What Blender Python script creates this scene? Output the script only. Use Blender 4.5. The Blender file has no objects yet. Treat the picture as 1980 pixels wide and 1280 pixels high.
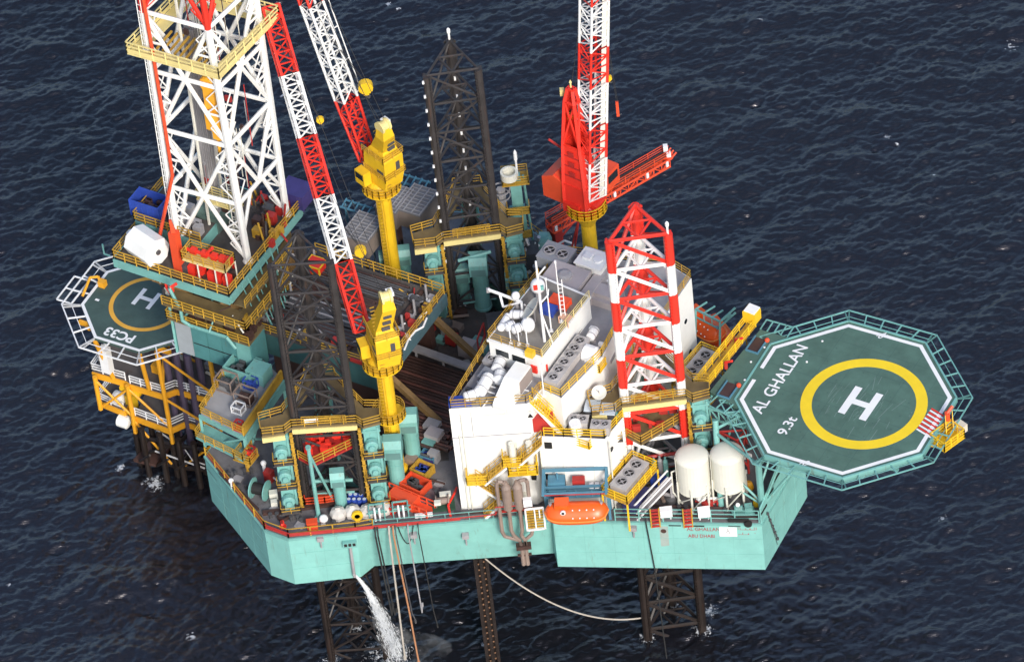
import bpy, math, random
import numpy as np
from mathutils import Vector, Matrix
from mathutils.geometry import tessellate_polygon
random.seed(7)
S = bpy.context.scene
COL = S.collection
PI = math.pi

# ------------------------------------------------------------------ camera, sky, sun, exposure
PITCH, ROLL, FPX, DIST = math.radians(44.0), math.radians(-6.6), 11000.0, 620.0
FW = Vector((0, math.cos(PITCH), -math.sin(PITCH)))
R0, U0 = Vector((1, 0, 0)), Vector((0, math.sin(PITCH), math.cos(PITCH)))
CR = R0 * math.cos(ROLL) + U0 * math.sin(ROLL)
CU = U0 * math.cos(ROLL) - R0 * math.sin(ROLL)
CPOS = Vector((0, 0, 25)) - FW * DIST
cd = bpy.data.cameras.new('camera')
cam = bpy.data.objects.new('camera', cd); COL.objects.link(cam)
M = Matrix((CR, CU, -FW)).transposed().to_4x4(); M.translation = CPOS
cam.matrix_world = M
cd.sensor_width = 36; cd.lens = 36 * FPX / 1980; cd.clip_start = 1; cd.clip_end = 20000
S.camera = cam

SUN = Vector((0.20, -0.80, 0.52)).normalized()
W = bpy.data.worlds.new('World'); S.world = W; W.use_nodes = True
wn = W.node_tree.nodes; wl = W.node_tree.links
bg = wn['Background']; sky = wn.new('ShaderNodeTexSky'); sky.sky_type = 'NISHITA'; sky.sun_disc = False
sky.sun_elevation = math.asin(SUN.z); sky.sun_rotation = math.atan2(SUN.x, SUN.y)
sky.dust_density = 2.0; sky.air_density = 1.0; sky.ozone_density = 1.5
wl.new(sky.outputs[0], bg.inputs[0]); bg.inputs[1].default_value = 0.14
sl = bpy.data.lights.new('sun', 'SUN'); sl.energy = 2.35; sl.angle = math.radians(14); sl.color = (1, .96, .9)
so = bpy.data.objects.new('sun', sl); COL.objects.link(so)
so.rotation_euler = SUN.to_track_quat('Z', 'Y').to_euler()
S.view_settings.view_transform = 'Standard'; S.view_settings.look = 'None'
S.view_settings.exposure = 0.52; S.view_settings.gamma = 1

# ------------------------------------------------------------------ layout helpers
def A(px, py, z):
    """point of the plane at height z seen at survey position (px, py) of the site photograph"""
    d = FW + CR * ((px - 990) / FPX) - CU * ((py - 640) / FPX)
    return CPOS + d * ((z - CPOS.z) / d.z)
def AX(a): return Vector((math.cos(math.radians(a)), math.sin(math.radians(a)), 0))
E1, E2, Z = AX(-33.5), AX(56.5), Vector((0, 0, 1))      # towards the bow, towards starboard
XV, YV = Vector((1, 0, 0)), Vector((0, 1, 0))
DK = 25.0
def V(*a): return Vector(a)

# ------------------------------------------------------------------ materials
MATS = {}
def paint(name, c, rough=.5, var=.12, rust=0., rustc=(.12, .045, .02), metal=0., streak=True, bump=.0, vs=.5):
    if name in MATS: return MATS[name]
    m = bpy.data.materials.new(name); m.use_nodes = True; n = m.node_tree.nodes; l = m.node_tree.links
    b = n['Principled BSDF']; b.inputs['Roughness'].default_value = rough; b.inputs['Metallic'].default_value = metal
    g = n.new('ShaderNodeNewGeometry')
    no = n.new('ShaderNodeTexNoise'); no.inputs['Scale'].default_value = vs; no.inputs['Detail'].default_value = 6; no.inputs['Roughness'].default_value = .65
    l.new(g.outputs['Position'], no.inputs['Vector'])
    cr = n.new('ShaderNodeValToRGB'); cr.color_ramp.elements[0].position = .3; cr.color_ramp.elements[1].position = .7
    cr.color_ramp.elements[0].color = [x * (1 - var) for x in c] + [1]; cr.color_ramp.elements[1].color = [min(1, x * (1 + var)) for x in c] + [1]
    l.new(no.outputs[0], cr.inputs[0]); out = cr.outputs[0]
    if rust > 0:
        mp = n.new('ShaderNodeMapping'); mp.inputs['Scale'].default_value = (1.1, 1.1, .13) if streak else (1, 1, 1)
        l.new(g.outputs['Position'], mp.inputs[0])
        n2 = n.new('ShaderNodeTexNoise'); n2.inputs['Scale'].default_value = 1.3; n2.inputs['Detail'].default_value = 8; n2.inputs['Roughness'].default_value = .7
        l.new(mp.outputs[0], n2.inputs['Vector'])
        r2 = n.new('ShaderNodeValToRGB'); r2.color_ramp.elements[0].position = .70 - rust * .35; r2.color_ramp.elements[1].position = .86 - rust * .30
        r2.color_ramp.elements[0].color = (0, 0, 0, 1); r2.color_ramp.elements[1].color = (1, 1, 1, 1)
        l.new(n2.outputs[0], r2.inputs[0])
        mx = n.new('ShaderNodeMix'); mx.data_type = 'RGBA'; mx.inputs[7].default_value = (*rustc, 1)
        l.new(r2.outputs[0], mx.inputs[0]); l.new(out, mx.inputs[6]); out = mx.outputs[2]
    l.new(out, b.inputs['Base Color'])
    if bump:
        bp = n.new('ShaderNodeBump'); bp.inputs['Strength'].default_value = bump; bp.inputs['Distance'].default_value = .1
        l.new(no.outputs[0], bp.inputs['Height']); l.new(bp.outputs[0], b.inputs['Normal'])
    MATS[name] = m; return m
P = paint
HULL = P('hull_green_paint', (.215, .485, .440), .42, .09, .34, (.17, .25, .20))
GRN = P('rig_green_paint', (.165, .385, .355), .45, .14, .32, (.16, .12, .07))
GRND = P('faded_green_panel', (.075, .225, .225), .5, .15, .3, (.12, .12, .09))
DECK = P('grey_deck_paint', (.135, .13, .138), .7, .3, .42, (.065, .048, .04), streak=False)
DECKD = P('dark_deck_wear_and_shade', (.075, .065, .06), .75, .35, .4, (.13, .07, .05), streak=False)  # worn dark decks, and the painted shade sheet on the hull deck
ROOF = P('roof_grey_paint', (.27, .265, .28), .7, .14, .25, (.20, .17, .15), streak=False)
WHT = P('white_paint', (.80, .80, .77), .42, .05, .20, (.60, .53, .42))
CRM = P('cream_paint', (.66, .65, .57), .45, .05, .12, (.40, .34, .25))
GREY = P('grey_steel', (.30, .29, .30), .5, .15, .2)
DGREY = P('dark_grey_steel', (.07, .07, .075), .5, .25)
BLK = P('black_opening', (.012, .012, .012), .7, .2)
LEG = P('weathered_leg_steel', (.032, .028, .028), .6, .35, .35, (.075, .038, .024))
LEGB = P('wet_rusty_leg_steel', (.017, .011, .009), .5, .4, .3, (.055, .022, .011))
RED = P('red_paint', (.72, .035, .02), .42, .08, .08, (.30, .02, .015))
DRED = P('dull_red_paint', (.40, .03, .025), .5, .15, .25, (.15, .03, .02))
ORED = P('orange_red_paint', (.70, .075, .025), .5, .1, .15, (.35, .05, .02))
YEL = P('yellow_paint', (.76, .47, .018), .45, .10, .28, (.36, .20, .03))
RYEL = P('rail_yellow_paint', (.47, .275, .03), .55, .2, .42, (.20, .09, .025))
OYEL = P('orange_yellow_paint', (.78, .36, .02), .45, .1, .2, (.40, .15, .02))
PYEL = P('pale_yellow_paint', (.72, .60, .25), .5, .1, .25, (.40, .28, .08))
BRN = P('brown_pipe_steel', (.062, .032, .026), .5, .35, .4, (.06, .03, .025), streak=False)
TAN = P('scaled_exhaust_steel', (.24, .18, .15), .6, .2, .3, (.16, .10, .07))
ORG = P('lifeboat_orange', (.82, .105, .010), .35, .06)
BLUE = P('blue_paint', (.03, .07, .36), .45, .12, .12)
SBLU = P('steel_blue_paint', (.075, .205, .29), .5, .12, .2, (.10, .12, .13))
HDK = P('helideck_green', (.070, .138, .108), .75, .2, .3, (.10, .145, .125), streak=False)
HDK2 = P('old_helideck_green', (.048, .085, .075), .75, .2, .3, (.075, .075, .07), streak=False)
MARK = P('marking_white', (.78, .78, .78), .6, .06, .18, (.50, .50, .48), streak=False)
MYEL = P('marking_yellow', (.82, .58, .015), .6, .06, .12, (.55, .42, .08), streak=False)
MORG = P('marking_ochre', (.70, .36, .04), .6, .1, .15, (.4, .25, .08), streak=False)
RTXT = P('faded_red_lettering', (.33, .05, .06), .6, .1)
CAB = P('black_rope', (.02, .02, .02), .7, .1)
ROPE = P('pale_rope', (.42, .38, .33), .8, .15)
GLS = P('dark_glass', (.02, .025, .03), .1, .1)
BAG = P('dirty_white_bag', (.55, .52, .48), .8, .15)

# ------------------------------------------------------------------ mesh builder
class MB:
    def __init__(s): s.v = []; s.f = []; s.m = []; s.p = []
    def add(s, vs, fs, mi=0):
        o = len(s.v); s.v += [Vector(x) for x in vs]; s.p.append((o, len(s.f)))
        for f in fs: s.f.append([o + i for i in f]); s.m.append(mi)
        return s
    def box(s, c, size, ax=(XV, YV, Z), mi=0):
        c = Vector(c); a, b, d = [ax[i] * (size[i] / 2) for i in range(3)]
        vs = [c + a * i + b * j + d * k for k in (-1, 1) for j in (-1, 1) for i in (-1, 1)]
        return s.add(vs, [(0, 2, 3, 1), (4, 5, 7, 6), (0, 1, 5, 4), (2, 6, 7, 3), (0, 4, 6, 2), (1, 3, 7, 5)], mi)
    def rb(s, base, l1, l2, h, mi=0, ax=None):      # box standing on base point, in the rig frame
        return s.box(Vector(base) + Z * (h / 2), (l1, l2, h), (ax or (E1, E2, Z)), mi)
    def tube(s, p, q, r, r2=None, n=6, mi=0, cap=True):
        p, q = Vector(p), Vector(q); d = q - p
        if d.length < 1e-6: return s
        d.normalize(); r2 = r if r2 is None else r2
        u = d.cross(Z if abs(d.z) < .95 else XV).normalized(); w = d.cross(u)
        vs = []
        for c, rr in ((p, r), (q, r2)):
            for i in range(n):
                a = 2 * PI * (i + .5) / n; vs.append(c + (u * math.cos(a) + w * math.sin(a)) * rr)
        fs = [(i, (i + 1) % n, n + (i + 1) % n, n + i) for i in range(n)]
        if cap: fs += [tuple(range(n - 1, -1, -1)), tuple(range(n, 2 * n))]
        return s.add(vs, fs, mi)
    def bar(s, p, q, r, mi=0): return s.tube(p, q, r, n=4, mi=mi)
    def path(s, pts, r, n=6, mi=0):
        for a, b in zip(pts, pts[1:]): s.tube(a, b, r, n=n, mi=mi)
        return s
    def prism(s, pts, z0, z1, mi=0, holes=(), pts0=None):
        """upright block; pts at the top, pts0 (if given) at the bottom"""
        loops = [pts] + list(holes); bl = [pts0 or pts] + list(holes)
        vs = []; n = 0; fs = []
        for lp in loops: vs += [V(p[0], p[1], z1) for p in lp]
        nt = len(vs)
        for lp in bl: vs += [V(p[0], p[1], z0) for p in lp]
        if holes:
            t = tessellate_polygon([[V(p[0], p[1], 0) for p in lp] for lp in loops])
            fs += [tuple(x) for x in t] + [tuple(nt + i for i in reversed(x)) for x in t]
        else:
            k = list(range(len(pts))); fs += [tuple(k), tuple(nt + i for i in reversed(k))]
        o = 0
        for lp in loops:
            k = len(lp)
            fs += [(o + i, nt + o + i, nt + o + (i + 1) % k, o + (i + 1) % k) for i in range(k)]; o += k
        return s.add(vs, fs, mi)
    def lathe(s, c, prof, n=16, mi=0, ax=Z):
        c = Vector(c); u = ax.cross(XV if abs(ax.x) < .9 else YV).normalized(); w = ax.cross(u)
        vs = []
        for r, h in prof:
            for i in range(n):
                a = 2 * PI * i / n; vs.append(c + ax * h + (u * math.cos(a) + w * math.sin(a)) * max(r, .001))
        fs = []
        for k in range(len(prof) - 1):
            fs += [(k * n + i, k * n + (i + 1) % n, (k + 1) * n + (i + 1) % n, (k + 1) * n + i) for i in range(n)]
        fs += [tuple(range(n - 1, -1, -1)), tuple((len(prof) - 1) * n + i for i in range(n))]
        return s.add(vs, fs, mi)
    def ring(s, c, ri, ro, h, n=64, mi=0, a0=0, a1=360):
        c = Vector(c); full = abs(a1 - a0) >= 360; k = n if full else n + 1; vs = []
        for i in range(k):
            a = math.radians(a0 + (a1 - a0) * i / n); d = V(math.cos(a), math.sin(a), 0)
            vs += [c + d * ri, c + d * ro, c + d * ro + Z * h, c + d * ri + Z * h]
        fs = []
        for i in range(n):
            j = (i + 1) % k
            for e in range(4): fs.append((i * 4 + e, i * 4 + (e + 1) % 4, j * 4 + (e + 1) % 4, j * 4 + e))
        if not full: fs += [(3, 2, 1, 0), tuple((k - 1) * 4 + e for e in range(4))]
        return s.add(vs, fs, mi)
    def ball(s, c, r, n=10, mi=0, sz=1.):
        return s.lathe(c, [(r * math.sin(PI * i / 6), -r * sz * math.cos(PI * i / 6)) for i in range(7)], n, mi)
    def rail(s, pts, h=1.1, r=.045, closed=False, step=1.6, n=3, mi=0, pr=None):
        pts = [Vector(p) for p in pts]
        if closed: pts = pts + [pts[0]]
        for a, b in zip(pts, pts[1:]):
            L = (b - a).length; k = max(1, round(L / step))
            for i in range(k + 1):
                p = a.lerp(b, i / k); s.tube(p, p + Z * h, pr or r * 1.1, n=4, mi=mi)
            for j in range(n):
                o = Z * (h * (j + 1) / n); s.tube(a + o, b + o, r, n=4, mi=mi)
        return s
    def slab(s, pts, th, mi=0):       # plate of any outline at the points' own heights, th thick downwards
        n = len(pts); pts = [Vector(p) for p in pts]
        vs = pts + [p - Z * th for p in pts]
        fs = [tuple(range(n)), tuple(range(2 * n - 1, n - 1, -1))] + [(i, n + i, n + (i + 1) % n, (i + 1) % n) for i in range(n)]
        return s.add(vs, fs, mi)
    def stair(s, a, b, w, side, mi=0, steps=None):
        a, b = Vector(a), Vector(b); k = steps or max(3, int(abs(b.z - a.z) / .28))
        sd = Vector(side).normalized() * (w / 2); run = (b - a); run.z = 0; run = run / k
        for i in range(k):
            c = a.lerp(b, (i + .5) / k); s.box(c, (run.length * .95, w, .06), (run.normalized(), sd.normalized(), Z), mi)
        for sg in (-1, 1):
            s.tube(a + sd * sg, b + sd * sg, .09, n=4, mi=mi)
            for hh in (.5, 1.): s.tube(a + sd * sg + Z * hh, b + sd * sg + Z * hh, .045, n=4, mi=mi)
            for i in range(5):
                c = a.lerp(b, i / 4) + sd * sg; s.tube(c, c + Z, .045, n=4, mi=mi)
        return s
    def mesh(s, name, mats, off=V(0, 0, 0), smooth=False):
        me = bpy.data.meshes.new(name); me.from_pydata([tuple(v - off) for v in s.v], [], s.f)
        for m in (mats if isinstance(mats, (list, tuple)) else [mats]): me.materials.append(m)
        me.polygons.foreach_set('material_index', s.m)
        if smooth: me.polygons.foreach_set('use_smooth', [True] * len(s.f))
        me.update(); return me

def tag(o, label=None, cat=None, group=None, kind=None):
    if label: o['label'] = label
    if cat: o['category'] = cat
    if group: o['group'] = group
    if kind: o['kind'] = kind
    return o
def thing(name, label, cat, loc, group=None):
    o = bpy.data.objects.new(name, None); COL.objects.link(o); o.location = loc; o.empty_display_size = .5
    return tag(o, label, cat, group)
LOC = {}
def wloc(o):
    v = Vector(o.location)
    while o.parent: o = o.parent; v += Vector(o.location)
    return v
def part(mb, name, mats, parent, label=None, smooth=False, org=None):
    """mesh part in world coordinates, hung under its thing or part"""
    if name in SPLIT:
        subs = pieces(mb)
        if len(subs) > 1:
            for q in subs[:99]: o = part1(q, name, mats, parent, label, smooth, org)
            return o
    return part1(mb, name, mats, parent, label, smooth, org)
def part1(mb, name, mats, parent, label=None, smooth=False, org=None):
    pl = wloc(parent); org = Vector(org) if org is not None else pl
    o = bpy.data.objects.new(name, mb.mesh(name, mats, org, smooth)); COL.objects.link(o)
    o.parent = parent; o.location = org - pl
    if label: o['label'] = label
    return o
SPLIT = set('''deck_machinery hold_down_beam deck_pipe vent_opening process_pipework bollard hatch floor_machinery roof_fitting hydraulic_gear freeing_port
 outlet_opening fairlead_opening shell_fitting deck_light marker_lamp pipe_bearer pipe_stanchion pump shaker fall_rope lifting_hook louvre gear_box deck_beam wall_seam
 lamp valve grille handrail saddle support post stilt riser_pipe conductor jacket_pile hoist_line pendant_rope foot side_walkway railing pump_set load
 strap wall_pipe exhaust_pipe silencer flange weld_band guide_rail gantry_fitting safety_net_frame support_leg girder choke_valves control_box boom_foot pallet
 rack_stud coaming guard_ring fuel_pipe walkway_railing landing_railing lower_walkway cross_pipe green_pipe hose_saddle stile edge_fender side_pipe fire_main pipe_deck_gear under_floor_gear house_railing motor inner_line gantry_gear'''.split())
def pieces(mb):
    """the separate pieces of a builder: primitives whose boxes touch belong together"""
    ends = mb.p[1:] + [(len(mb.v), len(mb.f))]; bx = []
    for (v0, f0), (v1, f1) in zip(mb.p, ends):
        vs = mb.v[v0:v1]; bx.append(([min(v[i] for v in vs) - .03 for i in range(3)], [max(v[i] for v in vs) + .03 for i in range(3)]))
    n = len(bx); g = list(range(n))
    def root(i):
        while g[i] != i: i = g[i]
        return i
    for i in range(n):
        for j in range(i):
            if all(bx[i][0][k] <= bx[j][1][k] and bx[j][0][k] <= bx[i][1][k] for k in range(3)): g[root(i)] = root(j)
    out = {}
    for i, ((v0, f0), (v1, f1)) in enumerate(zip(mb.p, ends)):
        q = out.setdefault(root(i), MB()); d = len(q.v) - v0; q.p.append((len(q.v), len(q.f)))
        q.v += mb.v[v0:v1]; q.f += [[x + d for x in f] for f in mb.f[f0:f1]]; q.m += mb.m[f0:f1]
    return list(out.values())
def solo(mb, name, mats, label, cat, group=None, smooth=False, kind=None):
    xs = [v.x for v in mb.v]; ys = [v.y for v in mb.v]; zs = [v.z for v in mb.v]
    off = V((min(xs) + max(xs)) / 2, (min(ys) + max(ys)) / 2, min(zs))
    o = bpy.data.objects.new(name, mb.mesh(name, mats, off, smooth)); COL.objects.link(o); o.location = off
    return tag(o, label, cat, group, kind)
def dup(o, loc=None, label=None, parent=None):
    c = o.copy(); COL.objects.link(c)
    if parent: c.parent = parent
    if loc is not None: c.location = loc
    if label: c['label'] = label
    for ch in list(o.children): dup(ch, None, None, c)
    return c
def text(body, name, mat, parent, c, xd, yd, height, width=None, fat=.02, lift=.0):
    """raised lettering: centre c, reading along xd with letter tops along yd"""
    cu = bpy.data.curves.new('t', 'FONT'); cu.body = body; cu.size = 1; cu.offset = fat; cu.align_x = 'LEFT'
    t = bpy.data.objects.new('t', cu); COL.objects.link(t)
    bpy.context.view_layer.update()
    me = bpy.data.meshes.new_from_object(t.evaluated_get(bpy.context.evaluated_depsgraph_get()))
    bpy.data.objects.remove(t); bpy.data.curves.remove(cu)
    xs = [v.co.x for v in me.vertices]; ys = [v.co.y for v in me.vertices]
    x0, x1, y0, y1 = min(xs), max(xs), min(ys), max(ys)
    sy = height / (y1 - y0); sx = sy if width is None else width / (x1 - x0)
    xd, yd = Vector(xd).normalized(), Vector(yd).normalized(); zd = xd.cross(yd); pl = wloc(parent)
    mb = MB(); c = Vector(c)
    vs = [c + xd * ((v.co.x - (x0 + x1) / 2) * sx) + yd * ((v.co.y - (y0 + y1) / 2) * sy) + zd * (.01 + lift) for v in me.vertices]
    mb.add(vs, [tuple(p.vertices) for p in me.polygons]); bpy.data.meshes.remove(me)
    return part(mb, name, mat, parent)

# ------------------------------------------------------------------ the sea: one sheet, wind waves in the middle, flat out to the horizon
def make_sea():
    N, L = 860, 180.0; rng = np.random.default_rng(3)
    k1 = np.fft.fftfreq(N, L / N) * 2 * np.pi; kx, ky = np.meshgrid(k1, k1, indexing='ij'); k = np.hypot(kx, ky); k[0, 0] = 1
    wd = np.array([-.26, .97]); wd /= np.hypot(*wd)
    cosw = (kx * wd[0] + ky * wd[1]) / k
    def spec(Lp, pw, dr): return np.exp(-1 / (k * Lp) ** 2) / k ** pw * (np.abs(cosw) ** dr * .94 + .06) * np.exp(-(k * .075) ** 2)
    s1 = spec(.27, 3.4, 2.2); s2 = spec(1.5, 4.0, 3.0); s1[0, 0] = s2[0, 0] = 0
    sp = s1 / s1.sum() * .050 ** 2 + s2 / s2.sum() * .12 ** 2
    sp[0, 0] = 0
    h = (rng.normal(size=(N, N)) + 1j * rng.normal(size=(N, N))) * np.sqrt(sp)
    H = np.fft.ifft2(h).real; sc = .15 / H.std(); H *= sc
    hk = h * sc; dx = np.fft.ifft2(-1j * kx / k * hk).real; dy = np.fft.ifft2(-1j * ky / k * hk).real
    g = (np.arange(N) / (N - 1) - .5) * L; X, Y = np.meshgrid(g, g, indexing='ij')
    cy = 28.0
    ed = np.clip((L / 2 - np.maximum(abs(X), abs(Y))) / 12, 0, 1)
    ed = ed * ed
    co = np.stack([X + 0.35 * dx * ed, Y + cy + 0.35 * dy * ed, H * ed], -1).reshape(-1, 3)
    i = np.arange(N * N).reshape(N, N)
    q = np.stack([i[:-1, :-1], i[1:, :-1], i[1:, 1:], i[:-1, 1:]], -1).reshape(-1, 4)
    B = 9000.0; ex = np.array([[-B, -B + cy, 0], [B, -B + cy, 0], [B, B + cy, 0], [-B, B + cy, 0]]); n0 = N * N
    c = [i[0, 0], i[-1, 0], i[-1, -1], i[0, -1]]
    fr = np.array([[n0, n0 + 1, c[1], c[0]], [n0 + 1, n0 + 2, c[2], c[1]], [n0 + 2, n0 + 3, c[3], c[2]], [n0 + 3, n0, c[0], c[3]]])
    co = np.vstack([co, ex]); q = np.vstack([q, fr])
    me = bpy.data.meshes.new('sea'); me.vertices.add(len(co)); me.vertices.foreach_set('co', co.ravel())
    me.loops.add(q.size); me.loops.foreach_set('vertex_index', q.ravel())
    me.polygons.add(len(q)); me.polygons.foreach_set('loop_start', np.arange(len(q)) * 4); me.polygons.foreach_set('loop_total', np.full(len(q), 4))
    me.polygons.foreach_set('use_smooth', np.ones(len(q), bool)); me.update(calc_edges=True)
    m = bpy.data.materials.new('sea_water'); m.use_nodes = True; n = m.node_tree.nodes; l = m.node_tree.links
    b = n['Principled BSDF']; b.inputs['Roughness'].default_value = .16; b.inputs['IOR'].default_value = 1.45; b.inputs['Specular IOR Level'].default_value = 1.0; b.inputs['Specular Tint'].default_value = (1, .96, 1, 1)
    g = n.new('ShaderNodeNewGeometry')
    no = n.new('ShaderNodeTexNoise'); no.inputs['Scale'].default_value = 4.2; no.inputs['Detail'].default_value = 6; no.inputs['Roughness'].default_value = .6
    mp = n.new('ShaderNodeMapping'); mp.inputs['Scale'].default_value = (.45, 1.5, .3); mp.inputs['Rotation'].default_value = (0, 0, -.26)
    l.new(g.outputs['Position'], mp.inputs[0]); l.new(mp.outputs[0], no.inputs['Vector'])
    bp = n.new('ShaderNodeBump'); bp.inputs['Strength'].default_value = .6; bp.inputs['Distance'].default_value = .10
    l.new(no.outputs[0], bp.inputs['Height']); l.new(bp.outputs[0], b.inputs['Normal'])
    # sparse foam flecks on the crests, more round the legs
    sx = n.new('ShaderNodeSeparateXYZ'); l.new(g.outputs['Position'], sx.inputs[0])
    n2 = n.new('ShaderNodeTexNoise'); n2.inputs['Scale'].default_value = .055; n2.inputs['Detail'].default_value = 3
    l.new(g.outputs['Position'], n2.inputs['Vector'])
    n3 = n.new('ShaderNodeTexNoise'); n3.inputs['Scale'].default_value = 2.6; n3.inputs['Detail'].default_value = 8; n3.inputs['Roughness'].default_value = .75
    l.new(g.outputs['Position'], n3.inputs['Vector'])
    def mth(op, a, bb):
        x = n.new('ShaderNodeMath'); x.operation = op
        for kk, s_ in ((0, a), (1, bb)):
            if hasattr(s_, 'links'): l.new(s_, x.inputs[kk])
            else: x.inputs[kk].default_value = s_
        return x.outputs[0]
    near = None
    for (fx, fy, fr_) in FOAM:
        vm = n.new('ShaderNodeVectorMath'); vm.operation = 'DISTANCE'; l.new(g.outputs['Position'], vm.inputs[0]); vm.inputs[1].default_value = (fx, fy, 0)
        d = mth('SUBTRACT', 1.0, mth('DIVIDE', vm.outputs['Value'], fr_)); d = mth('MAXIMUM', d, 0.0)
        near = d if near is None else mth('MAXIMUM', near, d)
    mr = n.new('ShaderNodeMapRange'); mr.inputs[1].default_value = .35; mr.inputs[2].default_value = .65; mr.inputs[3].default_value = .14; mr.inputs[4].default_value = .24
    l.new(n2.outputs[0], mr.inputs[0]); l.new(mr.outputs[0], b.inputs['Roughness'])
    big = mth('MAXIMUM', mth('SUBTRACT', n2.outputs[0], .63), 0.0)
    f = mth('ADD', mth('MULTIPLY', sx.outputs[2], .10), mth('ADD', mth('MULTIPLY', big, 1.1), mth('MULTIPLY', near, .40)))
    f = mth('ADD', f, n3.outputs[0])
    r = n.new('ShaderNodeValToRGB'); r.color_ramp.elements[0].position = .81; r.color_ramp.elements[1].position = .87
    r.color_ramp.elements[0].color = (.0064, .0064, .0092, 1); r.color_ramp.elements[1].color = (.55, .57, .6, 1)
    l.new(f, r.inputs[0]); l.new(r.outputs[0], b.inputs['Base Color'])
    me.materials.append(m)
    o = bpy.data.objects.new('sea', me); COL.objects.link(o); tag(o, 'dark choppy grey blue sea around and under the rig', 'sea', kind='structure')

# ------------------------------------------------------------------ leg positions (three chords each, tops at z = 59.5)
LEGTOP = 59.5
def flat(p): return V(p.x, p.y, 0)
LEGS = {
 'near': [flat(A(524, 514, LEGTOP)), flat(A(638, 507, LEGTOP)), flat(A(575, 449, LEGTOP))],
 'far': [flat(A(825, 147, LEGTOP)), flat(A(924, 133, LEGTOP)), flat(A(869, 78, LEGTOP))],
 'bow': [flat(A(1178, 467, LEGTOP)), flat(A(1291, 452, LEGTOP)), flat(A(1228, 397, LEGTOP))]}
FOAM = []
for c3 in LEGS.values():
    for c in c3: FOAM.append((c.x, c.y, 2.6))
fj = A(752, 1255, 0); FOAM.append((fj.x, fj.y, 7.0))
fj = A(300, 935, 0); FOAM.append((fj.x, fj.y, 3.0))
fj = A(945, 1245, 0); FOAM.append((fj.x, fj.y, 2.6))
for px, py, rr_ in ((1958, 88, 2.4), (1716, 264, 1.2), (1735, 278, .9), (752, 8, 1.1), (770, 18, .8), (545, 185, .9), (1822, 1000, 1.5), (1805, 340, .8), (1470, 40, .8), (232, 905, 1.8), (296, 925, 1.6), (1370, 1180, 2.5), (18, 1130, .8), (370, 1230, 1.6)):
    fj = A(px, py, 0); FOAM.append((fj.x, fj.y, rr_))
make_sea()

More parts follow.
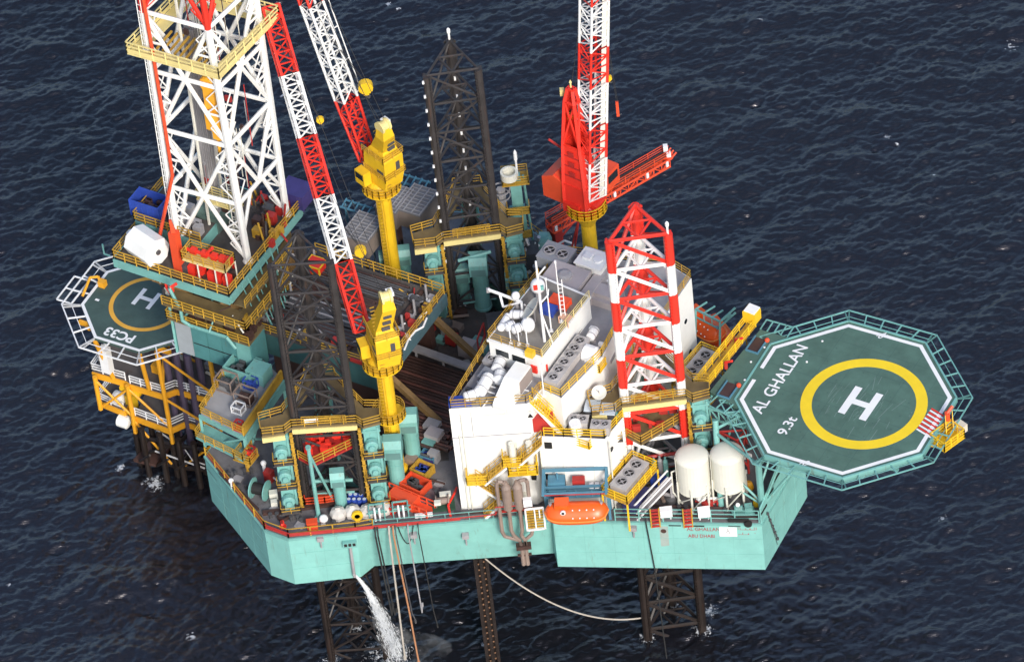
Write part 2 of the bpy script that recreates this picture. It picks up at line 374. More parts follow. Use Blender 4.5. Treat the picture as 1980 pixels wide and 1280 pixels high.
# ------------------------------------------------------------------ the hull
def make_hull():
    top = [(395, 881), (511, 1024), (557, 1041), (690, 1027.5), (722, 1022), (1064, 992), (1069, 1006), (1473, 1012), (1555, 871)]
    bot = [(410, 968), (525, 1112), (571, 1129), (698, 1115), (724, 1094), (1072, 1069), (1079, 1095), (1480, 1101), (1561, 960)]
    far = [(1370, 705), (1090, 490), (985, 415), (800, 405), (745, 430), (717, 450)]
    T = [A(*p, DK) for p in top] + [A(*p, DK) for p in far]
    B = [A(*p, 18) for p in bot] + [A(*p, DK) for p in far]
    root = thing('rig_hull', 'huge pale green steel hull of the jack-up rig standing above the sea', 'rig hull', V(-5, -10, 18))
    holes = []
    for k, c3 in LEGS.items():
        c = (c3[0] + c3[1] + c3[2]) / 3
        holes.append([c + (p - c) * 1.42 + d for p, d in zip(c3, (V(0, -.3, 0), V(0, -.3, 0), V(0, 0, 0)))])
    mb = MB().prism(T, 18, DK - .004, holes=holes, pts0=B); part(mb, 'shell', HULL, root)
    n = len(T); T2 = [p.copy() for p in T]
    cen = V(0, -15, 0)
    T2 = [p - (p - V(cen.x, cen.y, p.z)).normalized() * .12 for p in T]
    mb = MB().prism(T2, DK, DK + .03, holes=holes); part(mb, 'deck', DECK, root)
    # rub rail along the deck edge
    mb = MB()
    for a, b in zip(T[:9], T[1:9]): mb.box((a + b) / 2 + V(0, 0, -.15), ((b - a).length, .22, .3), ((b - a).normalized(), (b - a).normalized().cross(Z), Z))
    part(mb, 'edge_fender', GRN, root)
    mb = MB()
    a, b, c = A(403, 906, 23.2), A(517, 1046, 23.2), A(560, 1060, 23.2)
    for p, q in ((a, b), (b, c)):
        o = (q - p).normalized().cross(Z) * .06; mb.tube(p + o, q + o, .07, n=4)
    part(mb, 'side_pipe', DGREY, root)
    # railings
    def up(p, dz=0.0, o=0): return A(*p, DK + dz)
    mb = MB(); mb.rail([up((398, 880)), up((512, 1022)), up((558, 1039)), up((688, 1025)), up((722, 1019))], 1.25, .055, n=2, step=2.1, pr=.11)
    part(mb, 'railing', RYEL, root, 'yellow railing round the left corner of the deck')
    mb = MB(); mb.path([up((402, 880), .25), up((514, 1019), .25), up((559, 1035), .25), up((700, 1022), .25), up((890, 1003), .25)], .13)
    mb.path([up((404, 878), .9), up((516, 1016), .9), up((560, 1032), .9), up((700, 1019), .9), up((960, 994), .9)], .07)
    part(mb, 'fire_main', DRED, root)
    mb = MB(); mb.rail([up((724, 1021)), up((1000, 997))], 1.2, .05, n=2, step=2.5); part(mb, 'railing', GRN, root)
    mb = MB(); mb.rail([up((1190, 1006)), up((1468, 1010))], 1.75, .06, n=3, step=2.6, pr=.09); part(mb, 'railing', GRN, root)
    mb = MB(); mb.rail([up((1552, 870)), up((1372, 709)), up((1095, 494)), up((987, 419)), up((803, 409)), up((747, 434)), up((722, 452))], 1.2, .05, n=2, step=2.5); part(mb, 'railing', RYEL, root)
    # bow bulwark, rising to the stem
    a, b = A(1473, 1012, DK), A(1555, 871, DK); nn = (b - a).normalized().cross(Z); 
    mb = MB(); prof = [a, b, b + Z * 4.6, a.lerp(b, .45) + Z * 4.0, a + Z * 2.2]
    prof = [p + nn * .02 for p in prof]
    mb.add(prof + [p - nn * .18 for p in prof], [(0, 1, 2, 3, 4), (9, 8, 7, 6, 5)] + [(i, 5 + i, 5 + (i + 1) % 5, (i + 1) % 5) for i in range(5)])
    bw = part(mb, 'bow_bulwark', HULL, root)
    mb = MB()
    for t, hz in ((.06, 1.5), (.22, 2.2), (.38, 2.9), (.62, 3.2), (.8, 3.4)):
        c = a.lerp(b, t) + Z * hz + nn * .05; mb.box(c, (1.5, .06, .28), ((b - a).normalized(), nn, Z))
    part(mb, 'freeing_port', BLK, bw)
    # dark openings and outlets in the shell
    def wallpt(px, py, i):      # point of the shell panel between bottom corners i and i+1 seen at (px, py)
        p0, p1, p2 = A(*bot[i], 18), A(*bot[i + 1], 18), A(*top[i], DK)
        nrm = (p1 - p0).cross(p2 - p0).normalized()
        d = FW + CR * ((px - 990) / FPX) - CU * ((py - 640) / FPX); t = (p0 - CPOS).dot(nrm) / d.dot(nrm)
        if nrm.dot(FW) > 0: nrm = -nrm
        return CPOS + d * t, nrm, (p1 - p0).normalized()
    global WALL; WALL = wallpt
    p, nr, tg = wallpt(676, 1047, 2); mb = MB()
    mb.box(p + nr * .25, (1.5, .6, .75), (tg, nr, Z)); part(mb, 'outlet_box', GRN, root)
    mb = MB()
    for i in (-1, 0, 1): mb.box(p + tg * i * .45 + nr * .26 + Z * .05, (.32, .62, .42), (tg, nr, Z))
    part(mb, 'outlet_opening', BLK, root)
    q, nr, tg = wallpt(684, 1100, 2); mb = MB(); mb.tube(p + nr * .35 - Z * .3, q + nr * .55 - Z * .6, .17, n=8); part(mb, 'discharge_pipe', GREY, root)
    mb = MB()
    for px, py, i in ((1305, 1002, 7), (1350, 1003, 7), (1420, 1003, 7)):
        p, nr, tg = wallpt(px, py + 14, 6); mb.box(p + nr * .04 + Z * .2, (1.3, .08, .4), (tg, nr, Z))
    part(mb, 'fairlead_opening', BLK, root)
    p, nr, tg = wallpt(1428, 1005, 6); mb = MB(); mb.box(p + nr * .06, (2.2, .1, .5), (tg, nr, Z)); mb.lathe(p + nr * .05 + tg * 1.0 - Z * .35, [(.42, 0), (.42, .3)], 12, ax=nr); part(mb, 'anchor_recess', BLK, root)
    # name and port of registry on the right-hand side, white board, second script
    p, nr, tg = wallpt(1360, 1024, 6); 
    text('AL GHALLAN', 'name_lettering', RTXT, root, p + nr * .02 + Z * .12, tg, Z, .52, 3.5, .012)
    p, nr, tg = wallpt(1356, 1034, 6); text('ABU DHABI', 'name_lettering', RTXT, root, p + nr * .02 - Z * .12, tg, Z, .50, 2.8, .012)
    p, nr, tg = wallpt(1408, 1027, 6); mb = MB(); mb.box(p + nr * .05, (1.85, .1, 1.35), (tg, nr, Z)); bd = part(mb, 'name_board', MARK, root)
    mb = MB(); mb.ring(V(0, 0, 0), .16, .2, .02, 16); mb.v = [p + nr * .105 + tg * (v.x) + Z * (v.y - .05) for v in mb.v]
    mb.box(p + nr * .11 + Z * .3, (.06, .02, .4), (tg, nr, Z)); part(mb, 'emblem', DGREY, bd)
    p, nr, tg = wallpt(1445, 1025, 6); mb = MB()
    for k, (dx, dz, w, h) in enumerate(((-.95, .28, .06, .42), (-.75, .28, .06, .42), (-.4, .1, .6, .06), (-.15, .22, .06, .25), (.15, .1, .5, .06), (.3, .25, .14, .14), (.6, .1, .5, .06), (.75, .28, .06, .42), (.95, .28, .06, .42), (-.7, -.62, .6, .06), (-.5, -.45, .06, .3), (-.1, -.62, .5, .06), (.1, -.5, .14, .14), (.5, -.62, .7, .06), (.8, -.48, .06, .3), (-.3, -.82, .1, .08), (.5, -.82, .1, .08))):
        mb.box(p + nr * .015 + tg * dx + Z * dz, (w, .02, h), (tg, nr, Z))
    part(mb, 'name_lettering', RTXT, root)
    # weathered vertical stain panels on the right-hand side
    p, nr, tg = wallpt(1285, 1040, 6); mb = MB(); mb.box(p + nr * .006 - Z * .8, (.9, .01, 5.2), (tg, nr, Z)); part(mb, 'patched_plate', P('patched_hull_plate', (.30, .36, .33), .5, .12, .45, (.22, .13, .07)), root)
    p, nr, tg = wallpt(1283, 1026, 6); mb = MB(); mb.lathe(p + nr * .01, [(.3, 0), (.3, .05)], 12, ax=nr); part(mb, 'rusty_hatch', BRN, root)
    mb = MB()      # bollards and small fittings on the shell
    for px, py, i in ((619, 1038, 2), (900, 1032, 4), (800, 1030, 4), (1225, 1018, 6)):
        p, nr, tg = wallpt(px, py, i); mb.box(p + nr * .25, (.7, .5, .5), (tg, nr, Z)); mb.tube(p + nr * .3 - Z * .2, p + nr * .3 - Z * 1.3, .1)
    part(mb, 'shell_fitting', GREY, root)
    mb = MB(); pp = [A(*q, DK + .034) for q in ((735, 560), (930, 560), (945, 640), (905, 700), (862, 785), (868, 890), (745, 900), (700, 800), (690, 700))]; mb.slab(pp, .003); part(mb, 'deck_shade_sheet', DECKD, root)  # thin dark sheet: shade under and beside the cantilever, painted as deck colour
    # fixed fittings of the deck: pipe runs, hatches, bollards, machinery
    rnd = random.Random(31); mb = MB()
    for k in range(70):
        if k < 34: px, py = rnd.uniform(775, 935), rnd.uniform(592, 680)
        elif k < 52: px, py = rnd.uniform(745, 868), rnd.uniform(812, 905)
        elif k < 62: px, py = rnd.uniform(1215, 1330), rnd.uniform(905, 965)
        else: px, py = rnd.uniform(690, 790), rnd.uniform(545, 575)
        p = A(px, py, DK + .03); w = rnd.uniform(.35, 1.2); hh = rnd.uniform(.4, 1.5)
        if rnd.random() < .6: mb.box(p + Z * hh / 2, (w * 1.3, w, hh), (E1, E2, Z), rnd.randrange(6))
        else: mb.tube(p + Z * hh * .6, p + E1 * rnd.uniform(-2.5, 2.5) + E2 * rnd.uniform(-1, 1) + Z * hh * .6, rnd.uniform(.1, .25), n=7, mi=rnd.randrange(6))
    part(mb, 'deck_machinery', [GREY, DGREY, BRN, DRED, GRN, TAN], root)
    mb = MB()
    for (x0, y0, x1, y1) in ((520, 988, 700, 966), (700, 966, 760, 972), (425, 915, 505, 1000), (880, 992, 1060, 985), (1200, 996, 1465, 1000), (745, 905, 860, 935), (870, 690, 800, 800), (420, 905, 500, 985), (1210, 975, 1440, 983)):
        mb.tube(A(x0, y0, DK + .25), A(x1, y1, DK + .25), .13, n=6)
    part(mb, 'deck_pipe', BRN, root)
    mb = MB(); a, b = A(508, 992, DK + .2), A(705, 966, DK + .2); mb.box((a + b) / 2, ((b - a).length, .5, .4), ((b - a).normalized(), (b - a).normalized().cross(Z), Z)); part(mb, 'coaming', BRN, root)
    mb = MB()
    for px, py in ((480, 915), (470, 945), (590, 1010), (640, 1015), (850, 955), (835, 975), (1240, 990), (1320, 985), (1410, 990), (570, 1005), (530, 1000), (450, 920)):
        p = A(px, py, DK + .03)
        for sx in (-.35, .35): mb.lathe(p + XV * sx, [(.2, 0), (.16, .1), (.16, .5), (.24, .55), (.24, .62)], 8)
    part(mb, 'bollard', DGREY, root)
    mb = MB()
    for px, py in ((460, 925), (580, 1015), (530, 985), (850, 935), (1300, 990)): mb.box(A(px, py, DK + .12), (1.0, .8, .2), (E1, E2, Z))
    part(mb, 'hatch', GREY, root)
    # weld seams of the shell plating
    mb = MB()
    for i in (0, 2, 4, 6, 7):
        p0, p1, t0, t1 = A(*bot[i], 18), A(*bot[i + 1], 18), A(*top[i], DK), A(*top[i + 1], DK)
        nr = (p1 - p0).cross(t0 - p0).normalized(); nr = nr if nr.y < 0 else -nr
        k = max(1, round((p1 - p0).length / 3.2))
        for j in range(1, k): mb.tube(p0.lerp(p1, j / k) + nr * .004, t0.lerp(t1, j / k) + nr * .004, .018, n=4)
        for hz in (.33, .66): mb.tube(p0.lerp(t0, hz) + nr * .004, p1.lerp(t1, hz) + nr * .004, .018, n=4)
    part(mb, 'weld_seam', GRN, root)
    return root
hull = make_hull()

# ------------------------------------------------------------------ legs: chords with racks and bracing bays
BAY = 4.15
def make_leg(key, label, painted):
    c3 = LEGS[key]; cen = (c3[0] + c3[1] + c3[2]) / 3
    root = thing('jackup_leg', label, 'rig leg', V(cen.x, cen.y, -6), 'legs of the rig')
    zs = [LEGTOP - i * BAY for i in range(16)]
    def mats(z):                      # paint of the bay whose top is at z
        i = round((LEGTOP - z) / BAY)
        if z < 19: return 3
        if painted: return (i % 2) if i < 7 else (1 if i < 8 else 2)
        return 2
    M4 = [RED, WHT, LEG if not painted else GREY, LEGB]
    for c in c3:
        mb = MB(); rr = .50 if painted else .44
        for z in zs[:-1]:
            k = mats(z); mb.tube(c + Z * (z - BAY), c + Z * z, rr, n=10, mi=k)
            d = (c - cen).normalized(); s = d.cross(Z)
            for sg in (-1, 1):        # toothed rack plate
                q = 9
                mb.box(c + s * sg * (rr + .04) + Z * (z - BAY / 2), (.16, .16, BAY), (d, s, Z), k)
                for t in range(q): mb.box(c + s * sg * (rr + .17) + Z * (z - BAY * (t + .5) / q), (.16, .12, BAY / q * .5), (d, s, Z), k)
        part(mb, 'chord', M4, root)
    mb = MB()
    for a, b in ((0, 1), (1, 2), (2, 0)):
        pa, pb = c3[a], c3[b]
        for i, z in enumerate(zs[:-1]):
            k = mats(z); r = .14 if not painted else .21
            mb.tube(pa + Z * z, pb + Z * z, r, mi=k)
            if painted:
                mb.tube(pa + Z * z, pb + Z * (z - BAY), r, mi=k)
            else:
                mb.tube(*((pa + Z * z, pb + Z * (z - BAY)) if i % 2 == 0 else (pb + Z * z, pa + Z * (z - BAY))), r, mi=k)
            if not painted and i % 2 == 1:
                mb.tube((pa + pb) / 2 + Z * z, ((pa + pb) / 2 + (cen - (pa + pb) / 2) * .5) + Z * z, .12, mi=k)
    for i, z in enumerate(zs[:-1]):
        m = [(c3[a] + c3[b]) / 2 + Z * z for a, b in ((0, 1), (1, 2), (2, 0))]
        for a in range(3): mb.tube(m[a], m[(a + 1) % 3], .13, mi=mats(z))
    part(mb, 'bracing', M4, root)
    if painted or key == 'far':
        for c in (c3[1],) if painted else (c3[2], ):
            mb = MB(); mb.tube(c + Z * LEGTOP, c + Z * (LEGTOP + 1.1), .12); mb.lathe(c + Z * (LEGTOP + 1.0), [(.16, 0), (.2, .1), (.2, .5), (.05, .7)], 8); part(mb, 'beacon', WHT, root)
    if key == 'far':
        mb = MB()
        for i in range(14): mb.box(c3[0] + V(-.45, -.35, 0) + Z * (LEGTOP - .6 - i * 2.0), (.22, .22, .3))
        for i in range(8): mb.box(c3[2] + V(.1, -.55, 0) + Z * (LEGTOP - 5 - i * 2.6), (.22, .22, .45))
        part(mb, 'marker_lamp', MARK, root)
    return root
make_leg('near', 'dark lattice leg nearest the camera, in front of the pipe deck', False)
make_leg('far', 'dark lattice leg with pointed top, farthest away behind the pipe deck', False)
make_leg('bow', 'red and white banded lattice leg beside the accommodation block', True)

# ------------------------------------------------------------------ jackhouses
def make_jackhouse(key, label, z1, lower):
    c3 = LEGS[key]; cen = (c3[0] + c3[1] + c3[2]) / 3; z0 = DK + .03
    root = thing('jackhouse', label, 'jackhouse', V(cen.x, cen.y, z0), 'jackhouses round the legs')
    offs = [V(-1.75, -.2, 0), V(1.75, -.2, 0), V(0, 1.75, 0)]
    proto = None
    for i, (c, o) in enumerate(zip(c3, offs)):
        q = c + o; mb = MB()
        w = 1.65
        mb.box(q + Z * ((z0 + z1 - .6) / 2), (w, w, z1 - .6 - z0))
        for zz in (z0 + .4, z0 + 4.2, z0 + 8.0, z1 - 1.2): mb.box(q + Z * zz, (w + .3, w + .3, .25))
        for sx in (-1, 1): mb.box(q + V(sx * (w / 2 - .12), -w / 2 - .08, 0) + Z * ((z0 + z1 - .6) / 2), (.22, .16, z1 - .8 - z0))
        col = part(mb, 'jack_column', GRN, root)
        if i == 2: continue
        for t, zz in enumerate((z0 + 1.9, z0 + 5.6, z0 + 9.2)):
            for dx in ((-.1,) if t else (-.1,)):
                p = q + V(dx, -w / 2 - .9, 0) + Z * zz
                if proto is None:
                    mb = MB(); mb.lathe(p, [(.0, 0), (.6, 0), (.7, .12), (.7, .7), (.5, .8), (.5, 1.0)], 16, ax=YV)
                    mb.lathe(p - YV * .35, [(.28, 0), (.34, .1), (.34, .36)], 12, ax=YV); mb.box(p + V(0, .4, -.85), (1.0, .6, .5))
                    proto = part(mb, 'jack_motor', GRN, col, org=p, smooth=False)
                    proto_off = None
                else:
                    d = proto.copy(); COL.objects.link(d); d.parent = col; d.location = p - wloc(col)
            mb = MB(); py = q + V(0, -w / 2 - .75, 0) + Z * (zz - 1.15)
            mb.box(py, (2.2, 1.4, .1), mi=1); mb.rail([py + V(-1.05, .6, .05), py + V(-1.05, -.65, .05), py + V(1.05, -.65, .05), py + V(1.05, .6, .05)], .8, .045, step=1.3, n=2)
            part(mb, 'motor_walkway', [RYEL, DECKD], root)
        mb = MB()      # yellow ladder frame beside the column
        lx = q + V((1.15 if i == 0 else -1.2), -w / 2 - .1, 0)
        mb.box(lx + Z * ((z0 + z1) / 2 - .3), (.32, .32, z1 - z0 - .7))
        for k in range(int((z1 - z0) / .8)): mb.box(lx + V(0, -.25, z0 + .5 + k * .8), (.5, .08, .08))
        part(mb, 'ladder_frame', RYEL, root)
    # upper ring deck
    L, R_, T = c3
    out = [L + V(-3.8, .7, 0), L + V(-3.6, -1.6, 0), L + V(-1.2, -1.6, 0), L + V(-.4, -.9, 0), R_ + V(.4, -.9, 0), R_ + V(1.0, -1.6, 0), R_ + V(2.9, -1.2, 0), R_ + V(3.0, 1.0, 0), R_ + V(1.3, 1.3, 0), T + V(1.7, .9, 0), T + V(1.5, 2.2, 0), T + V(-1.5, 2.2, 0), T + V(-1.7, .9, 0), L + V(-1.3, 1.3, 0)]
    hole = [L + V(-.75, -.1, 0), L + V(0, -.62, 0), R_ + V(0, -.62, 0), R_ + V(.75, -.1, 0), T + V(.6, .7, 0), T + V(-.6, .7, 0)]
    mb = MB().prism(out, z1 - .25, z1, holes=[hole]); part(mb, 'upper_deck', P('brown_grating', (.16, .115, .05), .7, .25, .3, (.09, .05, .03), streak=False), root)
    mb = MB(); mb.rail([p + Z * z1 for p in out], 1.15, .055, closed=True, step=1.5)
    mb.rail([L + V(.7, -.62, z1), R_ + V(-.7, -.62, z1)], 1.1, .05); part(mb, 'railing', RYEL, root)
    mb = MB()
    for p, q in ((L + V(-.4, -.9, 0), R_ + V(.4, -.9, 0)), (L + V(-3.6, -1.7, 0), L + V(-1.2, -1.6, 0))):
        mb.box((p + q) / 2 + Z * (z1 - .6), ((q - p).length, .22, .6), ((q - p).normalized(), (q - p).normalized().cross(Z), Z))
    part(mb, 'deck_beam', PYEL, root)
    mb = MB()
    if key == 'near':
        mb.box(L.lerp(R_, .28) + V(0, -.75, z1 + .75), (1.5, .12, .5)); part(mb, 'white_sign', MARK, root)
    mb = MB(); mb.tube(L + V(.9, -.2, z0 + (3 if key != 'far' else 7.6)), R_ + V(-.9, -.2, z0 + (3 if key != 'far' else 8.2)), .2, n=8); mb.tube(L + V(.9, 0, z0 + 1), R_ + V(-.9, 0, z0 + 1), .15)
    part(mb, 'cross_pipe', GRN if key != 'bow' else DRED, root)
    if lower:
        zl = z1 - 4.6
        tri = [L + V(-.2, -.9, 0), L + V(1.2, -2.3, 0), R_ + V(.1, .6, 0), L.lerp(R_, .5) + V(0, 2.4, 0), L + V(.3, 1.2, 0)]
        mb = MB().prism(tri, zl - .2, zl); part(mb, 'lower_deck', DRED if key == 'near' else MATS['brown_grating'], root)
        mb = MB(); mb.rail([tri[0] + Z * zl, tri[1] + Z * zl, tri[2] + Z * zl], 1.2, .06, step=1.4); part(mb, 'railing', RYEL, root)
        rnd = random.Random(5); mb = MB()
        for k in range(26 if key == 'near' else 12):
            p = L.lerp(R_, rnd.uniform(.15, .85)) + V(0, rnd.uniform(-.4, 2.2), zl)
            if rnd.random() < .5: mb.box(p + Z * .4, (rnd.uniform(.3, .9), rnd.uniform(.3, .8), rnd.uniform(.4, 1.0)))
            else: mb.tube(p + Z * .3, p + V(rnd.uniform(-1.2, 1.2), rnd.uniform(-.8, .8), rnd.uniform(.3, 1.1)), .13)
        part(mb, 'hydraulic_gear', RED if key == 'near' else DRED, root)
    return root
make_jackhouse('near', 'jackhouse with red hydraulic gear round the near dark leg', 37.0, True)
make_jackhouse('far', 'jackhouse round the far dark leg, with long yellow front railing', 36.6, False)
make_jackhouse('bow', 'jackhouse below the red and white banded leg', 36.8, True)

# ------------------------------------------------------------------ accommodation block
def make_accommodation():
    root = thing('accommodation_block', 'white accommodation block with stepped roofs, stairs and rows of fans', 'building', A(1040, 900, DK))
    zA, zB, zC = 40.0, 35.5, 43.2
    pm = [(868, 791), (1018, 781), (1028, 775), (1046, 752), (1085, 770), (1165, 690), (1205, 614), (1270, 636), (1337, 538), (1300, 515), (1083, 488)]
    M40 = [A(*p, zA) for p in pm]
    part(MB().prism(M40, DK + .03, zA - .02), 'main_wall', WHT, root)
    c = sum(M40, V(0, 0, 0)) / len(M40)
    roof = part(MB().prism([p + (c - p).normalized() * .10 for p in M40], zA - .02, zA + .04), 'roof', ROOF, root)
    pb = [(1040, 843), (1090, 845), (1170, 849), (1206, 806), (1150, 770), (1060, 775)]
    B35 = [A(*p, zB) for p in pb]
    part(MB().prism(B35, DK + .03, zB - .02), 'front_wall', WHT, root)
    cb = sum(B35, V(0, 0, 0)) / len(B35)
    part(MB().prism([p + (cb - p).normalized() * .1 for p in B35], zB - .02, zB + .04), 'front_roof', DECKD, root)
    pc = [(945, 657), (1048, 692), (1140, 574), (1045, 535)]
    C43 = [A(*p, zC) for p in pc]
    ov = [A(941, 657, zC), A(1049, 694, zC), A(1143, 573, zC), A(1043, 532, zC)]
    part(MB().prism(C43, zA + .04, zC - .28), 'bridge_wall', WHT, root)
    part(MB().prism(ov, zC - .28, zC), 'bridge_roof', WHT, root)
    cc = sum(ov, V(0, 0, 0)) / 4
    part(MB().prism([p + (cc - p).normalized() * .35 for p in ov], zC, zC + .03), 'bridge_roof_coating', P('brown_roof_coating', (.20, .185, .165), .75, .18, .3, (.12, .10, .08), streak=False), root)
    # bridge windows on the front wall (two panes) and frames
    f0, f1 = C43[0], C43[1]; tg = (f1 - f0).normalized(); nr = tg.cross(Z); nr = nr if nr.y < 0 else -nr
    for t in (.24, .55):
        p = f0.lerp(f1, t) - Z * 1.35 + nr * .02; w = part(MB().box(p, (1.75, .08, 1.05), (tg, nr, Z)), 'window', WHT, root)
        part(MB().box(p + nr * .03, (1.55, .06, .85), (tg, nr, Z)), 'pane', GLS, w)
    # lifebuoys in red frames on the bridge corner
    for px, py in ((1034, 712), (1054, 708)):
        p = A(px, py, zA + 1.2)
        mb = MB(); mb.box(p + nr * .15, (.75, .2, .95), (tg, nr, Z)); part(mb, 'fire_cabinet', RED, root)
    # rails round the roofs
    rl = []
    mb = MB(); r = [A(*p, zA + .04) for p in ((945, 665), (871, 789), (1017, 779), (1030, 772), (1044, 754))]; mb.rail(r, 1.15, .05, step=1.5); part(mb, 'railing', RYEL, root)
    mb = MB(); r = [A(*p, zA + .04) for p in ((1046, 753), (1085, 769), (1164, 689), (1203, 615))]; mb.rail(r, 1.15, .055, step=1.4); part(mb, 'railing', YEL, root)
    mb = MB(); r = [A(*p, zA + .04) for p in ((1205, 616), (1269, 635), (1336, 538), (1301, 517), (1190, 503), (1085, 490), (1047, 545))]; mb.rail(r, 1.15, .05, step=1.6); part(mb, 'railing', RYEL, root)
    mb = MB(); r = [A(*p, zB + .04) for p in ((1052, 842), (1090, 844), (1169, 847), (1205, 807))]; mb.rail(r, 1.15, .06, step=1.3); part(mb, 'railing', YEL, root)
    mb = MB(); r = [A(*p, zC + .03) for p in ((1042, 534), (944, 656), (1047, 690))]; mb.rail(r, 1.1, .04, step=1.5)
    part(mb, 'railing', RYEL, root)
    mb = MB(); mb.rail([A(*p, zC + .03) for p in ((1049, 690), (1140, 576))], 1.1, .04, step=1.6); part(mb, 'railing', PYEL, root)
    # stair from upper roof down to the front roof
    a, b = A(1032, 764, zA), A(1090, 828, zB); part(MB().stair(a + nr * .5, b, 1.2, (b - a).cross(Z)), 'stairway', YEL, root)
    mb = MB(); sd = (b - a).cross(Z).normalized(); mb.tube(a + sd * .8 - Z * .5, b + sd * .8 - Z * .3, .22, n=4); part(mb, 'stair_stringer', WHT, root)
    mb = MB(); mb.box(A(1050, 812, zB + 1), (2.2, 1.4, 1.9)); part(mb, 'red_locker', DRED, root)
    # alcove stairs on the front wall: zigzag down to the deck
    def fw(px, py, z, o=.0): return A(px, py, z)
    W0, W1 = M40[0], M40[1]; tw = (W1 - W0).normalized(); nw = tw.cross(Z); nw = nw if nw.y < 0 else -nw
    def on(s, z, o): q = W0 + tw * s + nw * o; return V(q.x, q.y, z)
    segs = [((9.3, 35.4), (6.6, 32.6)), ((5.4, 32.6), (2.9, 30.2)), ((2.0, 30.2), (4.6, 27.4)), ((4.6, 27.4), (2.4, DK + .05))]
    for (s0, z0), (s1, z1) in segs:
        part(MB().stair(on(s0, z0, .9), on(s1, z1, .9), 1.0, nw), 'stairway', RYEL, root)
        mb = MB(); mb.tube(on(s0, z0 - .25, 1.5), on(s1, z1 - .25, 1.5), .16, n=4); part(mb, 'stair_stringer', WHT, root)
    for s0, s1, z in ((5.2, 6.8, 32.6), (1.2, 3.0, 30.2), (4.2, 6.0, 27.4)):
        mb = MB(); mb.box(on((s0 + s1) / 2, z - .06, .8), (s1 - s0 + .4, 1.6, .12), (tw, nw, Z))
        mb.rail([on(s0 - .2, z, .1), on(s0 - .2, z, 1.55), on(s1 + .2, z, 1.55), on(s1 + .2, z, .1)], 1.1, .05, step=1.0); part(mb, 'stair_landing', YEL, root)
    # hooded ventilation trunks over the yellow balcony
    mb = MB(); mb.box(on(7.0, 31.3, .9), (3.2, 1.8, .15), (tw, nw, Z)); mb.rail([on(5.5, 31.4, .1), on(5.5, 31.4, 1.7), on(8.5, 31.4, 1.7), on(8.5, 31.4, .1)], 1.2, .07, step=1.0); part(mb, 'balcony', YEL, root)
    for s in (6.1, 7.9):
        mb = MB(); mb.tube(on(s, 31.4, .85), on(s, 35.2, .85), .36, n=12); part(mb, 'vent_trunk', CRM, root)
    # wall fittings: pipes, seams, doors, portholes
    mb = MB()
    for s in (.75, 1.15): mb.tube(on(s, DK + .1, .12), on(s, 39.2 if s > 1 else 36.2, .12), .09)
    mb.path([on(1.15, 35.0, .12), on(5.0, 35.2, .12)], .07); mb.path([on(1.15, 28.6, .12), on(3.2, 28.7, .12)], .08)
    part(mb, 'wall_pipe', CRM, root)
    mb = MB(); mb.box(on(4.1, 35.75, .02), (8.3, .06, .10), (tw, nw, Z)); mb.box(on(2.2, 37.6, .015), (.07, .05, 3.4), (tw, nw, Z)); part(mb, 'wall_seam', GREY, root)
    mb = MB(); mb.lathe(on(8.35, 38.2, 0), [(.34, 0), (.34, .06)], 3, ax=nw); part(mb, 'warning_triangle', BLK, root)
    F0, F1 = B35[0], B35[2]; tf = (F1 - F0).normalized(); nf = tf.cross(Z); nf = nf if nf.y < 0 else -nf
    def onf(s, z, o): q = F0 + tf * s + nf * o; return V(q.x, q.y, z)
    mb = MB(); mb.box(onf(1.0, 34.2, .0), (.8, .12, .9), (tf, nf, Z)); mb.box(onf(.4, 29.5, .0), (.5, .12, .8), (tf, nf, Z)); mb.box(onf(-.9, 29.4, .0), (.5, .3, .8), (tf, nf, Z)); part(mb, 'vent_opening', BLK, root)
    mb = MB(); mb.box(onf(5.6, 30.0, .02), (.06, .05, 6), (tf, nf, Z)); mb.box(onf(3.6, 31.5, .02), (3.8, .05, .05), (tf, nf, Z)); mb.box(onf(2.4, 29.9, .02), (.05, .05, 5.2), (tf, nf, Z)); part(mb, 'wall_seam', CRM, root)
    p0, p1 = B35[2], B35[3]; tr = (p1 - p0).normalized(); nq = tr.cross(Z); nq = nq if nq.x > 0 else -nq
    for t, z in ((.25, 33.2), (.35, 29.6)):
        mb = MB(); q = p0.lerp(p1, t); mb.lathe(V(q.x, q.y, z), [(.3, 0), (.3, .07)], 14, ax=nq); part(mb, 'porthole', GLS, root)
    for s_, z in ((6.9, DK + 1.05), (3.3, DK + 1.05), (6.2, 33.6)):
        mb = MB(); mb.box(on(s_, z, .03), (.85, .08, 2.0), (tw, nw, Z)); dr = part(mb, 'door', CRM, root); mb = MB(); mb.box(on(s_ + .3, z, .09), (.08, .08, .25), (tw, nw, Z)); part(mb, 'handle', DGREY, dr)
    mb = MB(); mb.box(onf(6.4, DK + 1.05, .03), (.85, .08, 2.0), (tf, nf, Z)); dr = part(mb, 'door', CRM, root); part(MB().box(onf(6.7, DK + 1.05, .09), (.08, .08, .25), (tf, nf, Z)), 'handle', DGREY, dr)
    mb = MB(); mb.box(on(5.0, 38.9, .1), (7.0, .2, .1), (tw, nw, Z)); part(mb, 'cable_tray', CRM, root)
    mb = MB(); mb.tube(onf(7.5, DK + .1, .1), onf(7.5, 35.2, .1), .08); mb.tube(onf(.1, DK + .1, .1), onf(.1, 35.2, .1), .08); part(mb, 'wall_pipe', CRM, root)
    # wall behind the bow leg
    p0, p1 = M40[7], M40[8]; tr = (p1 - p0).normalized(); nq = tr.cross(Z); nq = nq if nq.x > 0 else -nq
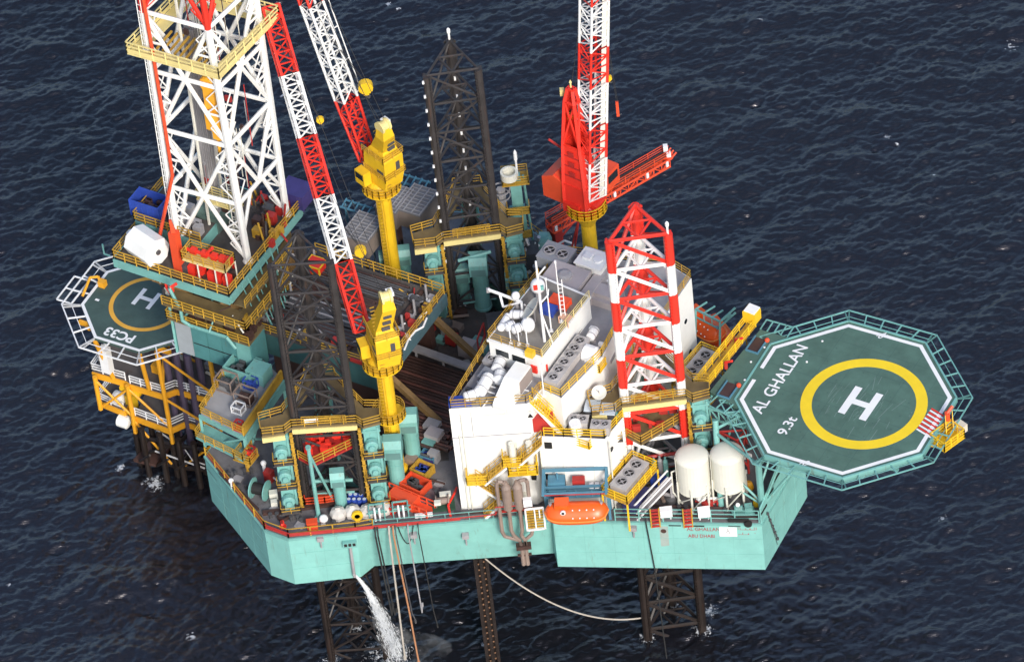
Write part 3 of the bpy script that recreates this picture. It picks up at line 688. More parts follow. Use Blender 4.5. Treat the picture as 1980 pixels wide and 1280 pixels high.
    for t, z in ((.18, 36.0), (.30, 31.0), (.75, 35.5), (.8, 30.6)):
        mb = MB(); q = p0.lerp(p1, t); mb.lathe(V(q.x, q.y, z), [(.3, 0), (.3, .07)], 14, ax=nq); part(mb, 'porthole', GLS, root)
    p0, p1 = M40[5], M40[6]; tr = (p1 - p0).normalized(); nq = tr.cross(Z); nq = nq if nq.x > 0 else -nq
    mb = MB(); q = p0.lerp(p1, .5)
    for t, z in ((.4, 37.5), (.8, 35.2)): q = p0.lerp(p1, t); mb.box(V(q.x, q.y, z) + nq * .04, (1.4, .1, .5), (tr, nq, Z))
    part(mb, 'louvre', GREY, root)
    # yellow balconies bracketed off the walls
    for px, py, z in ((1148, 706, 38.6), (1128, 853, 34.4)):
        c = A(px, py, z); mb = MB(); mb.box(c, (2.4, 1.6, .12), (E1, E2, Z)); mb.rail([c + E1 * -1.1 + E2 * .7, c - E1 * 1.1 - E2 * .75, c + E1 * 1.1 - E2 * .75, c + E1 * 1.1 + E2 * .7], 1.0, .06, step=1.1); part(mb, 'balcony', YEL, root)
    rnd = random.Random(17); mb = MB()      # pipes, trays and small boxes on the roofs
    for k in range(46):
        if k < 26: px, py, z = rnd.uniform(1085, 1300), rnd.uniform(505, 560), zA + .04
        elif k < 36: px, py, z = rnd.uniform(1110, 1180), rnd.uniform(620, 680), zA + .04
        else: px, py, z = rnd.uniform(900, 1000), rnd.uniform(715, 780), zA + .04
        p = A(px, py, z); w = rnd.uniform(.25, .8); hh = rnd.uniform(.2, .9)
        if rnd.random() < .55: mb.box(p + Z * hh / 2, (w * 1.3, w, hh), (E1, E2, Z), rnd.randrange(4))
        else: mb.tube(p + Z * .25, p + (E1 if rnd.random() < .5 else E2) * rnd.uniform(-2.5, 2.5) + Z * .25, .09, n=6, mi=rnd.randrange(4))
    part(mb, 'roof_fitting', [GREY, MARK, TAN, DGREY], root)
    return root
acc = make_accommodation()

# ------------------------------------------------------------------ helidecks
def net_frame(mb, inner, w, dz, r, step=2.2, skip=()):
    """safety net frame outside a deck edge: inner, outer points listed edge by edge"""
    n = len(inner); c = sum(inner, V(0, 0, 0)) / n
    for i in range(n):
        if i in skip: continue
        a, b = inner[i], inner[(i + 1) % n]; d = (b - a).normalized(); o = d.cross(Z)
        if o.dot((a + b) / 2 - c) < 0: o = -o
        oa = a + (a - c).normalized() * (w * 1.08); ob = b + (b - c).normalized() * (w * 1.08)
        oa.z += dz; ob.z += dz
        mb.tube(oa, ob, r, n=4); mb.tube(oa.lerp(a, .5), ob.lerp(b, .5), r * .5, n=4)
        k = max(2, round((b - a).length / step))
        for j in range(k + 1): mb.tube(a.lerp(b, j / k), oa.lerp(ob, j / k), r, n=4)
        for j in (-.5, .5):
            p = a + d * (.5 + j) ; mb.tube(a - Z * .1, oa + (ob - oa).normalized() * abs(j), r, n=4)

def make_helideck():
    z = 35.0; c = V(33.8, -26.2, z); Rr = 11.45
    oc = [c + AX(-8.7 + 45 * i) * Rr for i in range(8)]
    root = thing('helideck', 'big green octagonal helideck with bright yellow ring above the bow', 'helideck', c - Z * 1.2)
    th = .5
    mb = MB(); mb.slab(oc, th)
    ext = [A(1372, 757, z), A(1470, 637, z), A(1522, 652, z), A(1494, 667, z), A(1424, 772, z), A(1433, 790, z)]
    part(mb, 'deck_plate', HDK, root)
    mb = MB(); ex2 = [p - Z * .01 for p in ext]; mb.slab(ex2, th); part(mb, 'approach_deck', HDK, root)
    mb = MB()          # edge beam
    for i in range(8):
        a, b = oc[i], oc[(i + 1) % 8]; d = (b - a).normalized(); o = d.cross(Z); mb.box((a + b) / 2 + o * .1 - Z * .28, ((b - a).length + .1, .2, .75), (d, o, Z))
    part(mb, 'edge_beam', GRN, root)
    # painted border, open on the approach side
    mb = MB(); w = .42; k = (Rr - .35) / Rr; k2 = (Rr - .35 - w * 1.08) / Rr
    def seg(p0, p1, q0, q1): mb.add([p0 + Z * .004, p1 + Z * .004, q1 + Z * .004, q0 + Z * .004, p0 + Z * .012, p1 + Z * .012, q1 + Z * .012, q0 + Z * .012], [(4, 5, 6, 7), (0, 1, 5, 4), (1, 2, 6, 5), (2, 3, 7, 6), (3, 0, 4, 7)])
    for i in range(8):
        a, b = oc[i], oc[(i + 1) % 8]
        A1, B1, A2, B2 = [c + (p - c) * kk for kk in (k, k2) for p in (a, b)]
        if i == 3:
            seg(A1, A1.lerp(B1, .40), A2, A2.lerp(B2, .40)); seg(A1.lerp(B1, .62), B1, A2.lerp(B2, .62), B2)
        else: seg(A1, B1, A2, B2)
    part(mb, 'border_line', MARK, root)
    cc = A(1670.5, 780.4, z); mb = MB(); mb.ring(cc + Z * .004, 5.45, 6.65, .01, 96); part(mb, 'touchdown_circle', MYEL, root)
    mb = MB(); cH = A(1664, 780, z)
    for sg in (-1, 1): mb.box(cH + E1 * sg * 1.22 + Z * .012, (.8, 4.2, .012), (E1, E2, Z))
    mb.box(cH + Z * .012, (1.64, .75, .012), (E1, E2, Z)); part(mb, 'landing_letter', MARK, root)
    text('AL GHALLAN', 'name_lettering', MARK, root, A(1507, 733, z), E2, -E1, 1.35, 10.9, .015, .02)
    text('9.3t', 'weight_lettering', MARK, root, A(1522, 823, z), E2, -E1, 1.15, 2.75, .015, .02)
    text('22', 'size_lettering', MARK, root, A(1708, 647, z) - E2 * .2, AX(14) * -1, AX(-76), .55, 1.2, .02, lift=.012)
    text('22', 'size_lettering', MARK, root, A(1557, 896, z), AX(14), AX(104), .55, 1.2, .02, lift=.012)
    mb = MB()       # plate joints and tie-down points
    for s in (-7.5, -4.5, -1.5, 1.5, 4.5, 7.5):
        hl = min(10.2, 15.4 - abs(s)); mb.box(c + E1 * s + Z * .004, (.05, 2 * hl * .93, .004), (E1, E2, Z)); mb.box(c + E2 * s + Z * .004, (2 * hl * .93, .05, .004), (E1, E2, Z))
    for i in range(-4, 5):
        for j in range(-4, 5):
            if i * i + j * j < 18: mb.box(c + E1 * i * 2.1 + E2 * j * 2.1 + Z * .004, (.16, .16, .006), (E1, E2, Z))
    part(mb, 'plate_joint', P('deck_joint', (.055, .11, .095), .8, .15), root)
    rnd = random.Random(77); mb = MB()       # scuffed wheel marks round the landing letter
    for k in range(60):
        p = cH + E1 * rnd.gauss(0, 2.2) + E2 * rnd.gauss(0, 1.6) + Z * .009; l_ = rnd.uniform(.4, 2.2)
        mb.box(p, (rnd.uniform(.03, .09), l_, .004), (AX(56.5 + rnd.gauss(-90, 9)), AX(146.5 + rnd.gauss(-90, 9)), Z))
    part(mb, 'scuff_mark', P('scuffed_deck', (.13, .20, .175), .8, .2), root)
    # red and white striped tread beside the stair head
    a, b = A(1795, 843, z), A(1826, 800, z); d = (b - a).normalized(); o = d.cross(Z); mb = MB()
    for i in range(12):
        p = a.lerp(b, (i + .5) / 12); mb.box(p - o * .6 + Z * .02, (.2, 2.0, .02), ((d + o * .25).normalized(), (o - d * .25).normalized(), Z), i % 2)
    part(mb, 'striped_tread', [MARK, RED], root)
    # safety net frames
    mb = MB(); net_frame(mb, [p - Z * .15 for p in oc], 1.65, .1, .085, 1.9, skip=(3,)); part(mb, 'safety_net_frame', GRN, root)
    mb = MB()
    for pts in ((ext[1], ext[2]), (ext[5], ext[0])):
        a, b = pts; d = (b - a).normalized(); o = d.cross(Z); o = o if o.dot(a - c) * 0 + o.y * (1 if pts[0] is ext[1] else -1) > 0 else -o
        for j in range(5): p = a.lerp(b, j / 4); mb.tube(p, p + o * 1.6, .08, n=4)
        mb.tube(a + o * 1.6, b + o * 1.6, .08, n=4)
    part(mb, 'safety_net_frame', GRN, root)
    # substructure: girders, columns on the hull deck and braces
    mb = MB()
    for s in (-6, -2, 2, 6): mb.box(c + E2 * s - Z * 1.0, (18, .35, .9), (E1, E2, Z))
    for s in (-6, 0, 6): mb.box(c + E1 * s - Z * 1.05, (.35, 17, .8), (E1, E2, Z))
    part(mb, 'girder', GRN, root)
    f1, f2 = A(1395, 981, DK), A(1474, 988, DK); t1 = A(1383, 812, 34.2); t2 = A(1466, 893, 34.0)
    mb = MB(); mb.tube(f1, t1, .33, n=10); part(mb, 'column', GRN, root)
    mb = MB(); mb.tube(f2, t2, .36, n=10); part(mb, 'column', GRN, root)
    b1, b2 = A(1520, 905, DK), A(1440, 840, DK)
    mb = MB(); mb.tube(b1, V(b1.x, b1.y, 34.2), .33, n=10); part(mb, 'column', GRN, root)
    mb = MB(); mb.tube(b2, V(b2.x, b2.y, 34.2), .33, n=10); part(mb, 'column', GRN, root)
    mb = MB()
    mb.tube(f1.lerp(t1, .85), f2.lerp(t2, .95), .17); mb.tube(f1.lerp(t1, .55), f2.lerp(t2, .18) , .14); mb.tube(f1.lerp(t1, .35), f2 + Z * 1, .12)
    mb.tube(f2 + Z * .5, A(1515, 878, 33.8), .16); mb.tube(f2 + Z * .8, A(1560, 880, 33.8), .2); mb.tube(f2.lerp(t2, .5), A(1500, 850, 33.8), .13); mb.tube(f1.lerp(t1, .9), A(1440, 800, 34), .16)
    mb.tube(b1 + Z * 1, c + E1 * -2 - Z * 1.2, .22); mb.tube(b2 + Z * 1, c + E1 * -2 + E2 * 4 - Z * 1.2, .22)
    mb.tube(f1 + Z * 4, b2 + Z * 8, .14); mb.tube(V(b1.x, b1.y, 30), f2.lerp(t2, .9), .14)
    part(mb, 'brace', GRN, root)
    # truss under the approach deck
    mb = MB(); a0, a1 = A(1355, 785, 34), A(1440, 806, 34); d = (a1 - a0).normalized()
    mb.tube(a0, a1, .18, n=4); mb.tube(a0 - Z * 1.6, a1 - Z * 1.6, .14, n=4)
    for j in range(6): p = a0.lerp(a1, j / 5); mb.tube(p, p - Z * 1.6, .1, n=4); mb.tube(p, a0.lerp(a1, min(1, (j + 1) / 5)) - Z * 1.6, .09, n=4)
    for t in (.1, .9): p = a0.lerp(a1, t); mb.tube(p, p + (ext[0] - a0) * .8, .15, n=4)
    part(mb, 'approach_truss', GRN, root)
    mb = MB()
    for x, y in ((1440, 735), (1452, 700), (1478, 672), (1590, 660), (1560, 700)): mb.lathe(A(x, y, z), [(.12, 0), (.12, .08), (.02, .1)], 8)
    part(mb, 'deck_light', MARK, root)
    return root
heli = make_helideck()

# ------------------------------------------------------------------ cranes
def lattice(mb, p, q, w0, d0, w1, d1, side, n, mi=0, rc=.10, rb=.055, ends=True):
    """four-chord lattice from p to q; w across (side), d deep"""
    p, q = Vector(p), Vector(q); ax = (q - p).normalized(); sd = (side - ax * side.dot(ax)).normalized(); dp = ax.cross(sd)
    st = []
    for i in range(n + 1):
        t = i / n; c = p.lerp(q, t); w = (w0 + (w1 - w0) * t) / 2; d = (d0 + (d1 - d0) * t) / 2
        st.append([c + sd * w * a + dp * d * b for a, b in ((-1, -1), (1, -1), (1, 1), (-1, 1))])
    for k in range(4):
        mb.tube(st[0][k], st[-1][k], rc, n=6, mi=mi)
        for i in range(n):
            a, b = k, (k + 1) % 4
            if i % 2: a, b = b, a
            mb.tube(st[i][a], st[i + 1][b], rb, n=4, mi=mi)
            if i or ends: mb.tube(st[i][k], st[i][(k + 1) % 4], rb, n=4, mi=mi)
        if ends: mb.tube(st[-1][k], st[-1][(k + 1) % 4], rb, n=4, mi=mi)
    return st

def make_crane(label, ped, zr, foot, tip, secs, post, house, head, rp, boomw, lowring=None, gantry=None, walk=False):
    """secs: list of (t0, t1, material, bays)"""
    pb = V(ped.x, ped.y, DK + .03); h = tip - foot; h.z = 0; h.normalize(); s = h.cross(Z)
    root = thing('pedestal_crane', label, 'crane', pb, 'pedestal cranes on the rig')
    mb = MB(); mb.lathe(pb, [(rp + .35, 0), (rp + .35, .5), (rp, .7), (rp, zr - DK - 1.6), (rp + .5, zr - DK - .5), (rp + .5, zr - DK)], 20)
    mb.box(V(ped.x, ped.y, (DK + zr) / 2) - YV * (rp + .08) + XV * .2, (.5, .16, zr - DK - 1)); pd = part(mb, 'pedestal', post, root)
    mb = MB(); lx = V(ped.x, ped.y, 0) - YV * (rp + .35) - XV * .5
    for sx in (-.25, .25): mb.tube(lx + XV * sx + Z * (DK + .2), lx + XV * sx + Z * (zr + .2), .04, n=4)
    for k in range(int((zr - DK) / .5)): mb.tube(lx + XV * -.25 + Z * (DK + .4 + k * .5), lx + XV * .25 + Z * (DK + .4 + k * .5), .035, n=4)
    part(mb, 'ladder', RYEL, root)
    for zz, rr in [(zr, 2.15)] + ([(lowring, 1.75)] if lowring else []):
        mb = MB(); cp = V(ped.x, ped.y, zz); mb.ring(cp, rp - .05, rr, .12, 28)
        pl = part(mb, 'ring_platform', YEL, root)
        mb = MB(); mb.rail([cp + AX(a) * (rr - .06) + Z * .12 for a in range(0, 360, 20)], 1.15, .06, closed=True, step=3); part(mb, 'railing', RYEL, pl)
    cp = V(ped.x, ped.y, zr)
    mb = MB(); mb.lathe(cp, [(rp + .7, .1), (rp + .7, .8), (rp + .3, 1.2)], 20); part(mb, 'slew_ring', house, root)
    # machinery house, behind the boom foot
    ax = (h, s, Z); mb = MB()
    b = cp + Z * 1.2
    def pt(f, r, z): return b + h * f + s * r + Z * z
    if gantry is None:
        # tall one-piece tower housing, wide at the base, sloping to the head
        lv = [(-2.0, 1.2, -1.0, 1.4, 0), (-2.3, 1.3, -1.05, 1.6, 1.6), (-2.4, 1.0, -1.0, 1.6, 4.2), (-2.0, .0, -.7, 1.1, 5.4)]
        hd = head - b; hf, hr, hz = hd.dot(h), hd.dot(s), hd.z
        lv += [(hf - .75, hf + .65, hr - .75, hr + .75, hz - 1.4), (hf - .55, hf + .45, hr - .55, hr + .55, hz)]
        vs = []
        for f0, f1, r0, r1, z in lv: vs += [pt(f0, r0, z), pt(f1, r0, z), pt(f1, r1, z), pt(f0, r1, z)]
        fs = [(0, 1, 2, 3)]
        for k in range(len(lv) - 1): fs += [(k * 4 + i, (k + 1) * 4 + i, (k + 1) * 4 + (i + 1) % 4, k * 4 + (i + 1) % 4) for i in range(4)]
        o = (len(lv) - 1) * 4; fs.append((o + 3, o + 2, o + 1, o)); mb.add(vs, fs)
        hs = part(mb, 'machinery_house', house, root)
        mb = MB()      # openings, ribs and grilles on the tower
        for z in (5.9, 6.9, 7.9): mb.box(pt(-2.15 + (hf + 1.4) * (z - 5.6) / (hz - 5.6), .3 + (hr - .25) * (z - 5.6) / (hz - 5.6), z), (.5, .9, .42), ax)
        mb.box(pt(-2.36, .8, 3.0), (.12, .5, 1.2), ax); mb.box(pt(-1.6, -1.04, 2.6), (1.0, .1, .5), ax); mb.box(pt(-1.0, 1.60, 3.2), (1.5, .1, .8), ax)
        part(mb, 'grille', DGREY, hs)
        mb = MB(); 
        for z, o in ((4.3, .15), (1.6, .15)):
            mb.rail([pt(1.1, -1.15, z), pt(-2.45, -1.15, z), pt(-2.5, 1.7, z), pt(1.1, 1.7, z)], .9, .05, step=1.4)
        for k in range(18): mb.box(pt(-2.35 + k * .08, -.55, .4 + k * .45), (.1, .5, .07), ax)
        part(mb, 'house_railing', RYEL, hs)
        mb = MB(); mb.lathe(head - s * .6, [(.75, 0), (.75, .25), (.6, .3), (.6, .9), (.75, .95), (.75, 1.2)], 16, ax=s); part(mb, 'head_sheave', PYEL, root)
        mb = MB(); mb.box(head + h * .2 + Z * .25 + s * .5, (.9, .7, .5), ax); part(mb, 'winch_cover', MARK, root)
        mb = MB(); mb.box(pt(.9, -1.6, .9), (1.5, 1.0, 1.8), ax); cb = part(mb, 'cab', house, root)
        mb = MB(); mb.box(pt(.9, -2.11, 1.2), (1.2, .06, .8), ax); mb.box(pt(1.66, -1.6, 1.2), (.06, .8, .9), ax); part(mb, 'pane', GLS, cb)
    else: gantry(root, pt, ax, house, head)
    ln = (tip - foot).length
    for t0, t1, m, nb in secs:
        mb = MB(); a, c = foot.lerp(tip, t0), foot.lerp(tip, t1)
        wa = boomw * min(1, .55 + t0 * 5); wc = boomw * min(1, .55 + t1 * 5)
        if t0 > .8: wc = boomw * .6
        lattice(mb, a, c, wa if t0 > 0 else boomw * .9, wa, wc, wc, s, nb, rc=.16, rb=.085)
        sec = part(mb, 'boom_section', m, root)
        if walk and m is WHT:
            mb = MB(); n_ = (tip - foot).normalized(); u = n_.cross(s)
            u = u if u.z > 0 else -u
            o = s * (boomw / 2 + .38)
            mb.tube(a + o * 1.6, c + o * 1.6, .07, n=4); k = 3
            for j in range(k + 1): mb.tube(a.lerp(c, j / k) + o, a.lerp(c, j / k) + o * 1.6, .07, n=4)
            part(mb, 'boom_walkway', m, sec)
    # pendant and hoist ropes from the head to the boom
    mb = MB(); 
    for r in (-.45, .45): mb.tube(head + s * r, foot.lerp(tip, .96) + s * r * .8 + Z * .8, .035, n=4)
    mb.tube(head, foot.lerp(tip, .5) + Z * .9, .03, n=4)
    part(mb, 'pendant_rope', CAB, root)
    return root, h, s

pn = A(740, 703, 41); fo = A(700, 640, 43.4); ti = A(521, 12, 70)
near_crane, hn, sn = make_crane('nearest yellow pedestal crane with red and white boom slanting across the pipe deck', pn, 41, fo, ti,
    [(0, .215, RED, 5), (.215, .415, WHT, 6), (.415, .60, RED, 6), (.60, .79, WHT, 6), (.79, 1, RED, 6)], YEL, YEL, A(746, 574, 52.5), .85, 1.75, lowring=33.4)
pf = A(738, 362, 41); fo2 = A(712, 308, 43.4); ti2 = fo2 + (A(600, 0, 62.2) - fo2) * 1.75
far_crane, hf_, sf_ = make_crane('farther yellow pedestal crane with red and white boom cut by the picture edge', pf, 41, fo2, ti2,
    [(0, .22, RED, 5), (.22, .56, WHT, 8), (.56, 1, RED, 8)], YEL, YEL, A(741, 244, 52.0), .85, 1.8, walk=True)
def red_gantry(root, pt, ax, house, head):
    mb = MB(); mb.box(pt(-1.4, 0, 1.5), (4.6, 3.0, 3.0), ax); 
    hs = part(mb, 'machinery_house', house, root)
    mb = MB(); mb.box(pt(-1.6, 0, 3.06), (4.9, 3.3, .14), ax)
    for k in range(5): mb.box(pt(-3.6 + k * 1.0, 0, 3.16), (.08, 3.2, .08), ax)
    part(mb, 'roof', ORED, hs)
    return hs
pr = A(1134, 402, 40.5)
def make_red_crane():
    foot = A(1144, 374, 42.4); tip = foot + (A(1149, 0, 68.5) - foot) * 1.55
    # the house is turned so that its long side faces the camera-left
    h = V(.30, -.95, 0).normalized(); s = h.cross(Z)
    pb = V(pr.x, pr.y, DK + .03)
    root = thing('pedestal_crane', 'bright red crane on a yellow pedestal at the far deck edge', 'crane', pb, 'pedestal cranes on the rig')
    rp = .8; zr = 40.5; cp = V(pr.x, pr.y, zr)
    mb = MB(); mb.lathe(pb, [(rp, 0), (rp, zr - DK - 2.2), (1.6, zr - DK - .4), (1.6, zr - DK)], 20); part(mb, 'pedestal', YEL, root)
    mb = MB(); mb.ring(cp, .6, 2.25, .12, 28); mb.lathe(cp - Z * .9, [(1.5, 0), (2.2, .9)], 24); pl = part(mb, 'ring_platform', YEL, root)
    mb = MB(); mb.rail([cp + AX(a) * 2.2 + Z * .12 for a in range(0, 360, 20)], 1.2, .07, closed=True, step=3); part(mb, 'railing', YEL, pl)
    mb = MB(); mb.lathe(cp, [(1.6, .1), (1.6, .9), (1.2, 1.3)], 20); part(mb, 'slew_ring', RED, root)
    b = cp + Z * 1.1; ax = (h, s, Z)
    def pt(f, r, z): return b + h * f + s * r + Z * z
    # seen: red house to the left, second box to the right, tall gantry behind the boom
    c1 = A(1089, 352, 42.6); mb = MB(); a2 = (AX(-40), AX(50), Z); mb.box(c1 + Z * .1, (3.0, 3.4, 2.8), a2); mb.add([c1 + AX(-40) * i * 1.5 + AX(50) * j * 1.7 + Z * 1.5 for i, j in ((-1, -1), (1, -1), (1, 1), (-1, 1))] + [c1 + AX(50) * j * 1.7 + Z * 2.3 for j in (-1, 1)], [(0, 1, 4), (2, 3, 5), (1, 2, 5, 4), (3, 0, 4, 5)])
    hs = part(mb, 'machinery_house', ORED, root)
    mb = MB()
    for k in range(5): q = c1 + AX(50) * (-1.4 + k * .7); mb.tube(q + AX(-40) * 1.42 + Z * 1.53, q + Z * 2.33, .05, n=4)
    part(mb, 'roof_rib', RED, hs)
    c2 = A(1172, 340, 42.6); mb = MB(); mb.box(c2, (1.8, 2.4, 2.4), a2); cb = part(mb, 'cab', ORED, root)
    mb = MB(); mb.box(c2 + AX(-40) * .92 + Z * .3, (.06, 1.7, 1.0), a2); part(mb, 'pane', GLS, cb)
    mb = MB(); mb.box(A(1116, 392, 41.6), (2.0, 2.4, 1.3), a2); mb.box(A(1150, 392, 41.6), (1.8, 2.0, 1.0), a2); part(mb, 'base_frame', RED, root)
    # gantry: two plated legs leaning to a common head
    hd = A(1104, 172, 56.5)
    mb = MB(); ga = (AX(-40), AX(50)); vs = []
    for (px, py, z, w, d) in ((1124, 388, 41.9, 2.9, 2.2), (1120, 352, 44.4, 2.8, 2.0), (1112, 278, 49.2, 2.2, 1.5), (1105, 196, 55.0, 1.3, .9), (1104, 172, 56.6, .7, .5)):
        c_ = A(px, py, z); vs += [c_ + ga[0] * i_ * w / 2 + ga[1] * j_ * d / 2 for i_, j_ in ((-1, -1), (1, -1), (1, 1), (-1, 1))]
    # open frame: four corner posts, plated sides in the lower half, cross members above
    for k in range(4):
        for q in range(4): mb.tube(vs[q * 4 + k], vs[q * 4 + 4 + k], .24, n=4)
    for q in range(1, 5):
        for k in range(4): mb.tube(vs[q * 4 + k], vs[q * 4 + (k + 1) % 4], .16, n=4)
    for q in (0, 1, 2):
        for k in range(4):
            a_, b_ = vs[q * 4 + k], vs[q * 4 + (k + 1) % 4]; c_, d_ = vs[q * 4 + 4 + k], vs[q * 4 + 4 + (k + 1) % 4]
            if q < 2 or k in (2, 3): mb.add([a_, b_, d_, c_], [(0, 1, 2, 3)])
            else: mb.tube(a_, d_, .14, n=4); mb.tube(b_, c_, .14, n=4)
    part(mb, 'gantry', RED, root)
    mb = MB(); 
    for t in (.25, .5, .75):
        p_, q_ = vs[4].lerp(vs[8], t), vs[5].lerp(vs[9], t); mb.tube(p_.lerp(q_, .1), p_.lerp(q_, .9), .1, n=4); mb.box(p_.lerp(q_, .5) - ga[1] * .1 + Z * .5, (.7, .12, .5), (ga[0], ga[1], Z))
    part(mb, 'gantry_gear', DRED, root)
    mb = MB(); c = A(1110, 212, 52.8); mb.box(c - Z * .9, (1.7, .9, .1)); mb.rail([c + V(-.8, -.5, -.85), c + V(.8, -.5, -.85)], .9, .06, step=.8); part(mb, 'gantry_platform', YEL, root)
    mb = MB(); mb.lathe(c - YV * .5, [(.6, 0), (.6, .35)], 16, ax=YV); part(mb, 'head_sheave', DGREY, root)
    mb = MB(); mb.lathe(hd + Z * .2, [(.1, 0), (.1, .6), (.16, .7), (.05, 1.0)], 8); mb.box(A(1087, 178, 55.5), (.5, .5, .8)); part(mb, 'gantry_fitting', PYEL, root)
    mb = MB(); q = A(1094, 292, 46.5); mb.tube(q, q + V(-1.7, .4, 1.6), .14, n=6); part(mb, 'jib_arm', DRED, root)
    ln = (tip - foot).length; secs = [(0, .13, WHT, 5), (.13, .245, RED, 4), (.245, .38, WHT, 5), (.38, .50, RED, 4), (.50, .65, WHT, 5), (.65, 1, RED, 10)]
    sd = V(.86, .50, 0)
    for t0, t1, m, nb in secs:
        mb = MB(); a, c = foot.lerp(tip, t0), foot.lerp(tip, t1); w = 2.15
        lattice(mb, a, c, w, w, w, w, sd, nb, rc=.14, rb=.075); sec = part(mb, 'boom_section', m, root)
        mb = MB(); n_ = (tip - foot).normalized(); u = sd - n_ * sd.dot(n_); u.normalize(); d_ = n_.cross(u)
        mb.slab([a + u * .35 - d_ * .95, a + u * .95 - d_ * .95, c + u * .95 - d_ * .95, c + u * .35 - d_ * .95], .06); part(mb, 'boom_walkway', CRM, sec)
    n_ = (tip - foot).normalized()
    mb = MB(); 
    for sg in (-1, 1): mb.tube(foot + sd * sg * 1.0, foot + sd * sg * .9 - Z * 1.4, .2, n=6)
    part(mb, 'boom_foot', WHT, root)
    mb = MB(); mb.tube(hd, foot.lerp(tip, .95), .04, n=4); mb.tube(hd + XV * .4, foot.lerp(tip, .95) + XV * .6, .04, n=4); part(mb, 'pendant_rope', CAB, root)
    return root, foot, tip, sd
red_crane, rfoot, rtip, rsd = make_red_crane()

def hook_block(px, py, z, hang, size, mat, label, nm='hook_block', slim=False):
    c = A(px, py, z)
    root = thing(nm, label, 'hook block', c, None)
    mb = MB(); mb.box(c + Z * .1 * size, (.55 * size, .35 * size, .8 * size) if not slim else (.3, .3, 2.0))
    if not slim: mb.lathe(c - YV * .24 * size + Z * .1 * size, [(.5 * size, 0), (.5 * size, .48 * size)], 12, ax=YV)
    mb.box(c - Z * .35 * size, (.35 * size, .3 * size, .45 * size)); part(mb, 'block', mat, root)
    mb = MB(); a = [c + V(0, 0, -.5 * size), c + V(0, 0, -.75 * size), c + V(.2, 0, -.95 * size), c + V(.35, 0, -.75 * size)]; mb.path(a, .07 * size); part(mb, 'hook', DGREY, root)
    mb = MB(); mb.tube(c + Z * .4 * size, hang, .035, n=4); mb.tube(c + Z * .4 * size + XV * .12, hang + XV * .1, .035, n=4); part(mb, 'rope', CAB, root)
    return root
hb = fo.lerp(ti, .25) + sn * .8
hook_block(697, 487, 50.2, fo.lerp(ti, .33) + sn * .85, 1.25, YEL, 'yellow hook block tied beside the lower white part of the near crane boom')
hook_block(619, 233, 61.0, fo.lerp(ti, .72) + sn * .85, .8, YEL, 'small yellow hook ball hanging by the upper white part of the near crane boom')
hook_block(707, 170, 53.5, fo2.lerp(ti2, .42) + sf_ * .8, 1.6, YEL, 'big yellow hook block hanging beside the far crane white boom')
hook_block(1177, 152, 57.5, rfoot.lerp(rtip, .50) + rsd * .9, .7, YEL, 'tiny yellow hook block at the red crane boom')
hook_block(1194, 212, 53.0, rfoot.lerp(rtip, .62) + rsd * .9, .9, ORED, 'slim red hook block hanging in the air right of the red crane boom', slim=True)

# ------------------------------------------------------------------ burner boom overhanging the far side
def make_burner():
    a, b = A(1062, 432, 29.6), A(1288, 302, 29.6); d = (b - a).normalized(); s = d.cross(Z)
    root = thing('burner_boom', 'red lattice burner boom reaching out over the sea behind the red crane', 'burner boom', a - Z * 1.2)
    mb = MB(); lattice(mb, a - Z * .6, b - Z * .6, 1.3, 1.0, 1.3, 1.0, s, 14, rc=.13, rb=.075); part(mb, 'truss', ORED, root)
    mb = MB(); mb.box((a + b) / 2 + Z * .1, ((b - a).length, .45, .08), (d, s, Z)); 
    part(mb, 'catwalk', DRED, root)
    mb = MB()
    for sg in (-.6, .6): mb.rail([a + s * sg + Z * .15, b + s * sg + Z * .15], 1.0, .05, step=2)
    part(mb, 'railing', ORED, root)
    mb = MB()
    for r in (-.35, 0, .35): mb.tube(a + s * r + Z * .35, b + s * r + Z * .35 , .1)
    part(mb, 'fuel_pipe', BRN, root)
    mb = MB(); mb.ring(b + d * .2 - Z * .3, .3, .65, .5, 16); 
    for k in range(4): mb.tube(b + s * (k - 1.5) * .5, b + s * (k - 1.5) * .5 + d * .9 + Z * .5, .1)
    part(mb, 'burner_head', ORED, root)
    mb = MB()
    for t in (.02, .52, .80, .97): q = a.lerp(b, t) + s * .75; mb.box(q - Z * .4, (.3, .2, .7), (d, s, Z))
    mb.box(b + Z * 1.2, (.5, .5, .8)); mb.box(b + Z * .6 + s * .5, (.5, .5, .5)); part(mb, 'lamp', MARK, root)
    mb = MB(); mb.box(a + d * .6 - Z * 2.6, (1.0, 1.6, 2.8), (d, s, Z)); mb.tube(a - Z * 3.8, a + d * 4 - Z * 1.2, .15); part(mb, 'hinge_post', DRED, root)
make_burner()

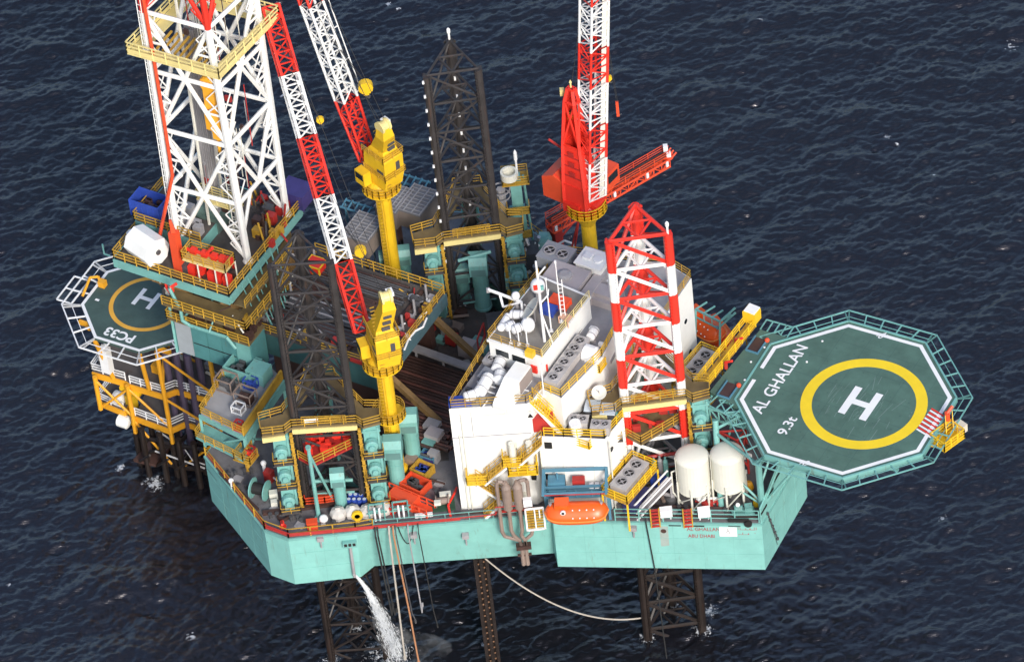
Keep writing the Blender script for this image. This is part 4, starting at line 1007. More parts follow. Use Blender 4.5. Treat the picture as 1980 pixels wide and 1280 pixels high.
# ------------------------------------------------------------------ cantilever with pipe deck
RX = lambda x, y, z=0: E1 * x + E2 * y + Z * z       # rig frame: x to the bow, y to starboard
CX0, CX1, CY0, CY1, CZ = -31.6, -4.9, -17.9, -4.9, 33.0
def make_cantilever():
    root = thing('cantilever', 'long cantilever with dark pipe deck carrying the drill floor', 'cantilever', RX((CX0 + CX1) / 2, (CY0 + CY1) / 2, DK + .03))
    cx = (CX0 + CX1) / 2; cy = (CY0 + CY1) / 2; LX, LY = CX1 - CX0, CY1 - CY0
    ax = (E1, E2, Z)
    part(MB().box(RX(cx, cy, CZ - .15), (LX, LY, .3), ax), 'pipe_deck', DECKD, root)
    for y in (CY0 + .2, CY1 - .2): part(MB().box(RX(cx, y, CZ - 1.8), (LX, .4, 3.0), ax), 'side_girder', P('dark_teal_plate', (.04, .105, .105), .5, .2, .3, (.06, .045, .03)), root)
    mb = MB(); mb.box(RX(CX1 + .12, cy, CZ - .75), (.25, LY + .2, 1.5), ax); part(mb, 'end_girder', P('slate_teal', (.07, .13, .15), .55, .2, .3, (.06, .05, .04)), root)
    for y in (CY0 + 1.6, CY1 - 1.6):
        mb = MB(); mb.box(RX(-13.0, y, (DK + CZ - 3.3) / 2), (14, .9, CZ - 3.3 - DK - .05), ax); part(mb, 'skid_beam', BRN, root)
    mb = MB()
    for x, y in ((-5.5, CY0 + 1.6), (-5.5, CY1 - 1.6)): mb.tube(RX(x, y, CZ - 2.5), RX(x + 6.5, y, DK + .3), .45, n=4)
    part(mb, 'hold_down_beam', P('substructure_brown', (.20, .12, .045), .6, .3, .4, (.07, .04, .02)), root)
    mb = MB(); mb.rail([RX(-21, CY1, CZ), RX(CX1, CY1, CZ)], 1.4, .07, step=1.4); part(mb, 'railing', RYEL, root)
    mb = MB(); mb.rail([RX(CX1, CY1, CZ), RX(CX1, CY0 + 2.5, CZ)], 1.2, .06, step=1.6); part(mb, 'railing', RYEL, root)
    mb = MB(); mb.rail([RX(CX1 - 1, CY0, CZ), RX(-21, CY0, CZ)], 1.2, .06, step=1.8); part(mb, 'railing', RYEL, root)
    mb = MB(); mb.box(RX(-7.5, CY0 - .1, CZ + .3), (3.0, .25, .4), ax); part(mb, 'red_coaming', DRED, root)
    mb = MB()          # pipe stops and cross bearers
    for x in (-19, -16.2, -13, -10, -7.2): mb.box(RX(x, cy, CZ + .16), (.35, LY - 1.4, .3), ax)
    part(mb, 'pipe_bearer', BRN, root)
    mb = MB()
    for x in (-20.2, -6.2):
        for y in (-16.6, -14.2, -11.6, -9, -6.4): mb.tube(RX(x, y, CZ), RX(x, y, CZ + 2.2), .14, n=6)
    part(mb, 'pipe_stanchion', GREY, root)
    rnd = random.Random(41); mb = MB()
    for k in range(84):
        p = RX(rnd.uniform(-21.0, -5.5), rnd.uniform(CY0 + .6, CY0 + 2.2) if k < 22 else rnd.uniform(CY0 + 1, CY1 - .8), CZ)
        if k >= 60: p = RX(rnd.uniform(-6.6, -5.2), rnd.uniform(CY0 + .6, CY1 - .8), CZ)
        if 22 <= k < 60: p = RX(rnd.choice((-20.9, -20.6, -8.0, -7.4, -6.8)) + rnd.uniform(-.4, .4), p.dot(E2), CZ)
        w = rnd.uniform(.2, .75); hh = rnd.uniform(.3, 1.1)
        if rnd.random() < .6: mb.box(p + Z * hh / 2, (w * 1.3, w, hh), ax, rnd.randrange(7))
        else: mb.tube(p + Z * .2, p + V(rnd.uniform(-1, 1), rnd.uniform(-1, 1), rnd.uniform(.1, .8)), .09, n=6, mi=rnd.randrange(7))
    part(mb, 'pipe_deck_gear', [GREY, DGREY, BRN, DRED, MARK, RYEL, BRN], root)
    return root
make_cantilever()
# loose pipes lying on the pipe deck: individual things sharing a label
def pipes(y0, y1, n, x0, x1, z, r, mats, label, group, layers=1, jit=.5):
    rnd = random.Random(int(abs(y0) * 10) + n); protos = []
    for m in mats:
        mb = MB(); mb.tube(V(0, 0, 0), E1 * (x1 - x0), r, n=7)
        for e in (0, 1): mb.tube(E1 * ((x1 - x0) * e - (.35 if e else 0)), E1 * ((x1 - x0) * e + (.35 if not e else 0)), r * 1.3, n=7)
        protos.append(mb.mesh('drill_pipe', m))
    k = 0
    for la in range(layers):
        for i in range(n - la):
            y = y0 + (y1 - y0) * (i + .5 * la + .5) / n
            o = bpy.data.objects.new('drill_pipe', protos[k % len(protos)] if rnd.random() > .3 else protos[0]); COL.objects.link(o); k += 1
            o.location = RX(x0 + rnd.uniform(-jit, jit), y + rnd.uniform(-.03, .03), z + r + la * r * 1.8)
            tag(o, label, 'drill pipe', group)
pipes(-16.4, -14.3, 8, -20, -8.5, CZ + .32, .11, [BRN, DGREY], 'dark drill pipe lying in the near rows of the cantilever pipe deck', 'drill pipes on the cantilever near rows')
pipes(-14.0, -11.7, 9, -19.6, -9.5, CZ + .32, .11, [DGREY, BRN, GREY], 'dark drill pipe lying in the middle rows of the cantilever pipe deck', 'drill pipes on the cantilever middle rows')
pipes(-11.3, -9.2, 7, -20, -10.5, CZ + .32, .13, [BRN, DGREY], 'brown drill pipe lying between the second stanchion rows on the pipe deck', 'drill pipes on the cantilever third rows')
pipes(-8.8, -5.8, 9, -19.5, -8.2, CZ + .32, .12, [DGREY, DGREY, BRN], 'dark drill pipe lying beside the long yellow rail of the pipe deck', 'drill pipes beside the yellow rail')
# casing in the hold of the main deck between cantilever and accommodation
CASX = A(790, 705, DK + .9)
crx, cry = CASX.dot(E1), CASX.dot(E2)
mbb = MB()
for dx in (-1, 2.5, 6.0, 9.0): mbb.box(RX(crx + dx, cry - 4.6, DK + .45), (.4, 12.5, .8), (E1, E2, Z))
solo(mbb, 'casing_bearer', BRN, 'brown steel bearers under the rows of rusty casing on deck', 'pipe bearer')
pipes(cry - 10.4, cry + 1.2, 26, crx - 2.0, crx + 10.0, DK + .87, .2, [BRN, BRN, P('reddish_casing', (.13, .052, .04), .55, .3, .3, (.05, .03, .03))], 'rusty brown casing pipe lying in the rows beside the accommodation block', 'casing pipes on the main deck', layers=1, jit=.8)

# ------------------------------------------------------------------ drill floor on its substructure
FZ = 41.0; FX0, FX1, FY0, FY1 = -35.5, -21.0, -21.6, -6.4
def make_drill_floor():
    cx, cy = (FX0 + FX1) / 2, (FY0 + FY1) / 2; ax = (E1, E2, Z); LX, LY = FX1 - FX0, FY1 - FY0
    root = thing('drill_floor', 'green edged drill floor with yellow rails under the white derrick', 'drill floor', RX(cx, cy, CZ))
    part(MB().box(RX(cx, cy, FZ - .15), (LX, LY, .3), ax), 'floor_plate', DECKD, root)
    mb = MB()
    for y in (FY0, FY1): mb.box(RX(cx, y, FZ - .55), (LX + .1, .3, 1.1), ax)
    for x in (FX0, FX1): mb.box(RX(x, cy, FZ - .55), (.3, LY - .35, 1.1), ax)
    part(mb, 'edge_girder', GRN, root)
    mb = MB(); mb.rail([RX(FX0, FY0, FZ), RX(FX1, FY0, FZ), RX(FX1, FY1, FZ)], 1.3, .07, step=1.5); mb.rail([RX(FX0, FY0, FZ), RX(FX0, FY0 + 6, FZ)], 1.3, .07, step=1.5); part(mb, 'railing', RYEL, root)
    mb = MB()
    for x in (CX0 + .8, FX1 - 1.2):
        for y in (FY0 + 3.4, FY1 - 2): mb.box(RX(x, y, (CZ + FZ - .3) / 2), (.9, .9, FZ - CZ - .3), ax)
        mb.tube(RX(x, FY0 + 3.4, CZ + .4), RX(x, FY1 - 2, FZ - 1), .25); mb.tube(RX(x, FY1 - 2, CZ + .4), RX(x, FY0 + 3.4, FZ - 1), .25)
    for y in (FY0 + 3.4, FY1 - 2): mb.tube(RX(CX0 + .8, y, CZ + .4), RX(FX1 - 1.2, y, FZ - 1), .25); mb.tube(RX(FX1 - 1.2, y, CZ + .4), RX(CX0 + .8, y, FZ - 1), .25); mb.tube(RX(CX0 + .8, y, CZ + .4), RX(FX0 + .4, y, FZ - 1.4), .3, n=4)
    for x in (CX0 + .8, cx, FX1 - 1.2): mb.tube(RX(x, FY0 + .2, FZ - 1.5), RX(x, FY0 + 3.6, CZ + 2.5), .28, n=4)
    part(mb, 'substructure', P('substructure_brown', (.20, .12, .045), .6, .3, .4, (.07, .04, .02)), root)
    # walkway under the floor edge, with yellow rails
    wz = 37.2; mb = MB(); mb.box(RX(-25.0, FY0 + .6, wz - .08), (9.0, 2.6, .16), ax); mb.box(RX(FX1 + .9, -16.1, wz - .10), (2.2, 7.6, .16), ax); part(mb, 'lower_walkway', MATS['brown_grating'], root)
    mb = MB(); mb.rail([RX(-29.5, FY0 - .7, wz), RX(FX1 + 2.0, FY0 - .7, wz), RX(FX1 + 2.0, -13.2, wz)], 1.3, .07, step=1.3); part(mb, 'walkway_railing', RYEL, root)
    mb = MB(); mb.tube(RX(-27.5, FY0 - .3, 36.8), RX(-27.5, FY0 - .3, 35.2), .2); mb.path([RX(-27.5, FY0 - .3, 35.2), RX(-26.6, FY0 - .3, 34.8), RX(-22.0, FY0 - .3, 34.9), RX(-21.0, FY0 - .3, 33.6)], .2); mb.tube(RX(-28.6, FY0 - .2, 39.5), RX(-27.5, FY0 - .3, 36.8), .2); part(mb, 'green_pipe', GRN, root)
    mb = MB()
    for k in range(7): mb.tube(RX(-20.9 + k * .01, -12 - k * 1.2, 40.6), RX(-20.2 + (k % 3) * .4, -12.5 - k * .9, 33.4), .07 + .03 * (k % 2))
    part(mb, 'riser_pipe', GRN, root)
    # tiers of walkways and pipes on the near faces of the substructure
    for wz, y0_, y1_ in ((39.2, -20.8, -9.0), (35.6, -19.5, -12.0)):
        mb = MB(); mb.box(RX(FX1 + .6, (y0_ + y1_) / 2, wz - .06), (1.5, y1_ - y0_, .12), ax); part(mb, 'side_tier', MATS['brown_grating'], root)
        mb = MB(); mb.rail([RX(FX1 + 1.3, y0_, wz), RX(FX1 + 1.3, y1_, wz)], 1.1, .06, step=1.3); part(mb, 'tier_railing', RYEL, root)
    rnd = random.Random(55); mb = MB()
    for k in range(40):
        if k < 22: p = RX(rnd.uniform(-33, -21.5), FY0 + rnd.uniform(.6, 3.2), rnd.uniform(34.6, 39))
        else: p = RX(FX1 + rnd.uniform(-.6, 1.0), rnd.uniform(-20, -8), rnd.uniform(33.6, 39))
        if rnd.random() < .5: mb.box(p, (rnd.uniform(.3, 1.2), rnd.uniform(.3, .9), rnd.uniform(.3, 1.2)), ax, rnd.randrange(6))
        else: mb.tube(p, p + E1 * rnd.uniform(-1.6, 1.6) + E2 * rnd.uniform(-1.2, 1.2) + Z * rnd.uniform(-2.4, 1), rnd.uniform(.08, .18), mi=rnd.randrange(6))
    part(mb, 'under_floor_gear', [GREY, DGREY, RYEL, GRN, BRN, CRM], root)
    # equipment standing on the floor as parts of it: drawworks, rotary machinery
    mb = MB(); c = A(408, 432, FZ); mb.box(c + Z * 1.0, (3.4, 2.2, 2.0), ax); mb.lathe(c + Z * 2.0 - E1 * 1.2, [(.9, 0), (.9, 2.4)], 14, ax=E1); part(mb, 'drawworks', P('drawworks_green', (.10, .16, .14), .5, .2), root)
    mb = MB(); rnd = random.Random(9)
    for k in range(46):
        p = A(rnd.uniform(488, 560), rnd.uniform(372, 480), FZ); w = rnd.uniform(.3, 1.1)
        if rnd.random() < .6: mb.box(p + Z * w * .6, (w, w * .8, w * 1.2), ax, rnd.randrange(4))
        else: mb.tube(p, p + V(rnd.uniform(-.6, .6), rnd.uniform(-.4, .4), rnd.uniform(.8, 3.0)), .12, mi=rnd.randrange(4))
    part(mb, 'floor_machinery', [DGREY, BRN, DRED, RYEL], root)
    mb = MB(); rnd = random.Random(11)
    for k in range(26):
        p = A(rnd.uniform(345, 455), rnd.uniform(500, 545), FZ); w = rnd.uniform(.3, .9)
        mb.box(p + Z * w * .6, (w, w * .8, w * 1.2), ax, rnd.randrange(4))
    part(mb, 'floor_machinery', [DGREY, RED, DRED, BRN], root)
    return root
make_drill_floor()

def make_derrick():
    z0, z1 = FZ, 104.0
    base = [A(345, 470, FZ), A(480, 505, FZ), A(554, 415, FZ)]; base.append(base[0] + base[2] - base[1])
    cen = (base[0] + base[2]) / 2; root = thing('derrick', 'tall white lattice derrick with red upper bays over the drill floor', 'derrick', V(cen.x, cen.y, FZ))
    zt = 74.4; topl = [A(276, 22, zt), A(402, 56, zt), A(491, -28, zt)]; topl.append(topl[0] + topl[2] - topl[1])
    def leg(i, z): t = (z - FZ) / (zt - FZ); a = base[i % 4].lerp(topl[i % 4], t); return V(a.x, a.y, z)
    zs = [FZ, 49.4, 57.8, 66.1, 74.4, 82.7, 91, 99]
    mats = [WHT, RED]
    for i in range(4):
        mb = MB()
        for a, b in zip(zs, zs[1:]): mb.tube(leg(i, a), leg(i, b), .41 if a < 74 else .36, n=8, mi=0 if (a < 74 or a > 90) else 1)
        mb.lathe(leg(i, FZ), [(.6, 0), (.6, .12), (.4, .5)], 8)
        part(mb, 'leg', mats, root)
    for i in range(4):
        mb = MB(); j = i + 1
        for k, (a, b) in enumerate(zip(zs, zs[1:])):
            m = 0 if a < 74 or a > 90 else 1
            if k == 0 and i in (1,):        # open V-door side
                mb.tube(leg(i, b), leg(j, b), .26, mi=m)
                mb.tube(leg(i, a + 4), leg(i, b).lerp(leg(j, b), .3), .2, mi=m); mb.tube(leg(j, a + 4), leg(i, b).lerp(leg(j, b), .7), .2, mi=m); continue
            mid = leg(i, b).lerp(leg(j, b), .5)
            if k % 2 == 0:
                mb.tube(leg(i, a), mid, .25, mi=m); mb.tube(leg(j, a), mid, .25, mi=m)
            else:
                lo = leg(i, a).lerp(leg(j, a), .5); mb.tube(lo, leg(i, b), .25, mi=m); mb.tube(lo, leg(j, b), .25, mi=m)
            mb.tube(leg(i, b), leg(j, b), .26, mi=m)
            hm = (a + b) / 2
            q0, q1 = leg(i, hm), leg(j, hm)
            dg0 = leg(i, a).lerp(mid, .5) if k % 2 == 0 else leg(i, a).lerp(leg(j, a), .5).lerp(leg(i, b), .5)
            dg1 = leg(j, a).lerp(mid, .5) if k % 2 == 0 else leg(i, a).lerp(leg(j, a), .5).lerp(leg(j, b), .5)
            mb.tube(q0, dg0, .13, mi=m); mb.tube(q1, dg1, .13, mi=m); mb.tube(leg(i, hm + 2), dg0, .11, mi=m); mb.tube(leg(j, hm + 2), dg1, .11, mi=m)
        for k, (a, b) in enumerate(zip(zs, zs[1:])):      # thin secondary lattice
            m = 0 if a < 74 or a > 90 else 1
            if k == 0 and i == 1: continue
            for q in range(4):
                t0, t1 = q / 4, (q + 1) / 4; za, zb = a + (b - a) * t0, a + (b - a) * t1
                if q % 2 == 0: mb.tube(leg(i, za), leg(i, zb).lerp(leg(j, zb), .22), .075, n=4, mi=m); mb.tube(leg(j, za), leg(j, zb).lerp(leg(i, zb), .22), .075, n=4, mi=m)
                else: mb.tube(leg(i, za).lerp(leg(j, za), .22), leg(i, zb), .075, n=4, mi=m); mb.tube(leg(j, za).lerp(leg(i, za), .22), leg(j, zb), .075, n=4, mi=m)
        part(mb, 'bracing', mats, root)
    # inner verticals: guide rails, standpipes, racked pipe, ladder
    mb = MB()
    for fx, fy in ((.34, .62), (.5, .62), (.30, .3)): 
        p = lambda z: leg(0, z).lerp(leg(1, z), fx).lerp(leg(3, z).lerp(leg(2, z), fx), fy); mb.tube(p(FZ), p(98), .16, n=5)
    part(mb, 'guide_rail', CRM, root)
    mb = MB()
    for k in range(14):
        fx, fy = .12 + .028 * (k % 7), .55 + .06 * (k // 7); p = lambda z: leg(0, z).lerp(leg(1, z), fx).lerp(leg(3, z).lerp(leg(2, z), fx), fy); mb.tube(p(FZ + .2), p(69.0), .09, n=5)
    part(mb, 'racked_pipe', GREY, root)
    mb = MB(); rnd = random.Random(66)
    for k in range(44):
        fx, fy, z = rnd.uniform(.15, .85), rnd.uniform(.3, .9), rnd.uniform(FZ + 1, 73); p = lambda zz: leg(0, zz).lerp(leg(1, zz), fx).lerp(leg(3, zz).lerp(leg(2, zz), fx), fy)
        if k % 3: mb.tube(p(z), p(min(98, z + rnd.uniform(2, 9))), .07, n=4, mi=k % 4)
        else: mb.box(p(z), (rnd.uniform(.3, .8), .3, rnd.uniform(.3, 1.0)), (E1, E2, Z), k % 4)
    part(mb, 'inner_line', [GREY, CRM, BRN, DRED], root)
    mb = MB(); p = lambda z, o=0: leg(0, z) - E2 * .55 + E1 * o
    for o in (-.25, .25): mb.tube(p(FZ, o), p(96, o), .06, n=4)
    for k in range(60): mb.tube(p(FZ + .5 + k * .9, -.25), p(FZ + .5 + k * .9, .25), .04, n=4)
    part(mb, 'ladder', WHT, root)
    mb = MB(); q = lambda z, o: leg(1, z) - E1 * 1.6 + E2 * 1.0 + E1 * o
    for o in (-.3, .3): mb.tube(q(FZ + 1, o), q(64, o), .07, n=4)
    for k in range(28): mb.tube(q(FZ + 1 + k * .8, -.3), q(FZ + 1 + k * .8, .3), .05, n=4)
    for k in range(4): mb.ring(q(FZ + 1.2 + k * 1.1, 0) - E2 * .35, .40, .46, .12, 12)
    part(mb, 'caged_ladder', CRM, root)
    # racking platform round the derrick
    pz = 69.2; o = 1.5
    c4 = [leg(i, pz) for i in range(4)]; cc = sum(c4, V(0, 0, 0)) / 4; cc.z = pz
    outp = [c4[0] - E1 * 1.7 - E2 * 1.5, c4[1] + E1 * 1.5 - E2 * 1.5, c4[2] + E1 * 1.5 + E2 * 1.6, c4[3] - E1 * 1.7 + E2 * 1.6]
    inn = [p + (cc - p).normalized() * 2.0 for p in outp]
    mb = MB().prism(outp, pz - .2, pz, holes=[inn]); pl = part(mb, 'racking_platform', PYEL, root)
    mb = MB(); mb.rail(outp, 1.5, .08, closed=True, step=1.6); 
    for a, b in zip(outp, outp[1:] + outp[:1]): d = (b - a).normalized(); mb.box((a + b) / 2 + Z * .35, ((b - a).length, .06, .5), (d, d.cross(Z), Z))
    part(mb, 'railing', PYEL, pl)
    mb = MB(); a = leg(0, pz).lerp(leg(1, pz), .5)
    for k in range(9): mb.box(a + E2 * (1.5 + .0 * k) + E1 * (-3 + k * .72) + Z * .1, (.2, 3.0, .2), (E1, E2, Z))
    part(mb, 'finger_board', RYEL, pl)
    mb = MB(); pz2 = 46.2; a = c4[0].lerp(c4[1], .55); a = V(*leg(0, pz2).lerp(leg(1, pz2), .5)) + E2 * 2.6
    mb.box(a, (5.2, 1.3, .15), (E1, E2, Z)); mb.rail([a - E1 * 2.6 - E2 * .6, a + E1 * 2.6 - E2 * .6, a + E1 * 2.6 + E2 * .6, a - E1 * 2.6 + E2 * .6], 1.2, .06, closed=True, step=1.2); part(mb, 'stabbing_board', PYEL, root)
    mb = MB()
    a = A(338, 470, FZ); p = [leg(0, 80) + E1 * .6 - E2 * .5, leg(0, 70) + E1 * .9 - E2 * .6, leg(0, 60) + E1 * 1.0 - E2 * .6, leg(0, 52) + E1 * 1.1 - E2 * .7, leg(0, 47) - E1 * .1 - E2 * 1.3, leg(0, FZ + .8) - E1 * 1.2 - E2 * 2.2]
    mb.path(p, .2, n=6); part(mb, 'mud_hose', ORED, root)
    return root, cen, leg
derrick, dcen, dleg = make_derrick()

def make_top_drive():
    c = A(411, 205, 62.5); root = thing('top_drive', 'orange yellow travelling block and top drive hanging inside the derrick', 'top drive', c - Z * 5)
    mb = MB(); mb.lathe(c + Z * 3.2 - E2 * .5, [(.9, 0), (1.0, .2), (1.0, .8), (.9, 1.0)], 14, ax=E2); mb.box(c + Z * 1.4, (1.3, .9, 3.2), (E1, E2, Z)); part(mb, 'travelling_block', OYEL, root)
    mb = MB(); mb.box(c - Z * 1.8, (1.6, 1.2, 2.6), (E1, E2, Z)); mb.box(c - Z * 3.6 + E1 * .3, (1.0, 1.0, 1.4), (E1, E2, Z)); mb.tube(c - Z * 4.2, c - Z * 6.5, .2); part(mb, 'motor', OYEL, root)
    mb = MB()
    for x in (-.5, -.2, .2, .5): mb.tube(c + Z * 4 + E1 * x, V(c.x, c.y, 98.8) + E1 * x, .05, n=4)
    part(mb, 'hoist_line', CAB, root)
    mb = MB(); mb.box(V(c.x, c.y, 99.0), (9.5, .5, .6), (E1, E2, Z)); part(mb, 'crown_beam', WHT, root)
make_top_drive()

# ------------------------------------------------------------------ things on and round the drill floor
AXR = (E1, E2, Z)
def make_silo():
    c = A(288, 500, FZ); root = thing('bulk_tank', 'big white eight sided tank on the left of the drill floor', 'tank', c)
    mb = MB(); d = (E1 * .96 - E2 * .28).normalized(); h0 = c + Z * 1.9 - d * 2.1
    mb.lathe(h0, [(1.0, 0), (1.75, .35), (1.75, 3.8), (1.2, 4.3)], 8, ax=d); part(mb, 'shell', WHT, root)
    mb = MB(); mb.lathe(h0 + d * 4.25 + Z * .6 - E2 * .3, [(.3, 0), (.3, .15)], 12, ax=d); part(mb, 'manhole', DGREY, root)
    mb = MB()
    for f in (.8, 3.2): mb.box(h0 + d * f - Z * 1.5, (.4, 2.6, .75), (d, d.cross(Z), Z))
    part(mb, 'saddle', DGREY, root)
    mb = MB(); mb.ball(h0 - d * .3 + Z * .4, .45); mb.tube(h0 - d * .2, h0 - d * 1.0, .2); part(mb, 'nozzle', MARK, root)
make_silo()
def container(px, py, z, l, w, h, mat, label, top=None, ax=None, inner=None, name='container', cat='container', legs=False):
    """open or closed steel container with corner posts and ribs; position of the base centre"""
    c = A(px, py, z); a, b, _ = ax = (ax or AXR); root = thing(name, label, cat, c)
    mb = MB(); t = .08
    if inner is not None:
        mb.box(c + Z * .1, (l, w, .2), ax)
        for s in (-1, 1): mb.box(c + a * s * (l / 2 - t / 2) + Z * h / 2, (t, w, h), ax); mb.box(c + b * s * (w / 2 - t / 2) + Z * h / 2, (l - 2 * t, t, h), ax)
    else: mb.box(c + Z * (h / 2), (l, w, h), ax)
    part(mb, 'body', mat, root)
    mb = MB()
    for sa in (-1, 1):
        for sb in (-1, 1): mb.box(c + a * sa * l / 2 + b * sb * w / 2 + Z * (h / 2 + .02), (.16, .16, h + .04), ax)
    n = max(2, int(l / .7))
    for i in range(1, n):
        for sb in (-1, 1): mb.box(c + a * (l * (i / n - .5)) + b * sb * (w / 2 + .03) + Z * h / 2, (.08, .06, h - .15), ax)
    for sb in (-1, 1): mb.box(c + b * sb * (w / 2 + .02) + Z * (h - .06), (l, .12, .14), ax)
    for sa in (-1, 1): mb.box(c + a * sa * (l / 2 + .02) + Z * (h - .06), (.12, w, .14), ax)
    part(mb, 'frame', mat if top is None else top, root)
    if inner is not None:
        mb = MB(); rnd = random.Random(int(px + py))
        for k in range(7): w_ = rnd.uniform(.25, .5); mb.box(c + a * rnd.uniform(-.32, .32) * l + b * rnd.uniform(-.3, .3) * w + Z * (.2 + h * .3), (w_ * 1.6, w_, h * .6), ax)
        part(mb, 'load', inner, root)
    return root
container(292, 412, 42.5, 3.6, 2.1, 2.2, BLUE, 'blue open skip at the rail left of the derrick', inner=BRN)
container(575, 388, FZ, 3.0, 2.4, 2.0, P('violet_blue_paint', (.05, .04, .17), .5, .2, .2), 'violet blue box under the near crane boom right of the derrick', inner=None)
def make_upper_module():
    c0 = A(260, 427, 42.5); root = thing('mud_module', 'green walled upper module with yellow rail behind the white tank', 'deck module', c0 - Z * 6)
    mb = MB(); mb.prism([c0, c0 + E1 * 8.4, c0 + E1 * 8.4 + E2 * 6, c0 + E2 * 6], 36.6, 42.48); part(mb, 'wall', GRN, root)
    mb = MB(); mb.prism([c0 + E1 * .1 + E2 * .1, c0 + E1 * 8.3 + E2 * .1, c0 + E1 * 8.3 + E2 * 5.9, c0 + E1 * .1 + E2 * 5.9], 42.48, 42.5); part(mb, 'top_plate', DECKD, root)
    mb = MB(); mb.rail([c0 + E2 * 6, c0, c0 + E1 * 8.4], 1.3, .07, step=1.5); part(mb, 'railing', RYEL, root)
    mb = MB()
    for k in range(12): mb.box(c0 + E1 * (.35 + k * .7) - E2 * .04 - Z * 3, (.12, .1, 5.6), AXR)
    part(mb, 'wall_rib', GRN, root)
    mb = MB(); rnd = random.Random(4)
    for k in range(9): p = c0 + E1 * rnd.uniform(3.6, 8) + E2 * rnd.uniform(.8, 5); mb.box(p + Z * .6, (rnd.uniform(.5, 1.2), rnd.uniform(.5, 1), 1.2), AXR)
    part(mb, 'pump_set', GREY, root)
    mb = MB(); q = c0 + E2 * 3; mb.box(q + E1 * 4 - Z * 7.2, (7.6, 5, 2.9), AXR); mb.box(q + E1 * 4 - Z * 9.0, (.8, 5, 1.0), AXR); part(mb, 'support_frame', DGREY, root)
make_upper_module()
def make_red_manifold():
    c = A(398, 528, FZ); root = thing('pipe_handler', 'red machine under a yellow walkway at the front of the drill floor', 'machine', c)
    mb = MB(); a = A(348, 522, FZ); mb.box(a + Z * 2.8, (.9, .9, 5.6), AXR); mb.tube(a + Z * 5.6, a + Z * 7.2 - E1 * .2, .35, .2, n=4); part(mb, 'mast', ORED, root)
    w0, w1 = A(353, 527, FZ + 0), A(437, 558, FZ); zz = V(0, 0, 3.0)
    w0 = A(352, 502, FZ + 2.6); w1 = A(436, 528, FZ + 2.6); d = (w1 - w0).normalized(); o = d.cross(Z); o = o if o.y > 0 else -o
    mb = MB(); mb.slab([w0, w1, w1 + o * 2.0, w0 + o * 2.0], .12); part(mb, 'walkway', PYEL, root)
    mb = MB(); mb.rail([w0 + o * 2, w0, w1, w1 + o * 2, w0 + o * 2], 1.2, .07, step=1.2); part(mb, 'railing', RYEL, root)
    mb = MB()
    for q in (w0.lerp(w1, .35), w0.lerp(w1, .75), w1, w1 + o * 2, w0 + o * 2): mb.tube(V(q.x, q.y, FZ), q, .09)
    part(mb, 'support', CRM, root)
    mb = MB(); m0, m1 = w0 + o * 1.2, w1 + o * 1.4; mb.tube(m0 + Z * .5, m1 + Z * .5, .22); mb.tube(m0.lerp(m1, .4) + Z * .4, m0.lerp(m1, .6) + Z * 1.7, .2)
    for t in (.15, .4, .62, .8, .95): mb.box(m0.lerp(m1, t) + Z * .5, (.7, .6, .7), AXR)
    part(mb, 'choke_valves', RED, root)
    mb = MB()
    for k, t in enumerate((.1, .3, .55, .7, .9)): q = w0.lerp(w1, t) + o * .9; mb.box(V(q.x, q.y, FZ + .6), (.8, .8, 1.2), AXR)
    mb.path([A(331, 555, FZ) , A(331, 555, FZ + 1.6), A(342, 548, FZ + 1.9)], .18); part(mb, 'pump', RED, root)
make_red_manifold()
mb = MB(); a = A(318, 535, 40.5); mb.path([a, a - Z * 1.5, a - Z * 2.2 + E1 * .4, a - Z * 1.9 + E1 * .8, a - Z * .6 + E1 * .9], .16); solo(mb, 'hose_loop', RED, 'red hose loop hanging below the left drill floor edge', 'hose')

